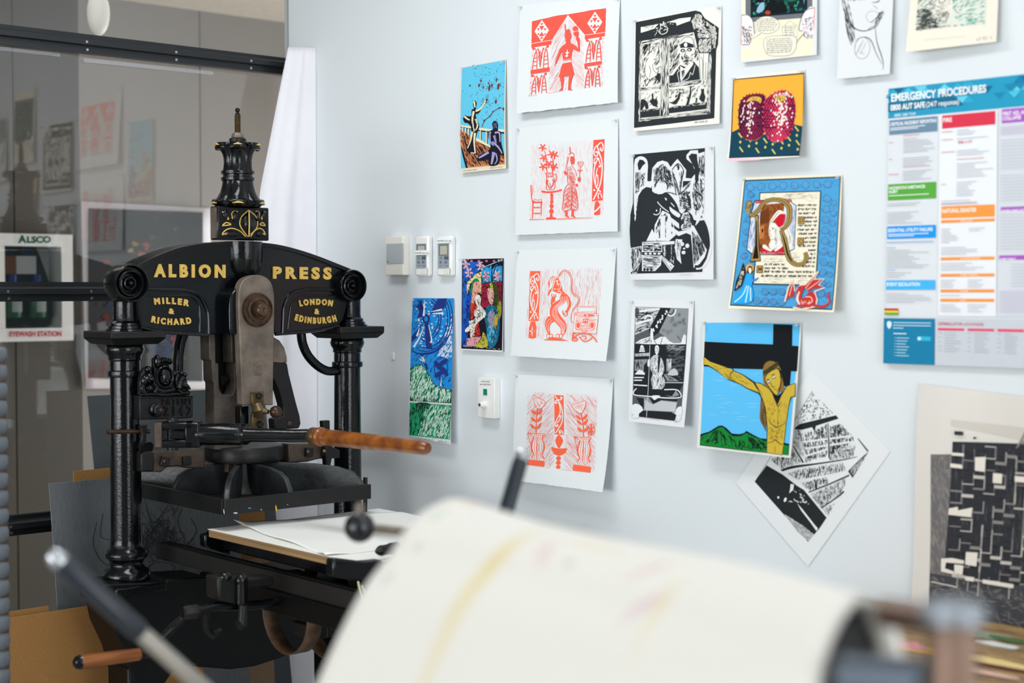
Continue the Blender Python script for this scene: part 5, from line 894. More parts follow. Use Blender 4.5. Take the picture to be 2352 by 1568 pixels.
    for x0, x1 in ((675, 950), (975, 1370)):
        para(x0, x1, 345, 380, '#B9A8C6'); para(x0, x1, 410, 560, '#B7BCC3', 0, 15); para(x0, x1, 580, 715, '#B7BCC3', 0, 15); para(x0, x1, 770, 950, '#B7BCC3', 0, 15); para(x0 + 60, x1, 1010, 1120, '#B7BCC3', 0, 15); para(x0, x1, 1140, 1250, '#B9A8C6')
    R4('#1E7FA8', 90, 1276, 350, 1508); R4('#C9CED6', 352, 1276, 1400, 1508)
    S.poly('#D8ECF4', [P(106, 1296), P(118, 1290), P(130, 1296), P(129, 1318), P(118, 1332), P(107, 1318)]); small('#C8E2EE', 138, 330, 1298, 4); small('#C8E2EE', 138, 330, 1312, 4); small('#C8E2EE', 138, 190, 1326, 4); small('#D8ECF4', 140, 206, 1354, 5)
    for i in range(7): small('#B4D6E6', 156, 220 - (i % 3) * 8, 1376 + i * 15, 4); S.ell('#B4D6E6', *P(148, 1376 + i * 15), 2.5, 2.5, n=7)
    R4('#38B4D8', 262, 1366, 330, 1388); S.ell('#D8ECF4', *P(272, 1377), 9, 9)
    T('#D05468', 'DEFIBRILLATOR LOCATIONS', 366, 598, 1308, 15, .012)
    for x in (366, 518, 670, 822, 974, 1126): R4('#E8486A', x, 1322, x + 134, 1334); para(x, x + 24, 1346, 1440, '#A8AEB6', 0, 22); para(x + 34, x + 124, 1346, 1446, '#A8AEB6', 0, 13)
    return S.finish()
poster()

# 19 block print on calico
CV = '#DDD9D3'; K5 = '#33353A'
S = Sheet('calico_print', 'large calico cloth with a dark block-print grid of overlapping rectangles', 'print', (1800, 860, 2.2156), [(690, 45), (1640, 160), (1640, 1560), (640, 1400)], (.004, .012), paper=CV, curl=lambda a, b: .003 * math.sin(a * 13) * (1 - b) + .003 * math.sin(b * 7 + a * 4)); S.nb = 26; S.lay0 = .0005
S.poly('#6E6C6C', [(755, 405), (860, 405), (855, 1040), (1640, 1100), (1640, 1530), (735, 1380), (742, 1000)]).hatch('#8B8884', [(755, 405), (855, 405), (850, 1030), (745, 1020)], 80, 160, 60, 5, .3).poly('#45464A', [(742, 1010), (860, 1030), (1100, 1075), (1640, 1100), (1640, 1530), (735, 1380)]).hatch('#6E6C6C', [(745, 1020), (1000, 1070), (1600, 1120), (1600, 1500), (740, 1370)], 20, 420, 70, 8, .6)
S.poly('#CFC9C0', [(858, 228), (1240, 270), (1240, 340), (858, 260)]).poly('#8E8A86', [(1180, 380), (1250, 250), (1640, 330), (1640, 420)])
S.poly(K5, [(865, 340), (1190, 350), (1640, 400), (1640, 1110), (1170, 1075), (1020, 1050), (870, 1010), (815, 985), (830, 800), (855, 500)]).hatch('#4A4C52', [(865, 345), (1640, 405), (1640, 1100), (860, 1000)], 88, 500, 90, 5, .05).hatch('#24262A', [(865, 345), (1640, 405), (1640, 1100), (860, 1000)], 3, 400, 60, 5, .05)
rr = random.Random(5)
for i in range(15):
    for j in range(12):
        x = 862 + i * 54 - j * 3; y = 350 + j * 60 + i * 5 + (i % 3) * 20
        t = rr.random()
        if t < .5: S.line('#C8C3BB' if rr.random() < .5 else '#8B8986', [(x, y), (x + 58, y + 5)], rr.choice((5, 8, 16)), 0)
        if t > .3: S.line('#B5B1AB' if rr.random() < .5 else '#77767A', [(x + 56, y + 5), (x + 52, y + 66)], rr.choice((4, 6, 9)), 0)
for p in ([(978, 420), (1032, 418), (1026, 495), (976, 488)], [(1068, 500), (1116, 505), (1112, 555), (1065, 550)], [(845, 680), (890, 672), (890, 690), (962, 676), (955, 726), (842, 712)], [(930, 902), (990, 905), (984, 975), (926, 965)], [(872, 965), (918, 970), (914, 1018), (872, 1010)], [(1180, 515), (1250, 520), (1250, 550), (1180, 545)], [(805, 935), (860, 932), (920, 945), (920, 962), (830, 955), (825, 985), (870, 1000), (868, 1015), (805, 1000)], [(930, 1025), (975, 1030), (972, 1052), (928, 1045)], [(1018, 1040), (1180, 1065), (1178, 1085), (1018, 1060)], [(858, 450), (915, 458), (915, 478), (856, 470)], [(866, 395), (925, 400), (925, 415), (864, 410)]): S.poly('#E6E0D6', p)
S.rect(K5, 880, 286, 922, 306, 3).ell(K5, 978, 322, 8, 6)
S.line('#CFC9C0', [(755, 1052), (890, 1080)], 6, 0)
S.finish()

# clear push pins
PINM = bpy.data.materials.new('clear_plastic'); PINM.use_nodes = True
b_ = PINM.node_tree.nodes['Principled BSDF']; b_.inputs['Base Color'].default_value = (.9, .93, .95, 1); b_.inputs['Roughness'].default_value = .06; b_.inputs['Transmission Weight'].default_value = .4; b_.inputs['Alpha'].default_value = .42; b_.inputs['IOR'].default_value = 1.45
first = None
NICK = [('red linocut of a club', 'red warrior print'), ('red linocut of a woman', 'red woman and table print'), ('orange-red', 'cassette player print'), ('red linocut of flowers', 'two jugs print'), ('tall print', 'blue deck figures print'), ('long narrow', 'blue fan print'), ('small dark', 'crowded robed figures print'), ('cream and black', 'man at the window print'), ('black and white linocut', 'empty face print'), ('grey etching', 'bathtub print'), ('small print of two', 'raspberry print'), ('illuminated', 'gold letter page'), ('bold print', 'cross print')]
for p, lab, k in PINS:
    if first is None:
        o = MB().lathe([(.0040, 0), (.0040, .002), (.0022, .003), (.0019, .0085), (.0038, .0105), (.0042, .012), (.0038, .013)], (0, 0, 0), (-1, 0, 0), n=16).build('push_pin', PINM); first = o
    else: o = first.copy(); C.objects.link(o)
    o.location = p; o.rotation_euler = (0, R.uniform(-.2, .1), R.uniform(-.15, .15))
    nick = [n for k0, n in NICK if lab.startswith(k0)][0]
    tag(o, 'clear push pin in the %s upper corner of the %s' % (('press-side', 'poster-side')[k], nick), 'push pin', 'clear push pins holding the prints')

# ------------------------------------------------------------------ the cast-iron hand press
YF, YC = 3.64, 3.70                            # front of the head casting, centre line of the columns
press = thing('hand_press', 'tall black cast-iron hand printing press with gold lettering and two columns', 'printing press', (2.31, YC, 0))
f1 = lambda x, y, yy=YF: onY(200 + x / 2.8, 220 + y / 2.8, yy)      # press outlines traced in pixels of enlarged image crops
f2 = lambda x, y, yy=YF: onY(200 + x / 2.8, 680 + y / 2.8, yy)
f3 = lambda x, y, yy=YF: onY(200 + x / 2.94, 1120 + y / 2.94, yy)
fp = lambda x, y, yy=YF: onY(x, y, yy)
CXL, CXR = 1.9449, 2.6707

# head casting
top = sm([(250, 1150), (330, 1085), (450, 1025), (600, 972), (800, 942), (1000, 938), (1170, 950), (1300, 976), (1450, 1022), (1600, 1080), (1700, 1120)], n=4)
low = [(1690, 1250), (1650, 1440), (1620, 1478), (1450, 1510), (1270, 1526), (1210, 1530), (790, 1533), (700, 1530), (480, 1515), (345, 1488), (330, 1330)]
head = MB().prism([f1(*p) for p in top + low], (0, .085, 0)).build('head_casting', BLACK, press, bevel=.004)
rim = MB().prism([f1(*p) + Vector((0, -.010, 0)) for p in top[1:] + [(p[0], p[1] + 24) for p in top[:0:-1]]], (0, .100, 0))
rim.build('rim_moulding', BLACK, head)
def bead(pts, r, name='bead_moulding', y=YF, par=head): return MB().tube([f1(*p, y) for p in sm(pts, n=5)], r, 8).build(name, BLACK, par)
bead([(335, 1240), (520, 1243), (640, 1250), (720, 1285), (768, 1370), (778, 1440), (780, 1528)], .0055); bead([(360, 1280), (560, 1282), (650, 1284), (705, 1320), (724, 1380), (724, 1520)], .003)
bead([(1640, 1246), (1480, 1244), (1400, 1246), (1310, 1275), (1268, 1350), (1260, 1430), (1256, 1526)], .0055); bead([(1600, 1286), (1450, 1284), (1380, 1290), (1320, 1330), (1305, 1380), (1290, 1500)], .003)
bead([(345, 1492), (480, 1517), (700, 1532), (790, 1535)], .005); bead([(1210, 1532), (1450, 1512), (1620, 1480)], .005)
boss = f1(1020, 965, YF)
MB().lathe([(.001, -.096), (.02, -.093), (.037, -.082), (.048, -.062), (.053, -.035), (.0535, 0), (.053, .012)], (boss.x, YF + .012, boss.z), (0, 0, 1), 40).build('central_boss', BLACK, head)
hump = [f1(*p, 3.6) for p in sm([(920, 1533), (918, 1330), (940, 1260), (1000, 1222), (1080, 1215), (1160, 1235), (1205, 1290), (1210, 1533)], n=4)]
MB().prism(hump, (0, .05, 0)).build('link_housing', BLACK, head, bevel=.004)
# drums, necks, columns
def drum_profile(r): return [(r * k, h + .062) for k, h in [(.97, -.027), (1, -.032), (1, -.078), (.97, -.088), (.9, -.09), (.84, -.082), (.8, -.076), (.74, -.076), (.68, -.084), (.6, -.086), (.54, -.078), (.46, -.070), (.38, -.071), (.33, -.079), (.27, -.08), (.22, -.072), (.2, -.072), (.16, -.082), (.08, -.088), (.0005, -.089)]]
for q, r in ((fp(301, 650, YF - .025), .0505), (fp(811, 656, YF - .025), .0478)):
    MB().lathe(drum_profile(r), (q.x, YF - .003, q.z), (0, 1, 0), 48).build('scroll_drum', BLACK, press)
for cx in (CXL, CXR):
    col = MB().lathe([(.050, .712), (.058, .714), (.0625, .722), (.0625, .738), (.058, .747), (.049, .752), (.0445, .760), (.0445, .770), (.049, .776), (.0545, .780), (.056, .788), (.054, .797), (.047, .803), (.0425, .812), (.0415, .83), (.0405, 1.0), (.039, 1.24), (.039, 1.262), (.0455, 1.264), (.0465, 1.272), (.0455, 1.279), (.040, 1.281), (.0395, 1.305), (.043, 1.309), (.043, 1.318), (.0485, 1.326), (.0515, 1.336), (.048, 1.347), (.045, 1.352)], (cx, YC, 0), n=44).build('column', BLACK, press)
    c = MB(); h1, h2 = .0795, .064
    for h, a, b in ((h1, 1.366, 1.385),): c.box((cx - h, YC - h, a), (cx + h, YC + h, b))
    co = c.build('capital', BLACKM, col, bevel=.003)
    MB().lathe([(h2 * 1.20, 1.350), (h2 * 1.28, 1.355), (h1 * 1.38, 1.368)], (cx, YC, 0), n=4).b.free()
    d = MB(); lo = [(cx + sx * h2, YC + sy * h2, 1.350) for sx, sy in ((-1, -1), (1, -1), (1, 1), (-1, 1))]; hi = [(cx + sx * h1, YC + sy * h1, 1.366) for sx, sy in ((-1, -1), (1, -1), (1, 1), (-1, 1))]
    va = [d.b.verts.new(p) for p in lo]; vb = [d.b.verts.new(p) for p in hi]
    for i in range(4): d.b.faces.new((va[i], va[(i + 1) % 4], vb[(i + 1) % 4], vb[i]))
    d.b.faces.new(va); d.b.faces.new(vb); d.build('capital_underside', BLACKM, co, smooth=False)
    MB().lathe([(.054, 1.385), (.054, 1.390), (.048, 1.392), (.048, 1.398), (.043, 1.400), (.043, 1.406), (.036, 1.412), (.0345, 1.42), (.0345, 1.48)], (cx, YC - .01, 0), n=36).build('neck', BLACK, col)

# raised gold letters
def raised(txt, pts, cap, name='letter_text', up=0):
    """letters one by one along pts: (zoom x, zoom y) baseline positions of the first and last letters, optional sag"""
    (x0, y0), (x1, y1), sag = pts; v, f, w = glyphs(txt, .055); n = 48
    mb = MB(); s = (x1 - x0) / w
    for face in f:
        P = []
        for i in face:
            u = v[i][0] / w; a = x0 + (x1 - x0) * u; bb = y0 + (y1 - y0) * u + sag * (1 - (2 * u - 1) ** 2)
            sl = math.atan(4 * sag * (1 - 2 * u) / (x1 - x0)); P.append(f1(a - v[i][1] * cap * math.sin(-sl), bb - v[i][1] * cap, YF - .0008))
        mb.poly(P)
    bmesh.ops.remove_doubles(mb.b, verts=mb.b.verts[:], dist=1e-5)
    r = bmesh.ops.extrude_face_region(mb.b, geom=mb.b.faces[:])
    for e in r['geom']:
        if isinstance(e, bmesh.types.BMVert): e.co.y -= .0045
    return mb.build(name, GOLD, head, label='raised gold ' + 'lettering')
def spaced(t): return ' '.join(t)
raised(spaced('ALBION'), ((434, 1160), (886, 1165), 0), 74)
raised(spaced('PRESS'), ((1190, 1170), (1568, 1176), 0), 68)
raised(spaced('MILLER'), ((430, 1340), (650, 1352), -10), 36); raised('&', ((524, 1400), (557, 1400), 0), 32); raised(spaced('RICHARD'), ((408, 1452), (668, 1460), 14), 36)
raised(spaced('LONDON'), ((1364, 1352), (1572, 1352), -11), 34); raised('&', ((1460, 1402), (1490, 1402), 0), 32); raised(spaced('EDINBURGH'), ((1330, 1440), (1602, 1446), 20), 36)

# spring box, leafed crown, screw
blk = MB().box((f1(840, 800, YF - .018).x, YF - .018, 1.630), (f1(1171, 800, YF - .018).x, YF + .022, 1.722)).build('spring_box', BLACK, press, bevel=.004)
bl_ = f1(840, 800, YF - .018).x; MB().box((bl_ - .0008, YF - .013, 1.634), (bl_, YF + .018, 1.718)).build('bare_side', IRON, blk, smooth=False, label='bare grey end face')
def gilt(pts, r=.0022, y=YF - .019, name='gilt_line', m=GOLD, n=5): return MB().tube([f1(*p, y) for p in sm(pts, n=n)], r, 8).build(name, m, blk, label='raised gilt leaf line' if m is GOLD else None)
YB = YF - .0195
leaf = MB().grid(lambda u, v: f1(1040 + (u - .5) * 2 * 55 * math.sin(PI * v) ** .75, 735 + 170 * v, YB + .001 - .010 * math.sin(PI * u) * math.sin(PI * v)), 14, 12).build('leaf_relief', BLACK, blk)
for s in ([(1040, 735), (995, 775), (982, 820), (998, 860), (1034, 905)], [(1040, 735), (1085, 775), (1097, 820), (1085, 858), (1050, 890)], [(1042, 740), (1043, 820), (1042, 905)]): gilt(s, .0019, YB - .0115 if len(s) == 3 else YB)
for sx, k in ((-1, 1.0), (1, .62)):
    X = lambda a: 1040 + sx * a * k
    for s in ([(20, 905), (60, 868), (110, 852), (150, 865), (170, 892), (130, 880), (95, 890)], [(150, 890), (110, 898), (80, 888)], [(170, 835), (145, 815), (115, 828), (170, 835)], [(170, 745), (150, 760), (130, 790), (150, 775), (160, 750)], [(130, 795), (150, 785)], [(72, 745), (95, 742), (110, 760), (100, 790), (88, 805), (110, 780)]): gilt([(X(a), b) for a, b in s], .0018)
    for (a, b, rx, rz) in ((112, 888, .019, .008), (150, 765, .008, .014), (90, 775, .008, .016)): MB().ball(f1(X(a), b, YB + .001), 1, (rx * k, .006, rz), 14).build('leaf_relief', BLACK, blk)
cx, cy = f1(970, 400, YF + .004).x, YF + .004
PH0 = math.radians(148.2)                      # one petal turned to face the camera
def lobes(amp, n=6): return lambda a: 1 + amp * (abs(math.cos((a - PH0) * n / 2)) ** .7 - .75)
AM = [.34, .30, .26, .2, .15, .10, .08, 0, 0, 0, 0, 0, .05, .09, .10, .12, .2, .3, .34, .3, .2]
prof = [(.060, 1.722), (.068, 1.729), (.066, 1.738), (.058, 1.747), (.050, 1.762), (.0455, 1.778), (.0435, 1.792), (.0435, 1.793), (.0465, 1.795), (.0465, 1.802), (.0415, 1.804), (.0415, 1.811), (.0460, 1.813), (.0420, 1.8225), (.0400, 1.835), (.0400, 1.852), (.043, 1.867), (.051, 1.882), (.058, 1.891), (.057, 1.897), (.040, 1.899)]
prof[12] = (.0463, 1.8131)
crown = MB().lathe(prof, (cx, cy, 0), n=96, mod=lambda a, r, k: r * lobes(AM[k])(a)).build('leafed_crown', BLACK, press)
MB().lathe([(.0466, 1.8125), (.0466, 1.8205), (.041, 1.8215)], (cx, cy, 0), n=48).build('crown_ring', BLACK, crown); MB().lathe([(.0466, 1.7945), (.0466, 1.8025), (.041, 1.8035)], (cx, cy, 0), n=48).build('crown_ring', BLACK, crown)
for i in range(6):
    a = PH0 + PI / 2 + i * PI / 3
    for rr, z, w in ((.0665, 1.8915, .012), (.0770, 1.7320, .016)):
        p = [(cx + rr * math.cos(a + t), cy + rr * math.sin(a + t), z - abs(t) * .012) for t in (-w / rr, -.5 * w / rr, 0, .5 * w / rr, w / rr)]
        MB().tube(p, [.0006, .002, .0026, .002, .0006], 8).build('gilt_tip', GOLD, crown, label='gilt leaf tip')
for i in range(6):
    a = PH0 + PI / 2 + i * PI / 3; c_, s_ = math.cos(a), math.sin(a)
    for rr, z, q in ((.0575, 1.8865, 1), (.0665, 1.7335, -1)):
        MB().tube([(cx + rr * (c_ - s_ * t) * (1 - .25 * t * t), cy + rr * (s_ + c_ * t) * (1 - .25 * t * t), z - q * abs(t) ** 1.5 * .02) for t in (-.42, -.3, -.15, 0, .15, .3, .42)], [.003, .0062, .0078, .0082, .0078, .0062, .003], 10).build('petal_lip', BLACK, crown)
MB().lathe([(.0235, 1.898), (.0235, 1.909), (.021, 1.911)], (cx, cy, 0), n=32).build('top_washer', BLACKM, press)
MB().lathe([(.0175, 1.911), (.0178, 1.918), (.015, 1.925), (.009, 1.9275)], (cx, cy, 0), n=6).build('dome_nut', IRON, press, bevel=.002, label='bare grey nut')
z = 1.925; pr = []
while z < 1.9755: pr += [(.0078, z), (.0088, z + .0009), (.0078, z + .0018)]; z += .0019
MB().lathe(pr, (cx, cy, 0), n=20).build('threaded_rod', BRASS, press, label='brass-coloured threaded rod')
MB().lathe([(.0066, 1.976), (.0072, 1.979), (.0045, 1.981), (.0042, 1.983), (.0065, 1.985), (.0072, 1.9885), (.0062, 1.9925), (.002, 1.995)], (cx, cy, 0), n=20).build('rod_finial', BLACK, press)

# toggle linkage between the columns
lk = [f2(*p, 3.585) for p in sm([(975, 70), (978, -30), (1000, -95), (1040, -125), (1090, -137), (1140, -127), (1180, -95), (1202, -30), (1207, 70)], n=5) + [(1205, 150), (1196, 700), (1000, 700), (985, 300)]]
link = MB().prism(lk, (0, .03, 0)).build('link_plate', IRON, press, bevel=.003, label='bare grey-brown iron link plate')
pc = f2(1090, 88, 3.585)
MB().lathe([(.047, .004), (.0475, -.006), (.0455, -.012), (.042, -.012), (.041, -.0095), (.035, -.0095), (.034, -.012), (.028, -.013), (.0275, -.010), (.024, -.010)], pc, (0, 1, 0), 44).build('pin_collar', BRONZE, link, label='brown bronze pin collar')
MB().lathe([(.0215, -.008), (.0215, -.026), (.0185, -.026), (.0185, -.032), (.0155, -.036), (.006, -.037), (.004, -.034), (.0005, -.034)], pc, (0, 1, 0), 36).build('link_pin', BRONZE, link)
for t, x0, x1, y in (('2142', 1066, 1122, 468), ('1866', 1066, 1122, 512)):
    m = MB(); v, f, w = glyphs(t, 0.0)
    for face in f: m.poly([f2(x0 + v[i][0] / w * (x1 - x0), y - v[i][1] * 26, 3.5846) for i in face])
    m.build('stamped_number_text', IRONB, link, smooth=False)
MB().box((f2(1072, 476, 3.585).x, 3.5844, f2(1072, 479, 3.585).z), (f2(1122, 476, 3.585).x, 3.5852, f2(1072, 476, 3.585).z)).build('stamped_line', IRONB, link)
fork = MB()
fork.prism([f2(*p, 3.66) for p in [(785, 235), (825, 235), (828, 430), (846, 432), (850, 590), (870, 630), (935, 635), (950, 600), (952, 430), (932, 428), (928, 235), (985, 235), (988, 430), (996, 440), (1000, 700), (1000, 990), (818, 990), (818, 560), (806, 545), (803, 415), (788, 412)]], (0, .05, 0))
fork.build('toggle_fork', DARKIRON, press, bevel=.003, label='bare grey iron fork')
MB().prism([f2(*p, 3.72) for p in [(825, 235), (985, 235), (985, 660), (830, 660)]], (0, .03, 0)).build('fork_back', BLACKM, press)
MB().tube([f2(870, 540, 3.70), f2(960, 528, 3.70)], .014, 16).build('fork_pivot', BLACKM, press)
arm = MB().prism([f2(*p, 3.66) for p in [(1160, 420), (1288, 430), (1300, 500), (1325, 600), (1345, 680), (1370, 770), (1376, 820), (1365, 850), (1210, 860), (1205, 790), (1262, 770), (1262, 700), (1240, 620), (1205, 540), (1160, 520)]], (0, .035, 0)).build('toggle_arm', BLACKM, press, bevel=.004)
MB().prism([f2(*p, 3.665) for p in [(1150, 235), (1200, 262), (1240, 285), (1270, 330), (1286, 390), (1288, 428), (1160, 440)]], (0, .03, 0)).build('arm_head', IRON, arm, bevel=.003, label='bare grey upper end')
MB().ball(f2(1302, 822, 3.66), .0095, (1, .8, 1)).build('pivot_bolt', IRONB, arm)
br = MB().prism([f2(*p, 3.578) for p in [(1058, 618), (1138, 612), (1140, 690), (1118, 740), (1145, 800), (1144, 850), (1060, 850), (1064, 770), (1078, 730), (1060, 690)]], (0, .012, 0)).build('catch_plate', BRASS, press, bevel=.002, label='dull brass catch plate')
def hexbolt(x, y, yy, r, par, name='hex_bolt', m=BLACKM, n=6): return MB().lathe([(r, .004), (r, -.006), (r * .86, -.0085)], f2(x, y, yy), (0, 1, 0), n).build(name, m, par, smooth=False)
hexbolt(1106, 640, 3.575, .0095, br); hexbolt(1112, 824, 3.575, .0095, br)
MB().tube([f2(1090, 700, 3.575), f2(1105, 735, 3.565), f2(1115, 775, 3.568)], [.014, .018, .010], 14).build('catch_arm', BRASS, br)
MB().tube([f2(1115, 730, 3.562), f2(1165, 745, 3.54)], [.010, .006], 14).build('catch_stem', BRASS, br)
MB().ball(f2(1214, 744, 3.53), .0175, (1, 1, .98)).build('catch_knob', BRONZE, br, label='round brown knob')
MB().box(tuple(f2(988, 850, 3.60)), tuple(Vector((f2(1040, 706, 3.60).x, 3.63, f2(1040, 706, 3.60).z)))).build('guide_block', BLACK, press, bevel=.002)
# curved stays under the head
MB().tube([f2(*p, YC) for p in sm([(1375, 215), (1385, 300), (1420, 380), (1480, 445), (1545, 480), (1605, 478)], n=5)], .0135, 14).build('curved_stay', BLACK, press)
st = [(640, 200), (665, 240), (640, 300), (627, 380), (625, 470), (632, 560), (640, 640), (600, 640), (583, 520), (582, 420), (590, 320), (605, 250), (605, 200)]
MB().prism([f2(*p, 3.72) for p in st], (0, .03, 0)).build('curved_stay', BLACK, press, bevel=.006)

# crest and patent plate
pl = MB().prism([f2(*p, 3.63) for p in [(338, 640), (682, 640), (682, 780), (640, 785), (560, 790), (340, 795)]], (0, .035, 0)).build('patent_plate', BLACKM, press, bevel=.003)
MB().box(tuple(f2(335, 662, 3.624)), tuple(Vector((f2(684, 640, 3.63).x, 3.64, f2(684, 640, 3.63).z)))).build('plate_ledge', BLACKM, pl, bevel=.002)
for t, x0, x1, y, c in (('PATENT', 478, 672, 696, 38), ('2142', 490, 668, 768, 64)):
    m = MB(); v, f, w = glyphs(' '.join(t), 0.01)
    for face in f: m.poly([f2(x0 + v[i][0] / w * (x1 - x0), y - v[i][1] * c, 3.6295) for i in face])
    bmesh.ops.remove_doubles(m.b, verts=m.b.verts[:], dist=1e-5); r = bmesh.ops.extrude_face_region(m.b, geom=m.b.faces[:])
    for e in r['geom']:
        if isinstance(e, bmesh.types.BMVert): e.co.y -= .004
    m.build('cast_letter_text', BLACK, pl)
MB().lathe([(.019, .002), (.019, -.006), (.015, -.008)], f2(440, 730, 3.63), (0, 1, 0), 30).build('washer', BLACK, pl); MB().lathe([(.014, -.006), (.014, -.018), (.012, -.02)], f2(440, 730, 3.63), (0, 1, 0), 6).build('hex_bolt', BLACKM, pl, smooth=False); MB().lathe([(.006, -.02), (.005, -.026), (.001, -.027)], f2(448, 728, 3.63), (0, 1, 0), 14).build('bolt_end', BRONZE, pl)
cr = MB(); rc = random.Random(3)
outline = [(340, 640), (342, 560), (352, 500), (372, 455), (400, 470), (415, 500), (430, 520), (432, 440), (430, 400), (450, 390), (490, 392), (535, 400), (540, 430), (520, 455), (545, 480), (555, 500), (585, 480), (620, 485), (640, 520), (652, 570), (660, 640)]
cr.prism([f2(*p, 3.632) for p in outline], (0, .018, 0)); crest = cr.build('crest', BLACKM, pl, bevel=.004)
def lump(x, y, rx, rz, d=.010, par=crest, y0=3.632): MB().ball(f2(x, y, y0), 1, (rx * .41e-3, d, rz * .41e-3), 16).build('crest_relief', BLACK, par)
def cord(pts, r, y=3.622): MB().tube([f2(*p, y) for p in sm(pts, n=4)], r, 8).build('crest_relief', BLACK, crest)
lump(500, 520, 50, 68, .013); MB().tube([f2(500 + 52 * math.cos(t), 520 + 68 * math.sin(t), 3.622) for t in [2 * PI * i / 28 for i in range(29)]], .0028, 8).build('crest_relief', BLACK, crest)
for a, b in ((470, 500), (525, 540), (500, 545), (485, 560)): lump(a, b, 14, 14, .019)
for i in range(6): lump(455 + i * 15, 410 + abs(i - 2.5) * 4, 13, 20, .016)
lump(495, 450, 34, 14, .015); lump(450, 420, 22, 45, .012)
lump(392, 525, 36, 40, .02); lump(395, 530, 20, 20, .028); lump(390, 470, 24, 22, .014); lump(365, 545, 22, 40, .012); lump(400, 590, 30, 30, .014); cord([(360, 570), (350, 600), (372, 625)], .006); cord([(420, 560), (445, 590), (430, 620)], .006)
lump(590, 560, 34, 52, .015); lump(620, 505, 20, 18, .016); lump(600, 495, 22, 16, .014); cord([(618, 520), (600, 545), (590, 590)], .009); cord([(600, 560), (640, 575), (655, 600)], .006); cord([(580, 600), (610, 625), (650, 620)], .006); cord([(585, 500), (572, 535), (580, 570)], .005)
for i in range(9): lump(360 + i * 35 + rc.uniform(-6, 6), 620 + rc.uniform(-12, 8), rc.uniform(12, 22), rc.uniform(9, 15), rc.uniform(.008, .014))
cord([(345, 636), (430, 628), (500, 634), (580, 628), (655, 636)], .004); cord([(440, 600), (500, 612), (560, 598)], .006)

# pull bar
zb = 1.118; B = lambda px, py: onZ(px, py, zb)
bar = thing_bar = None
p0, p1, p2, p3, p4 = B(370, 997), B(452, 997), B(566, 999), B(710, 1000), B(729, 1002)
cl = MB(); dv = (p1 - p0).normalized(); up = Vector((0, 0, 1)); sd = dv.cross(up)
def oriented(c, d, hw, hd, hz): return [c + d * a * hw + sd * b * hd + up * e * hz for a, b, e in ((-1, -1, -1), (1, -1, -1), (1, 1, -1), (-1, 1, -1))], (0, 0, 2 * hz)
for s in (1, -1):
    q, v = oriented(p0 + dv * .045 + up * s * .023, dv, .045, .026, .010); cl.prism(q, v)
q, v = oriented(p0 + dv * .085, dv, .02, .026, .033); cl.prism(q, v)
bar = cl.build('pull_bar', BLACK, press, bevel=.006)
MB().lathe([(.015, -.042), (.015, .038), (.011, .042), (.0005, .043)], p0 + dv * .03, (0, 0, 1), 24).build('pivot_pin', BLACKM, bar)
q, v = oriented(p0 + dv * .045 - sd * .004, dv, .02, .02, .012); MB().prism(q, v).build('bar_tongue', BLACK, bar, bevel=.003)
q, v = oriented(p0 - dv * .002, dv, .010, .028, .033); MB().prism(q, v).build('bronze_cheek', IRONB, bar, bevel=.003, label='worn brownish end plate')
MB().lathe([(.026, 0), (.0285, .012), (.0285, (p2 - p1).length - .022), (.026, (p2 - p1).length - .018), (.0275, (p2 - p1).length - .012), (.0275, (p2 - p1).length - .004), (.021, (p2 - p1).length + .004)], p1, tuple(dv), 32).build('bar_sleeve', BLACK, bar)
pe = B(983, 1029)
rod = sm([tuple(p2 - dv * .005), tuple(p2 + (p3 - p2) * .4), tuple(p2 + (p3 - p2) * .75 + up * -.001), tuple(p3 + dv * .01)], n=5)
MB().tube(rod, [.0195, .0185] + [.0175] * (len(rod) - 2), 20).build('bar_rod', BLACK, bar)
wd = (pe - p4).normalized(); L = (pe - p4).length
MB().lathe([(.0215, -.022), (.0225, -.020), (.0225, .002), (.021, .004)], p4, tuple(wd), 32).build('ferrule', BRASS, bar, label='dull brass ferrule')
MB().lathe([(.020, .002), (.0245, .006), (.0255, .013), (.0235, .019), (.020, .022), (.0215, .026), (.0225, .032), (.0205, .036), (.0212, .06), (.0205, L * .5), (.0175, L - .02), (.0165, L - .008), (.012, L), (.0005, L + .001)], p4, tuple(wd), 14).build('wooden_grip', OAK, bar, label='worn orange-brown wooden grip')

# impression seat, guides, platen
MB().lathe([(.100, 1.012), (.108, 1.014), (.110, 1.02), (.110, 1.05), (.106, 1.0555), (.03, 1.057)], (2.312, YC, 0), n=56).build('impression_collar', BLACKM, press)
MB().lathe([(.05, .95), (.05, 1.012)], (2.312, YC, 0), n=32).build('platen_stem', BLACKM, press); MB().box((2.24, 3.67, .985), (2.385, 3.75, 1.012)).build('stem_plate', IRON, press, bevel=.002)
gl = MB().prism([f2(*p, 3.64) for p in [(350, 1000), (745, 985), (760, 995), (758, 1110), (640, 1105), (590, 1095), (520, 1100), (480, 1132), (350, 1130)]], (0, .05, 0)).build('guide_bracket', IRONB, press, bevel=.004, label='brown iron guide bracket')
MB().box(tuple(f2(350, 1132, 3.635)), tuple(Vector((f2(432, 1000, 3.635).x, 3.68, f2(432, 1002, 3.635).z)))).build('bracket_foot', BLACKM, gl, bevel=.004)
def sqbolt(x, y, yy, h, ang, par):
    o = f2(x, y, yy); m = MB(); m.prism([o + Vector((h * math.cos(ang + k * PI / 2) * 1.4, .004, h * math.sin(ang + k * PI / 2) * 1.4)) for k in range(4)], (0, -.016, 0)); sb = m.build('square_nut', BLACKM, par, bevel=.002); return sb
n1 = sqbolt(492, 1062, 3.64, .0125, .5, gl); sqbolt(634, 1056, 3.64, .012, .85, gl)
MB().ball(f2(497, 1062, 3.624), .005).build('bolt_end', BRONZE, n1)
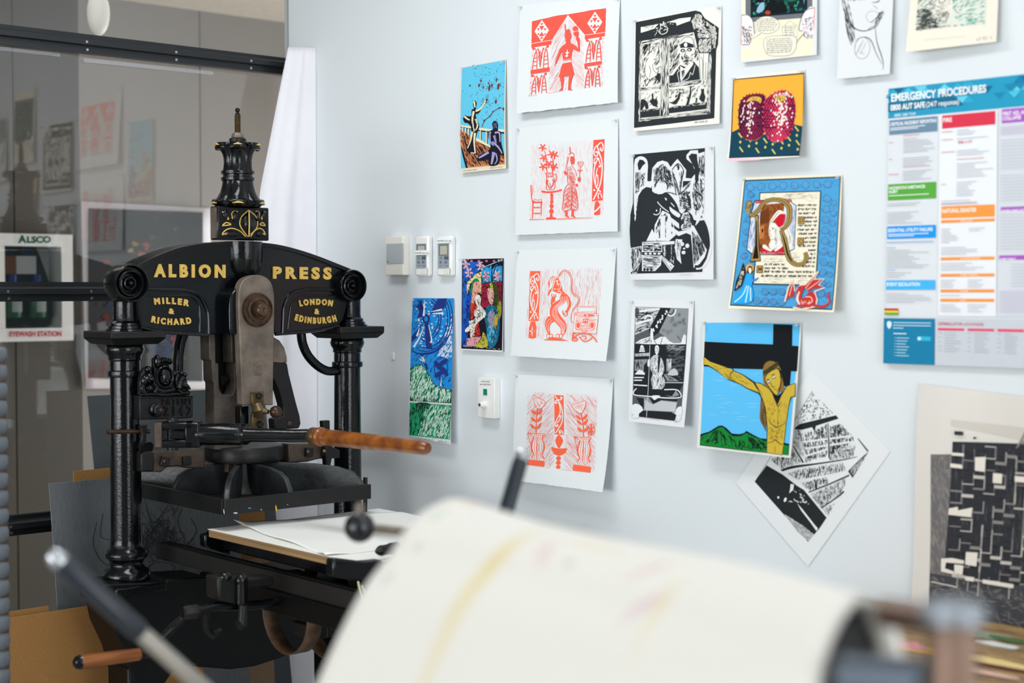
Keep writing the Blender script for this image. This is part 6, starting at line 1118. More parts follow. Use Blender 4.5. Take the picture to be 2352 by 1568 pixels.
gr = MB().prism([f2(*p, 3.64) for p in [(1295, 950), (1560, 948), (1575, 960), (1575, 1052), (1500, 1045), (1420, 1065), (1295, 1072)]], (0, .05, 0)).build('guide_bracket', IRONB, press, bevel=.004, label='brown iron guide bracket')
for x in (1420, 1525): MB().ball(f2(x, 1000 if x < 1500 else 996, 3.624), .005).build('bolt_end', IRON, sqbolt(x, 1002, 3.64, .0125, .7, gr))
MB().prism([f2(*p, 3.62) for p in [(1518, 802), (1562, 798), (1565, 960), (1626, 990), (1626, 1040), (1575, 1044), (1562, 1110), (1540, 1112), (1530, 960)]], (0, .02, 0)).build('stop_lug', BLACKM, press, bevel=.002)
MB().tube([f2(1790, 1165, 3.44), f2(1788, 1385, 3.44)], .0062, 12).build('platen_pin', BLACKM, press)
MB().tube([f2(355, 830, 3.66), f2(362, 900, 3.66), f2(350, 960, 3.66), f2(385, 985, 3.64)], [.014, .008, .012, .022], 16).build('guide_peg', BLACKM, press); MB().tube([f2(130, 873, 3.66), f2(400, 868, 3.66)], .006, 12).build('cross_pin', BRONZE, press)
PX0, PX1, PY0, PY1 = 2.0655, 2.5345, 3.40, 3.99
pt = MB().box((PX0 + .002, PY0 + .002, .9135), (PX1 - .002, PY1 - .002, .926)).build('platen', BLACKM, press, bevel=.002)
rm = MB()
t_ = .014
for lo, hi in (((PX0, PY0, .9125), (PX1, PY0 + t_, .953)), ((PX0, PY1 - t_, .9125), (PX1, PY1, .953)), ((PX0, PY0 + t_, .9125), (PX0 + t_, PY1 - t_, .953)), ((PX1 - t_, PY0 + t_, .9125), (PX1, PY1 - t_, .953))): rm.box(lo, hi)
rm.build('platen_rim', BLACKM, pt, bevel=.002)
RB = mat('splashed_iron', '#1C1E20', rough=.4, var=.5, vscale=20, bump=.2, col2='#303436')
hub = Vector((2.30, 3.695, .925))
for ex, ey in ((PX0 + .01, PY0 + .01), (PX1 - .01, PY0 + .01), (PX0 + .01, PY1 - .01), (PX1 - .01, PY1 - .01), (PX0 + .012, 3.695), (PX1 - .012, 3.695), (2.28, PY0 + .012)):
    e = Vector((ex, ey, .925)); d = e - hub; side = Vector((-d.y, d.x, 0)).normalized() * .0075; P = [hub + d * t + Vector((0, 0, h)) for t, h in [(0, 0), (1, 0), (.995, .02), (.97, .037), (.9, .062), (.78, .076), (.6, .083), (.3, .086), (0, .086)]]
    MB().prism([p - side for p in P], side * 2).build('platen_rib', RB, pt, bevel=.003)
MB().lathe([(.075, .926), (.062, .94), (.05, .97), (.045, 1.012)], (2.30, 3.695, 0), n=36).build('platen_hub', BLACKM, pt)
spl = MB()
for x, y, w, h in ((1210, 1360, 6, 22), (1040, 1360, 12, 4), (955, 1392, 16, 5), (870, 1385, 4, 20), (1205, 1305, 4, 5), (1120, 1372, 5, 4), (1290, 1340, 3, 3), (985, 1350, 4, 4), (1550, 1300, 4, 3)):
    pass
for c, x, y, w, h in (('#D8B428', 1216, 1362, 5, 20), ('#4A90B0', 1045, 1362, 12, 4), ('#C8CED4', 955, 1394, 14, 5), ('#C8CED4', 880, 1385, 3, 18), ('#9FB8CC', 1120, 1372, 5, 4), ('#D8D8D8', 1290, 1340, 3, 3)):
    m = MB(); m.poly([f2(x + w * math.cos(t) + (h * .15) * math.sin(t), y + h * math.sin(t), PY0 - .0004) for t in [2 * PI * k / 10 for k in range(10)]]); m.build('paint_splash', ink(c), pt, smooth=False)

# base casting, bed rails, carriage
base = MB().prism([fp(*p, 3.625) for p in [(238, 1342), (382, 1336), (384, 1330), (480, 1324), (480, 1352), (560, 1356), (700, 1350), (760, 1358), (770, 1440), (735, 1475), (690, 1492), (640, 1512), (585, 1530), (530, 1537), (480, 1533), (430, 1530), (395, 1545), (375, 1575), (372, 1800), (312, 1800), (306, 1560), (290, 1500), (262, 1440), (252, 1395), (238, 1388)]], (0, .14, 0)).build('base_casting', BLACKD, press, bevel=.005)
MB().box((CXL - .073, YC - .08, .690), (CXL + .075, YC + .07, .715)).build('column_plinth', BLACK, base, bevel=.004); MB().box((CXR - .073, YC - .08, .690), (CXR + .075, YC + .07, .715)).build('column_plinth', BLACK, base, bevel=.004)
ftm = [(CXL - .02, 3.70), (2.62, 3.70)]
for fx in (1.955, 2.62):
    lg = MB(); lg.prism([(fx - .045, 3.63, .5), (fx + .045, 3.63, .5), (fx + .04, 3.63, .25), (fx + .07, 3.63, .06), (fx + .10, 3.63, 0), (fx - .10, 3.63, 0), (fx - .07, 3.63, .06), (fx - .04, 3.63, .25)], (0, .12, 0)); lg.build('leg', BLACKD, press, bevel=.008)
MB().box((2.2, 3.63, .48), (2.66, 3.76, .70)).build('base_web', BLACKD, base, bevel=.004)
RLM = mat('dark_slide_iron', '#1E1B1A', rough=.5, metal=.1, var=.4, vscale=14, col2='#191716')
for x in (2.07, 2.50):
    rl = MB().box((x, 2.42, .752), (x + .045, 3.81 if x > 2.3 else 3.775, .796)).build('bed_rail', RLM, press, bevel=.003)
    MB().box((x + .014, 2.45, .796), (x + .030, 3.7, .7995)).build('rail_groove', BLACKM, rl)
MB().box((2.055, 2.45, .70), (2.56, 3.4, .752)).build('rail_frame', BLACKD, press, bevel=.004)
bed = MB().box((2.10, 2.78, .812), (2.60, 3.47, .848)).build('bed', BLACK, press, bevel=.003)
MB().box((2.15, 2.8, .796), (2.55, 3.44, .812)).build('bed_slide', BLACKM, bed)
for p in ([(795, 318), (845, 310), (848, 290), (955, 312), (970, 330), (972, 455), (800, 400)], [(1665, 485), (1690, 478), (1870, 500), (1995, 488), (2000, 560), (1930, 640), (1900, 650), (1870, 640), (1660, 600)]):
    yy = 3.478 if p[0][0] < 900 else 2.766; MB().prism([f3(*q, yy) for q in p], (0, .03, 0)).build('corner_stop', BLACK, bed, bevel=.004)
# front column under the rails, rounce, belts
MB().lathe([(.075, 0), (.075, .03), (.05, .06), (.035, .12), (.03, .3), (.034, .44), (.05, .455), (.052, .47), (.044, .485), (.036, .495), (.048, .515), (.05, .53), (.04, .545), (.034, .56), (.034, .70)], (2.31, 2.95, 0), n=32).build('front_leg', BLACK, press)
BELT = mat('tan_leather_belt', '#5E432C', rough=.55, var=.35, vscale=40, col2='#3A281B')
dr = MB().lathe([(.058, 0), (.058, .30)], (2.14, 3.16, .70), (1, 0, 0), 36).build('rounce_drum', BLACKM, press)
for x, y, rr in ((2.10, 3.18, .100), (2.205, 3.15, .125)):
    m = MB(); n = 48
    m.grid(lambda u, v: Vector((x + .045 * v, y + rr * math.cos(2 * PI * u), .70 - .01 + rr * 1.02 * math.sin(2 * PI * u))), n, 1); m.build('girth_belt', BELT, press, solid=.004, label='tan leather drive belt')
MB().box((2.13, 3.12, .625), (2.19, 3.19, .665)).build('belt_buckle', BLACKM, press, bevel=.004)
# bracket and lever group in front of the base
lv = MB().prism([f3(*p, 3.12) for p in [(885, 605), (965, 600), (1000, 612), (1080, 610), (1265, 600), (1265, 665), (1185, 675), (1085, 690), (1085, 770), (1010, 790), (890, 760)]], (0, .06, 0)).build('latch_bracket', BLACKM, press, bevel=.006)
MB().ball(f3(930, 600, 3.13), .017, (1, 1, .75)).build('rivet_head', BLACK, lv); MB().ball(f3(1040, 625, 3.115), .0165, (1, 1, 1)).build('rivet_head', BLACK, lv)
MB().tube([f3(1043, 625, 3.115), f3(1040, 780, 3.115)], .0155, 18).build('latch_post', BLACK, lv); MB().tube([f3(1055, 790, 3.115), f3(1048, 920, 3.115), f3(1022, 930, 3.115)], .012, 16).build('latch_pin', BLACKM, lv)
MB().tube([f3(*p, 3.14) for p in sm([(640, 845), (770, 825), (860, 800), (960, 800), (1150, 790), (1380, 745)], n=5)], .0115, 14).build('lever_arm', BLACK, lv)
MB().lathe([(.015, 0), (.0165, .004), (.0165, .030), (.013, .036)], f3(655, 845, 3.13), (1, -.25, .05), 8).build('lever_bolt', BLACKM, lv)
MB().tube([f3(800, 850, 3.17), f3(805, 960, 3.17), f3(850, 1000, 3.17), f3(900, 960, 3.17)], .008, 12).build('lever_hook', BLACK, lv)
MB().tube([f3(640, 890, 3.2), f3(560, 960, 3.2), f3(500, 1020, 3.2)], .011, 12).build('lever_tail', BLACK, lv)
# rounce handle
ra, rb_ = fp(172, 1522, 3.30), fp(318, 1502, 3.30); hd = (rb_ - ra).normalized(); HL = (rb_ - ra).length
MB().tube([rb_, rb_ + hd * .05, rb_ + hd * .09 + Vector((0, .05, 0)), Vector((1.95, 3.63, .60))], .012, 14).build('rounce_crank', BLACKM, press)
hdl = MB().lathe([(.0005, -.001), (.009, 0), (.0145, .005), (.0165, .014), (.0175, .02), (.0165, HL * .6), (.0155, HL), (.012, HL + .004)], ra, tuple(hd), 28).build('rounce_grip', OAK, press, label='worn orange-brown wooden handle')
MB().lathe([(.0005, -.003), (.009, -.002), (.0152, .004), (.0172, .013)], ra, tuple(hd), 28).build('grip_cap', BLACK, hdl)

# ------------------------------------------------------------------ on and round the press
brd = MB().box((2.062, 2.80, .8485), (2.615, 3.475, .868)).build('plywood_board', mat('plywood', '#A8855C', rough=.65, var=.35, vscale=9, stretch=(.3, .3, 30)), bevel=.0015)
tag(brd, 'pale plywood board lying on the bed of the hand press', 'board')
Zb = .8695
MB().box((2.06, 2.798, .868), (2.617, 3.477, .8694)).build('board_face', ink('#ECECE6'), brd, bevel=.0005, label='white painted face')
def fz(x, y, z=Zb): return onZ(200 + x / 2.94, 1120 + y / 2.94, z)
pa, pb, pc_, pd = fz(985, 242), fz(2030, 165), fz(1990, 470), fz(1620, 462)
pc_ = Vector((2.60, 2.86, Zb)); pb = Vector((2.608, 3.36, Zb)); rp = random.Random(2)
def sheetfn(u, v):
    p = (pa * (1 - u) + pb * u) * (1 - v) + (pd * (1 - u) + pc_ * u) * v
    z = Zb + .0012 + .0014 * (1 + math.sin(u * 9 + v * 4)) + .0012 * (1 + math.sin(v * 13 - u * 5)) + .009 * max(0, 1 - math.hypot(u / .08, (v - 0) / .10)) + .006 * max(0, 1 - math.hypot((u - .02) / .12, (v - .97) / .06))
    return Vector((p.x + .004 * math.sin(v * 11) * (1 - u), p.y, max(Zb + .0008, z - .0015)))
tag(MB().grid(sheetfn, 40, 40).build('tissue_sheet', ink('#ECEDE8'), solid=.0004), 'thin crinkled white sheet spread over the board on the press', 'paper')
t = thing('ink_tool', 'dark metal spindle with a pointed tip lying at the press bed corner', 'tool', fz(2000, 430, .87))
ta, tb = fz(1945, 432, .892), fz(2110, 398, .892); td = (tb - ta).normalized()
MB().lathe([(.0005, 0), (.006, .006), (.0115, .016), (.0125, .02), (.0125, .026), (.0105, .028), (.012, .034), (.012, .05), (.0135, .052), (.0135, .075)], ta, tuple(td), 20).build('spindle', BLACKM, t)
MB().box(tuple(tb + Vector((-.012, -.012, -.0205))), tuple(tb + Vector((.02, .014, .0)))).build('spindle_block', BLACK, t, bevel=.003)
cordm = mat('pale_cord', '#C9CBA8', rough=.8)
tag(MB().tube(sm([tuple(f3(1830, 632, 2.755)), tuple(f3(1842, 690, 2.755)), tuple(f3(1862, 770, 2.757))], n=4), .0022, 8).tube(sm([tuple(f3(1855, 660, 2.75)), tuple(f3(1878, 730, 2.755)), tuple(f3(1862, 770, 2.757))], n=4), .0022, 8).build('frayed_cord', cordm), 'pale frayed cord end hanging from the press bed corner', 'cord')

# ------------------------------------------------------------------ sheets and boards leaning against the glass
def leaning(name, label, cat, pts, y, m, th=.004, lean=0.0, bottom=None):
    P = [onY(*p, y) for p in pts]; z0 = max(q.z for q in P)
    P = [Vector((q.x, y - (z0 - q.z) * lean, q.z)) for q in P]
    return tag(MB().prism(P, (0, th, 0)).build(name, m, bevel=.0008), label, cat)
def px_down(x, y, yy): p = onY(x, y, yy); return p
ZINC = mat('etched_zinc', '#6E7275', rough=.45, metal=.25, var=.25, vscale=30, stretch=(12, 1, 1), bump=.04)
def board(name, label, cat, x0, x1, ztop, y, m, th, tilt=0, zb=0.0, dx=0):
    """upright panel standing on the floor and leaning back by tilt metres over its height; dx slants its sides"""
    pts = [Vector((x0 + dx, y - tilt, zb)), Vector((x1 + dx, y - tilt, zb)), Vector((x1, y, ztop)), Vector((x0, y, ztop))]
    return tag(MB().prism(pts, (0, th, 0)).build(name, m, bevel=.0008), label, cat)
board('mounting_board', 'dark grey-green board leaning against the glass behind the crest', 'board', 2.085, 2.70, 1.178, 4.20, mat('slate_board', '#4A5053', rough=.6, var=.1, vscale=12), .004, .10, 0, .06)
board('hardboard_sheet', 'tan hardboard sheet showing above the etched metal plate', 'board', 1.985, 2.62, .972, 4.09, HARDB, .005, .08)
pl_ = board('etched_plate', 'large grey metal plate scratched with a tangled animal drawing', 'metal plate', 1.868, 2.468, .955, 4.00, ZINC, .003, .06, 0, .03)
es = MB(); re = random.Random(9)
def etch(pts, r=.0007):
    q = [onY(*p, 4.0 - .06 * (.955 - .72) / .955 - .0012) for p in sm(pts, n=5)]; es.tube([Vector((v.x, 4.0 - .06 * (.955 - v.z) / .955 - .0008, v.z)) for v in q], r, 4)
for _ in range(30):
    cx_, cy_ = re.uniform(335, 400), re.uniform(1215, 1260); etch([(cx_ + re.uniform(-26, 26), cy_ + re.uniform(-34, 34)) for _ in range(4)], .0009)
for _ in range(14):
    x, y = re.uniform(335, 420), re.uniform(1165, 1300); etch([(x, y), (x + re.uniform(-30, 40), y + re.uniform(-30, 30)), (x + re.uniform(-50, 60), y + re.uniform(-50, 40))], .0006)
for p in ([(338, 1170), (360, 1200), (395, 1160), (405, 1240)], [(225, 1200), (215, 1250), (235, 1290), (262, 1300)], [(240, 1180), (232, 1230), (255, 1240)], [(330, 1310), (360, 1290), (400, 1300), (380, 1320), (340, 1325)], [(440, 1190), (452, 1220), (430, 1250)], [(345, 1240), (352, 1225), (366, 1225), (372, 1240), (360, 1250), (347, 1246)], [(375, 1235), (385, 1222), (398, 1228), (396, 1246), (380, 1250)], [(420, 1170), (410, 1200), (425, 1240)]): etch(p, .0009)
es.build('etched_line', mat('etch_ink', '#26282A', rough=.6), pl_)
board('hardboard_sheet', 'large brown hardboard sheet standing lowest beside the press foot', 'board', 1.60, 2.30, .612, 3.93, HARDB, .006, .05)
board('hardboard_sheet', 'second brown hardboard sheet just behind the large lowest sheet', 'board', 1.5, 1.845, .622, 3.96, HARDB, .006, .05)
board('cardboard_strip', 'narrow tan board edge behind the press under the platen', 'board', 2.44, 2.62, .9, 4.13, HARDB, .004, .06)
board('hardboard_sheet', 'brown hardboard sheet seen below the press base casting', 'board', 2.305, 2.60, .66, 4.02, mat('grey_tan_board', '#8F745A', rough=.75, var=.12, vscale=120), .005, .05)

# white cloth hung in the corner
CLOTH = mat('white_cotton', '#ECEAF0', rough=.85, var=.04, vscale=8)
edge = [(662, 108), (640, 220), (600, 430), (585, 560), (578, 700), (574, 900), (578, 1190), (590, 1400), (612, 1640)]
eg = [onY(*p, 4.235) for p in edge]
def clothfn(u, v):
    k = min(len(eg) - 2, int(v * (len(eg) - 1))); t = v * (len(eg) - 1) - k; a = eg[k] * (1 - t) + eg[k + 1] * t
    x = a.x * (1 - u) + (W - .001) * u; wd_ = W - a.x
    return Vector((x, 4.235 - .05 * u + (.007 * math.sin(u * 9 + v * 1.5) * min(1, wd_ * 5) + .002 * math.sin(u * 21 + v * 3)) * math.sin(PI * min(1, u + .25)) , a.z))
tag(MB().grid(clothfn, 60, 40).build('hanging_cloth', CLOTH, solid=.0008), 'white cloth hanging in folds in the corner beside the glass', 'cloth')

# ------------------------------------------------------------------ next room, seen through the glass
g5 = lambda x, y, yy: onY(x / 3.484, 500 + y / 3.484, yy)
def fbox(p0, p1, ya, yb): a, b = Vector(p0), Vector(p1); return (min(a.x, b.x), min(ya, yb), min(a.z, b.z)), (max(a.x, b.x), max(ya, yb), max(a.z, b.z))
YE = FAR - .13
ew = thing('eyewash_cabinet', 'white wall-mounted eyewash cabinet with green bottles behind the glass partition', 'cabinet', g5(300, 980, FAR))
bk = MB(); a, b = g5(-40, 120, YE), g5(590, 980, YE); i0, i1 = g5(38, 225, YE), g5(495, 878, YE)
for lo, hi in (((a.x, YE, i0.z), (b.x, FAR, a.z)), ((a.x, YE, b.z), (b.x, FAR, i1.z)), ((a.x, YE, i1.z), (i0.x, FAR, i0.z)), ((i1.x, YE, i1.z), (b.x, FAR, i0.z)), ((i0.x, FAR - .02, i1.z), (i1.x, FAR, i0.z))): bk.box(lo, hi)
bk.build('cabinet_shell', WHITEP, ew, bevel=.002)
GRN = mat('dark_green_plastic', '#0F3A2C', rough=.45)
MB().prism([g5(*p, FAR - .05) for p in sm([(38, 225), (260, 225), (300, 260), (340, 360), (390, 500), (430, 620), (440, 720), (400, 840), (340, 878), (40, 878)], n=3)], (0, .028, 0)).build('green_tray', GRN, ew, bevel=.002)
MB().box(*fbox(g5(40, 305, YE + .03), g5(130, 450, YE + .03), YE + .03, YE + .07)).build('brown_packet', ink('#7A5236'), ew); MB().box(*fbox(g5(130, 305, YE + .03), g5(290, 450, YE + .03), YE + .03, YE + .07)).build('white_packet', ink('#C9C4C6'), ew)
MB().box(*fbox(g5(170, 225, YE + .05), g5(245, 305, YE + .05), YE + .05, YE + .07)).build('blue_packet', ink('#1E3A5A'), ew)
for x in (105, 300):
    bt = MB(); c = g5(x, 800, YE + .045); zt = g5(x, 520, YE + .045).z
    bt.lathe([(.03, c.z), (.034, c.z + .006), (.034, zt - .02), (.02, zt), (.014, zt + .004)], (c.x, c.y, 0), n=24); bo = bt.build('bottle', mat('green_bottle', '#1F6A3C', rough=.3), ew)
    MB().lathe([(.0145, zt + .002), (.0155, zt + .004), (.0155, g5(x, 455, YE + .045).z)], (c.x, c.y, 0), n=20).build('blue_cap', mat('blue_plastic', '#1E3C9A', rough=.4), bo)
    MB().grid(lambda u, v: Vector((c.x + .0345 * math.sin((u - .3) * 1.7), c.y - .0345 * math.cos((u - .3) * 1.7), g5(x, 755, YE).z + v * .055)), 10, 1).build('bottle_sticker', ink('#C9D0CC'), bo)
MB().box((i0.x, YE - .001, i1.z), (i1.x, YE + .002, i0.z)).build('clear_door', glass('thin_glass', (.86, .88, .88), .05), ew, smooth=False)
def flat_text(t, p0, p1, cap, y, m, par, fn, bold=.02, name='printed_text'):
    mb = MB(); v, f, w = glyphs(t, bold)
    for face in f: mb.poly([fn(p0[0] + (p1[0] - p0[0]) * v[i][0] / w, p0[1] + (p1[1] - p0[1]) * v[i][0] / w - v[i][1] * cap, y) for i in face])
    return mb.build(name, m, par, smooth=False)
MB().box(*fbox(g5(120, 135, YE - .001), g5(425, 210, YE - .001), YE - .001, YE)).build('name_sticker', ink('#E2E6E4'), ew); MB().box(*fbox(g5(65, 905, YE - .001), g5(500, 955, YE - .001), YE - .001, YE)).build('red_sticker', ink('#E8E2E2'), ew)
flat_text('A', (150, 200), (212, 199), 58, YE - .002, ink('#0E5A44'), ew, g5, .04); flat_text('LSCO', (214, 199), (408, 197), 48, YE - .002, ink('#0E5A44'), ew, g5, .045)
flat_text('EYEWASH STATION', (74, 948), (492, 946), 38, YE - .002, ink('#C22A30'), ew, g5, .03)
fpz = thing('flower_poster', 'large dark flower painting poster with a white border behind the glass', 'poster', onY(340, 890, FAR - .004))
MB().grid(lambda u, v: (onY(185, 462, FAR) * (1 - u) + onY(481, 478, FAR) * u) * (1 - v) + (onY(192, 892, FAR) * (1 - u) + onY(490, 893, FAR) * u) * v + Vector((0, -.006 - .012 * (v ** 3) * (.4 + .6 * math.sin(u * 5) ** 2) - .01 * max(0, .1 - u) * 10 * v, 0)), 14, 10).build('white_border', ink('#E6E4EA'), fpz, solid=.0006)
DKP = mat('painting_ground', '#1B1E21', rough=.5, var=.5, vscale=3, col2='#121416')
pq = [onY(203, 478, FAR - .03), onY(466, 487, FAR - .03), onY(466, 876, FAR - .03), onY(203, 868, FAR - .03)]
MB().prism([pq[0], pq[1], pq[2], pq[3]], (0, .002, 0)).build('dark_painting', DKP, fpz, smooth=False)
fl = random.Random(4)
BL_ = [('#6E5636', 290, 610, 9), ('#8A7648', 310, 560, 8), ('#8E5048', 335, 565, 11), ('#9A5850', 325, 585, 10), ('#9A8C68', 300, 575, 7), ('#4A5640', 350, 545, 8), ('#7A352C', 245, 600, 9), ('#333E56', 250, 700, 10), ('#6E302A', 242, 730, 9), ('#84463E', 400, 780, 11), ('#5E5636', 360, 780, 8), ('#333E56', 345, 800, 9), ('#8C7A48', 372, 740, 6), ('#704038', 385, 640, 7), ('#4E5A46', 275, 640, 9), ('#8A7848', 390, 860, 4), ('#623028', 330, 700, 10), ('#454E3C', 400, 700, 10)]
for _ in range(46): BL_.append((fl.choice(('#4A4A3A', '#5A4636', '#3A4250', '#6A4A40', '#6E6244', '#3E4A3E')), fl.gauss(320, 45), fl.gauss(660, 100), fl.uniform(3, 7)))
for c, x, y, r in BL_:
    if not (212 < x < 456 and 500 < y < 860): continue
    m = MB(); c0 = onY(x, y, FAR - .032)
    for k in range(5):
        a = k * 1.26 + fl.random(); m.poly([c0 + Vector((r * .0014 * (.7 * math.cos(a) + .62 * math.cos(t) * (1 + .5 * math.cos(2 * (t - a)))), -.0003 * k, r * .0014 * (.7 * math.sin(a) + .45 * math.sin(t)))) for t in [2 * PI * j / 11 for j in range(11)]])
    m.build('painted_flower_petal', ink(c), fpz, smooth=False)
lp = thing('pale_oval', 'pale oval shape hanging beyond the upper glass near the ceiling', 'lamp', onY(226, 40, 5.0))  # bright oval in the upper glass, modelled as a hanging glowing shape
lc = onY(226, 30, 5.0)
EM = mat('oval_glow', '#E8E6DE', rough=.4); EM.node_tree.nodes['Principled BSDF'].inputs['Emission Color'].default_value = (1, .97, .9, 1); EM.node_tree.nodes['Principled BSDF'].inputs['Emission Strength'].default_value = .12
MB().ball(lc, .040, (1, 1, 2.0)).build('oval_glow', EM, lp); MB().lathe([(.006, lc.z + .05), (.006, 2.70)], (lc.x, lc.y, 0), n=12).build('oval_stem', mat('tan_metal', '#8A7A68', rough=.4, metal=.5), lp); MB().lathe([(.034, lc.z + .045), (.03, lc.z + .075), (.008, lc.z + .09)], (lc.x, lc.y, 0), n=24).build('oval_cap', mat('tan_metal', '#8A7A68'), lp)

# ------------------------------------------------------------------ controls on the prints wall
w6 = lambda x, y, d=0: onX(860 + x / 3.015, 520 + y / 3.015, W - d)
def wallbox(name, label, cat, x0, y0, x1, y1, d, m, bev=.002, slope=0):
    a, b = w6(x0, y0, d), w6(x1, y1, d); o = thing(name, label, cat, (W, (a.y + b.y) / 2, b.z))
    MB().box((W - d, min(a.y, b.y), b.z), (W, max(a.y, b.y), a.z)).build('housing', m, o, bevel=bev)
    return o
def face(par, x0, y0, x1, y1, d, m, name, th=.0012, bev=.0004):
    a, b = w6(x0, y0, d), w6(x1, y1, d); return MB().box((W - d, min(a.y, b.y), b.z), (W - d + th, max(a.y, b.y), a.z)).build(name, m, par, bevel=bev)
CREAM = mat('cream_plastic', '#E9E6DC', rough=.45); GREYP = mat('grey_plastic', '#AEB4B8', rough=.45)
D = .026
o = wallbox('wall_sensor', 'cream wall sensor box with a square grey cover plate', 'sensor', 75, 72, 197, 336, D, CREAM)
face(o, 82, 120, 197, 256, D + .002, GREYP, 'grey_cover', .003); face(o, 86, 240, 98, 246, D + .0026, ink('#6A7075'), 'small_mark')
for lab, x0, x1, note, ny in (('white air controller with a paper strip stuck across its grey buttons', 280, 372, 'Controller not in use', 186), ('white air controller with a paper strip across its top', 432, 530, 'Controller not in use', 102)):
    o = wallbox('air_controller', lab, 'controller', x0, 68, x1, 344, D - .006, WHITEP, .006); s = x0 - 432 + (0 if x0 > 400 else 4)
    X = lambda a: x0 + (a - 432) * (x1 - x0) / 98
    DD = D - .005
    face(o, X(440), 120, X(516), 290, DD, mat('slate_grey_plastic', '#9BA4AE', rough=.5), 'button_panel'); face(o, X(445), 124, X(510), 200, DD + .001, mat('screen_bezel', '#6E7882'), 'screen_bezel'); face(o, X(454), 135, X(502), 194, DD + .002, ink('#B9B6A4'), 'screen')
    for a, b, c, d, col in ((450, 208, 468, 226, '#7E8892'), (482, 206, 510, 228, '#56606A'), (450, 238, 464, 256, '#6E7882'), (484, 238, 502, 254, '#6E7882'), (450, 268, 470, 273, '#7E8892'), (486, 268, 508, 273, '#7E8892')): face(o, X(a), b, X(c), d, DD + .0015, ink(col), 'button')
    for k in range(5): face(o, X(518), 292 + k * 9, X(526), 295 + k * 9, DD, ink('#5A5E62'), 'vent_slot')
    face(o, X(480), 294, X(512), 330, DD, ink('#E2E0DA'), 'name_tag')
    p0 = (x0 - 4, ny - 22); face(o, x0 - 4, ny - 20, x1 + 4, ny + 10, DD + .003, ink('#F2F4F4'), 'paper_strip', .0006)
    flat_text(note, (x0 - 1, ny + 1), (x1 + 2, ny + 2), 11, DD + .0036, ink('#5C6468'), o, lambda a, b, dd: w6(a, b, dd), .004, 'note_text')
o = wallbox('switch_plate', 'white after-hours air conditioning key switch with a green lamp', 'switch', 715, 1040, 832, 1332, .022, WHITEP, .002)
face(o, 750, 1120, 782, 1172, .0235, ink('#DDE2E0'), 'lamp_surround'); face(o, 753, 1124, 779, 1168, .0245, mat('green_lamp', '#12806A', rough=.25), 'green_lamp')
kc = w6(764, 1232, .022)
MB().lathe([(.011, 0), (.011, .005), (.009, .008), (.008, .018), (.0072, .02)], kc, (-1, 0, 0), 28).build('key_barrel', WHITEP, o, bevel=.0005); MB().lathe([(.005, .02), (.005, .0206)], kc, (-1, 0, 0), 20).build('key_face', STEEL, o)
for t, a, b, y in (('AFTER HOURS', 738, 796, 1078), ('AIR CONDITIONING', 730, 804, 1098)): flat_text(t, (a, y), (b, y + 1), 10, .0226, ink('#7A8084'), o, lambda a, b, dd: w6(a, b, dd), .004, 'printed_text')
o = tag(MB().box((W - .004, w6(118, 870).y - .014, w6(118, 918).z), (W, w6(118, 870).y - .003, w6(118, 870).z)).build('tape_scrap', ink('#E9E9E4')), 'scrap of old white tape on the wall beside the blue fan print', 'tape')

# ------------------------------------------------------------------ near things: etching press with blanket, bench, hose
AX = Vector((math.sin(math.radians(10.2)), math.cos(math.radians(10.2)), 0)); PN = Vector((-AX.y, AX.x, 0))
def camp(px, py, d):                            # point of the photograph at an estimated depth along the camera ray
    v = ray(px, py); fwd = Vector((math.sin(YAW) * math.cos(PITCH), math.cos(YAW) * math.cos(PITCH), math.sin(PITCH))); return EYE + v * (d / v.dot(fwd))
near, far = camp(1985, 1375, 1.2), camp(1048, 1153, 1.73)
zr = (near.z + far.z) / 2
PF = [(-.16, -.30), (-.13, -.19), (-.10, -.11), (-.07, -.055), (-.035, -.016), (0, 0), (.03, -.005), (.051, -.015), (.068, -.031), (.081, -.049), (.121, -.093), (.17, -.18), (.21, -.27), (.24, -.36)]
PNR = [(-.06, -.30), (-.058, -.19), (-.054, -.11), (-.044, -.06), (-.026, -.016), (0, 0), (.014, -.004), (.025, -.0135), (.033, -.024), (.039, -.036), (.046, -.061), (.054, -.12), (.058, -.22), (.062, -.32)]
PFs, PNs = sm(PF, n=4), sm(PNR, n=4); m_ = len(PFs) - 1
def blank(u, v):
    i = min(m_, round(v * m_)); a, b = PNs[i], PFs[i]; k = u ** .8
    s, t_ = a[0] * (1 - k) + b[0] * k, a[1] * (1 - k) + b[1] * k; c = near * (1 - u) + far * u
    return Vector((c.x, c.y, c.z)) + PN * s + Vector((0, 0, t_ + .004 * math.sin(u * 7) * math.sin(v * 6)))
FELT = mat('cream_felt', '#E4E1DA', rough=.95, spec=.1); nt = FELT.node_tree; bs = nt.nodes['Principled BSDF']; bs.inputs['Sheen Weight'].default_value = .2
tc = nt.nodes.new('ShaderNodeTexCoord'); last = None
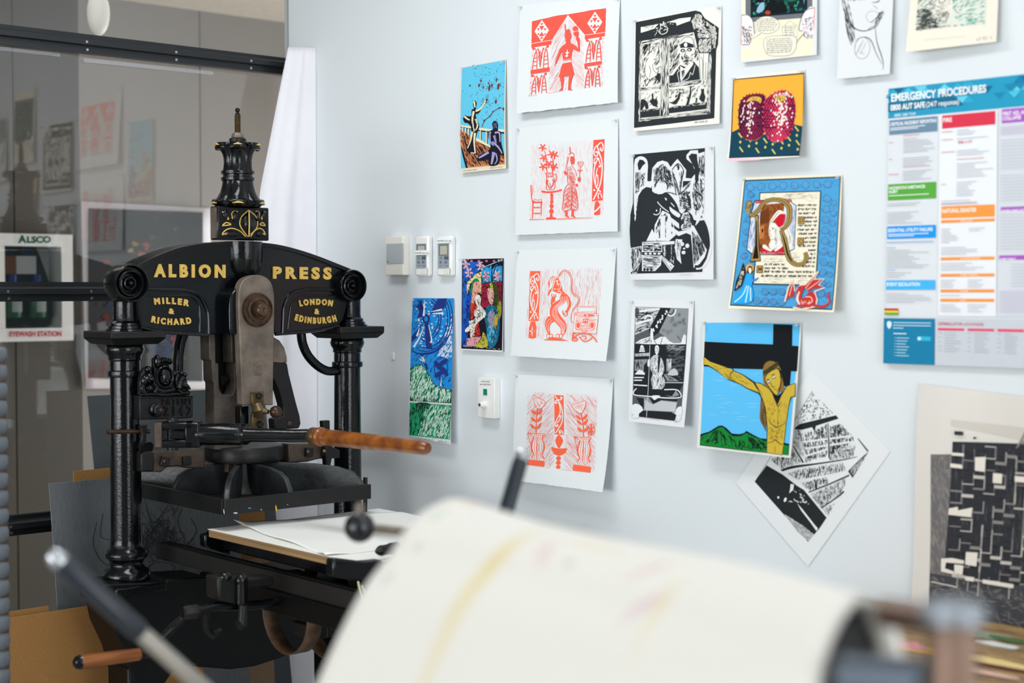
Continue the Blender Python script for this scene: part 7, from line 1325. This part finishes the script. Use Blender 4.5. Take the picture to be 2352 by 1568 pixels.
def stain(col, loc, scale, rot, edge, seed):    # a soft ink stain lying on the felt
    global last
    mp = nt.nodes.new('ShaderNodeMapping'); mp.vector_type = 'TEXTURE'; mp.inputs['Location'].default_value = loc; mp.inputs['Scale'].default_value = scale; mp.inputs['Rotation'].default_value = rot
    g = nt.nodes.new('ShaderNodeTexGradient'); g.gradient_type = 'SPHERICAL'; nt.links.new(tc.outputs['UV'], mp.inputs[0]); nt.links.new(mp.outputs[0], g.inputs[0])
    ml = nt.nodes.new('ShaderNodeMath'); ml.operation = 'MULTIPLY'; ml.inputs[1].default_value = edge; ml.use_clamp = True; nt.links.new(g.outputs['Fac'], ml.inputs[0])
    mx = nt.nodes.new('ShaderNodeMix'); mx.data_type = 'RGBA'; mx.inputs[7].default_value = lin(col); nt.links.new(ml.outputs[0], mx.inputs[0])
    if last is None: mx.inputs[6].default_value = lin('#E4E1DA')
    else: nt.links.new(last, mx.inputs[6])
    last = mx.outputs[2]
STAINS = [('#DCC67A', (.70, .66, 0), (.035, .26, 1), (0, 0, -.12), .8), ('#DCCB8A', (.52, .47, 0), (.10, .02, 1), (0, 0, 0), .6), ('#DAB0B4', (.60, .56, 0), (.03, .10, 1), (0, 0, .2), .5), ('#DBA6B2', (.36, .52, 0), (.014, .10, 1), (0, 0, -.5), .7), ('#D9ACBA', (.33, .66, 0), (.02, .10, 1), (0, 0, -.4), .7), ('#B8B5B0', (.53, .58, 0), (.015, .03, 1), (0, 0, 0), .8), ('#DCCB8A', (.30, .64, 0), (.02, .16, 1), (0, 0, -.1), .5), ('#DCB598', (.93, .40, 0), (.05, .03, 1), (0, 0, 0), .5), ('#C0CDB9', (.95, .50, 0), (.03, .06, 1), (0, 0, 0), .6), ('#C4C1BA', (.93, .66, 0), (.02, .03, 1), (0, 0, 0), .7), ('#C4C1BA', (.95, .74, 0), (.02, .02, 1), (0, 0, 0), .7)]
for s_ in STAINS: stain(*s_, 0)
nt.links.new(last, bs.inputs['Base Color'])
bl = MB().grid(blank, 36, m_)
uvl = bl.b.loops.layers.uv.new('uv'); bl.b.verts.index_update()
for f_ in bl.b.faces:
    for l_ in f_.loops: j_, i_ = divmod(l_.vert.index, 37); l_[uvl].uv = (i_ / 36, j_ / m_)
tag(bl.build('felt_blanket', FELT, solid=.006), 'cream felt press blanket with faint colour stains draped over the etching press', 'blanket')
SHF = mat('blue_grey_steel', '#5C6570', rough=.35, metal=.7)
ep = thing('etching_press', 'blurred etching press with dark-gripped spokes and a roller under the felt', 'printing press', (near.x, near.y + .2, 0))
ro_a, ro_b = near + Vector((0, 0, -.054)) + AX * .008, far + Vector((0, 0, -.075))
MB().lathe([(.034, 0), (.038, .004), (.038, (ro_b - ro_a).length - .03)], ro_a + AX * .012, tuple((ro_b - ro_a).normalized()), 40).build('top_roller', BLACKM, ep)
MB().tube([camp(1945, 1550, 1.165), camp(2130, 1562, 1.12)], .0165, 20).build('roller_shaft', SHF, ep)
pb_, pt_ = camp(2185, 1640, 1.10), camp(2190, 1392, 1.10)
post = MB().lathe([(.0175, 0), (.0175, (pt_ - pb_).length - .006), (.015, (pt_ - pb_).length)], pb_, tuple((pt_ - pb_).normalized()), 28).build('frame_post', mat('brown_steel', '#6E574A', rough=.35, metal=.6), ep)
MB().lathe([(.020, 0), (.0235, .003), (.0235, .012), (.018, .015)], pt_ - Vector((0, 0, .012)), (0, 0, 1), 28).build('post_nut', mat('dull_steel', '#8A9098', rough=.4, metal=.6), post)
MB().tube([camp(2035, 1408, 1.20), camp(2160, 1428, 1.14)], .0115, 16).build('tie_rod', mat('brown_steel', '#6E574A'), ep)
MB().box(tuple(Vector((near.x - .05, near.y - .14, .80))), tuple(Vector((near.x + .12, near.y - .10, 1.12)))).build('side_frame', BLACKM, ep, bevel=.01)
# star wheel spokes
dw = 2.0; hb = camp(932, 1990, dw)
wheel = MB().lathe([(.05, -.03), (.05, .03), (.04, .035)], hb, tuple(AX), 32).build('wheel_hub', BLACKM, ep)
GRP = mat('dark_grip_rubber', '#18202B', rough=.28, spec=.5)
for (px, py), (gx, gy), d0, rk in (((118, 1272), (318, 1462), 1.85, .0066), ((1202, 1036), (1150, 1230), 2.3, .0049)):
    a = camp(px, py, d0); g_ = camp(gx, gy, d0 + (dw - d0) * math.hypot(gx - px, gy - py) / math.hypot(932 - px, 1990 - py)); r = rk * d0
    d_ = (hb - a).normalized(); l1 = (g_ - a).length; l2 = (hb - a).length
    sp = MB().lathe([(r * .85, l1 - .01), (r * .85, l2)], a, tuple(d_), 24).build('spoke', mat('spoke_steel', '#A39D95', rough=.4, metal=.6), wheel)
    o = MB().lathe([(r * .95, .016), (r * 1.06, .022), (r * 1.05, l1 - .01), (r * .85, l1)], a, tuple(d_), 24).build('spoke_grip', GRP, wheel)
    MB().lathe([(.0005, -.004), (r * .6, -.002), (r * .95, .004), (r * 1.02, .010), (r * .95, .018)], a, tuple(d_), 24).build('spoke_tip', STEEL, wheel)
ba, bb_ = camp(826, 1210, 2.35), camp(1010, 1228, 2.35)
lvr = MB().tube([ba, bb_], .0072, 16).build('pressure_lever', IRON, ep); MB().ball(ba, .0240).build('ball_knob', mat('black_bakelite', '#15161C', rough=.2), lvr)
MB().lathe([(.008, 0), (.008, .014), (.005, .019)], ba + Vector((0, 0, .0185)), (0, 0, 1), 16).build('knob_stud', IRON, lvr)
MB().tube([bb_, Vector((bb_.x, bb_.y, 0))], .008, 14).build('lever_stem', STEEL, lvr)
for c_ in (near - AX * .12, far + AX * .05):
    MB().box((c_.x - .05, c_.y - .04, 0), (c_.x + .05, c_.y + .04, c_.z - .20)).build('press_stand', BLACKM, ep, bevel=.008)

# bench along the prints wall
BT = mat('stained_bench_top', '#B8945F', rough=.6, var=.55, vscale=14, stretch=(3, 1, 1), col2='#7A6046')
bn = thing('work_bench', 'paint-stained brown wooden workbench along the wall below the calico print', 'workbench', (2.5, 1.0, 0))
MB().box((2.10, -.4, .765), (W - .03, 2.06, .80)).build('bench_top', BT, bn, bevel=.003)
for x, y in ((2.16, -.3), (2.82, -.3), (2.16, 1.98), (2.82, 1.98)): MB().box((x - .03, y - .03, 0), (x + .03, y + .03, .765)).build('leg', mat('bench_leg_wood', '#7A5C3C', rough=.6), bn)
rb2 = random.Random(12)
for k_, (c, px, py, w, h) in enumerate((('#D9A83C', 2110, 1490, .10, .03), ('#C98A8A', 2080, 1480, .05, .03), ('#D8DCDA', 2290, 1480, .05, .02), ('#8FA08A', 2250, 1455, .08, .03), ('#6A3A30', 2300, 1530, .08, .02), ('#2C2A2C', 2060, 1400, .08, .02), ('#54704A', 2330, 1470, .06, .02), ('#D8B0A0', 2250, 1540, .10, .015), ('#E0C88A', 2290, 1520, .12, .02))):
    p = onZ(px, py, .8006 + .0003 * k_)
    m = MB(); m.poly([p + Vector((h * math.cos(t) * rb2.uniform(.7, 1.3), w * math.sin(t) * rb2.uniform(.7, 1.2), 0)) for t in [2 * PI * k / 14 for k in range(14)]]); m.build('paint_stain', ink(c), bn, smooth=False)
# ribbed hose at the edge of view
hc = onY(-12, 1200, 3.2); hp = []; z = .05
while z < 1.36: hp += [(.0215, z), (.0275, z + .006), (.0295, z + .014), (.0295, z + .024), (.0275, z + .032), (.0215, z + .0375)]; z += .039
hs = thing('ribbed_hose', 'upright blue-grey ribbed hose at the edge beside the press', 'hose', (hc.x, hc.y, 0))
MB().lathe(hp, (hc.x, hc.y, 0), n=32).build('hose', mat('blue_grey_rubber', '#5E656C', rough=.45, spec=.4), hs)
MB().lathe([(.0262, 0), (.0262, 1.375)], (hc.x + .003, hc.y + .004, 0), n=24).build('hose_core', mat('rust_brown', '#4A352C', rough=.6), hs); MB().lathe([(.06, 0), (.06, .03), (.03, .05)], (hc.x, hc.y, 0), n=28).build('hose_foot', BLACKM, hs)
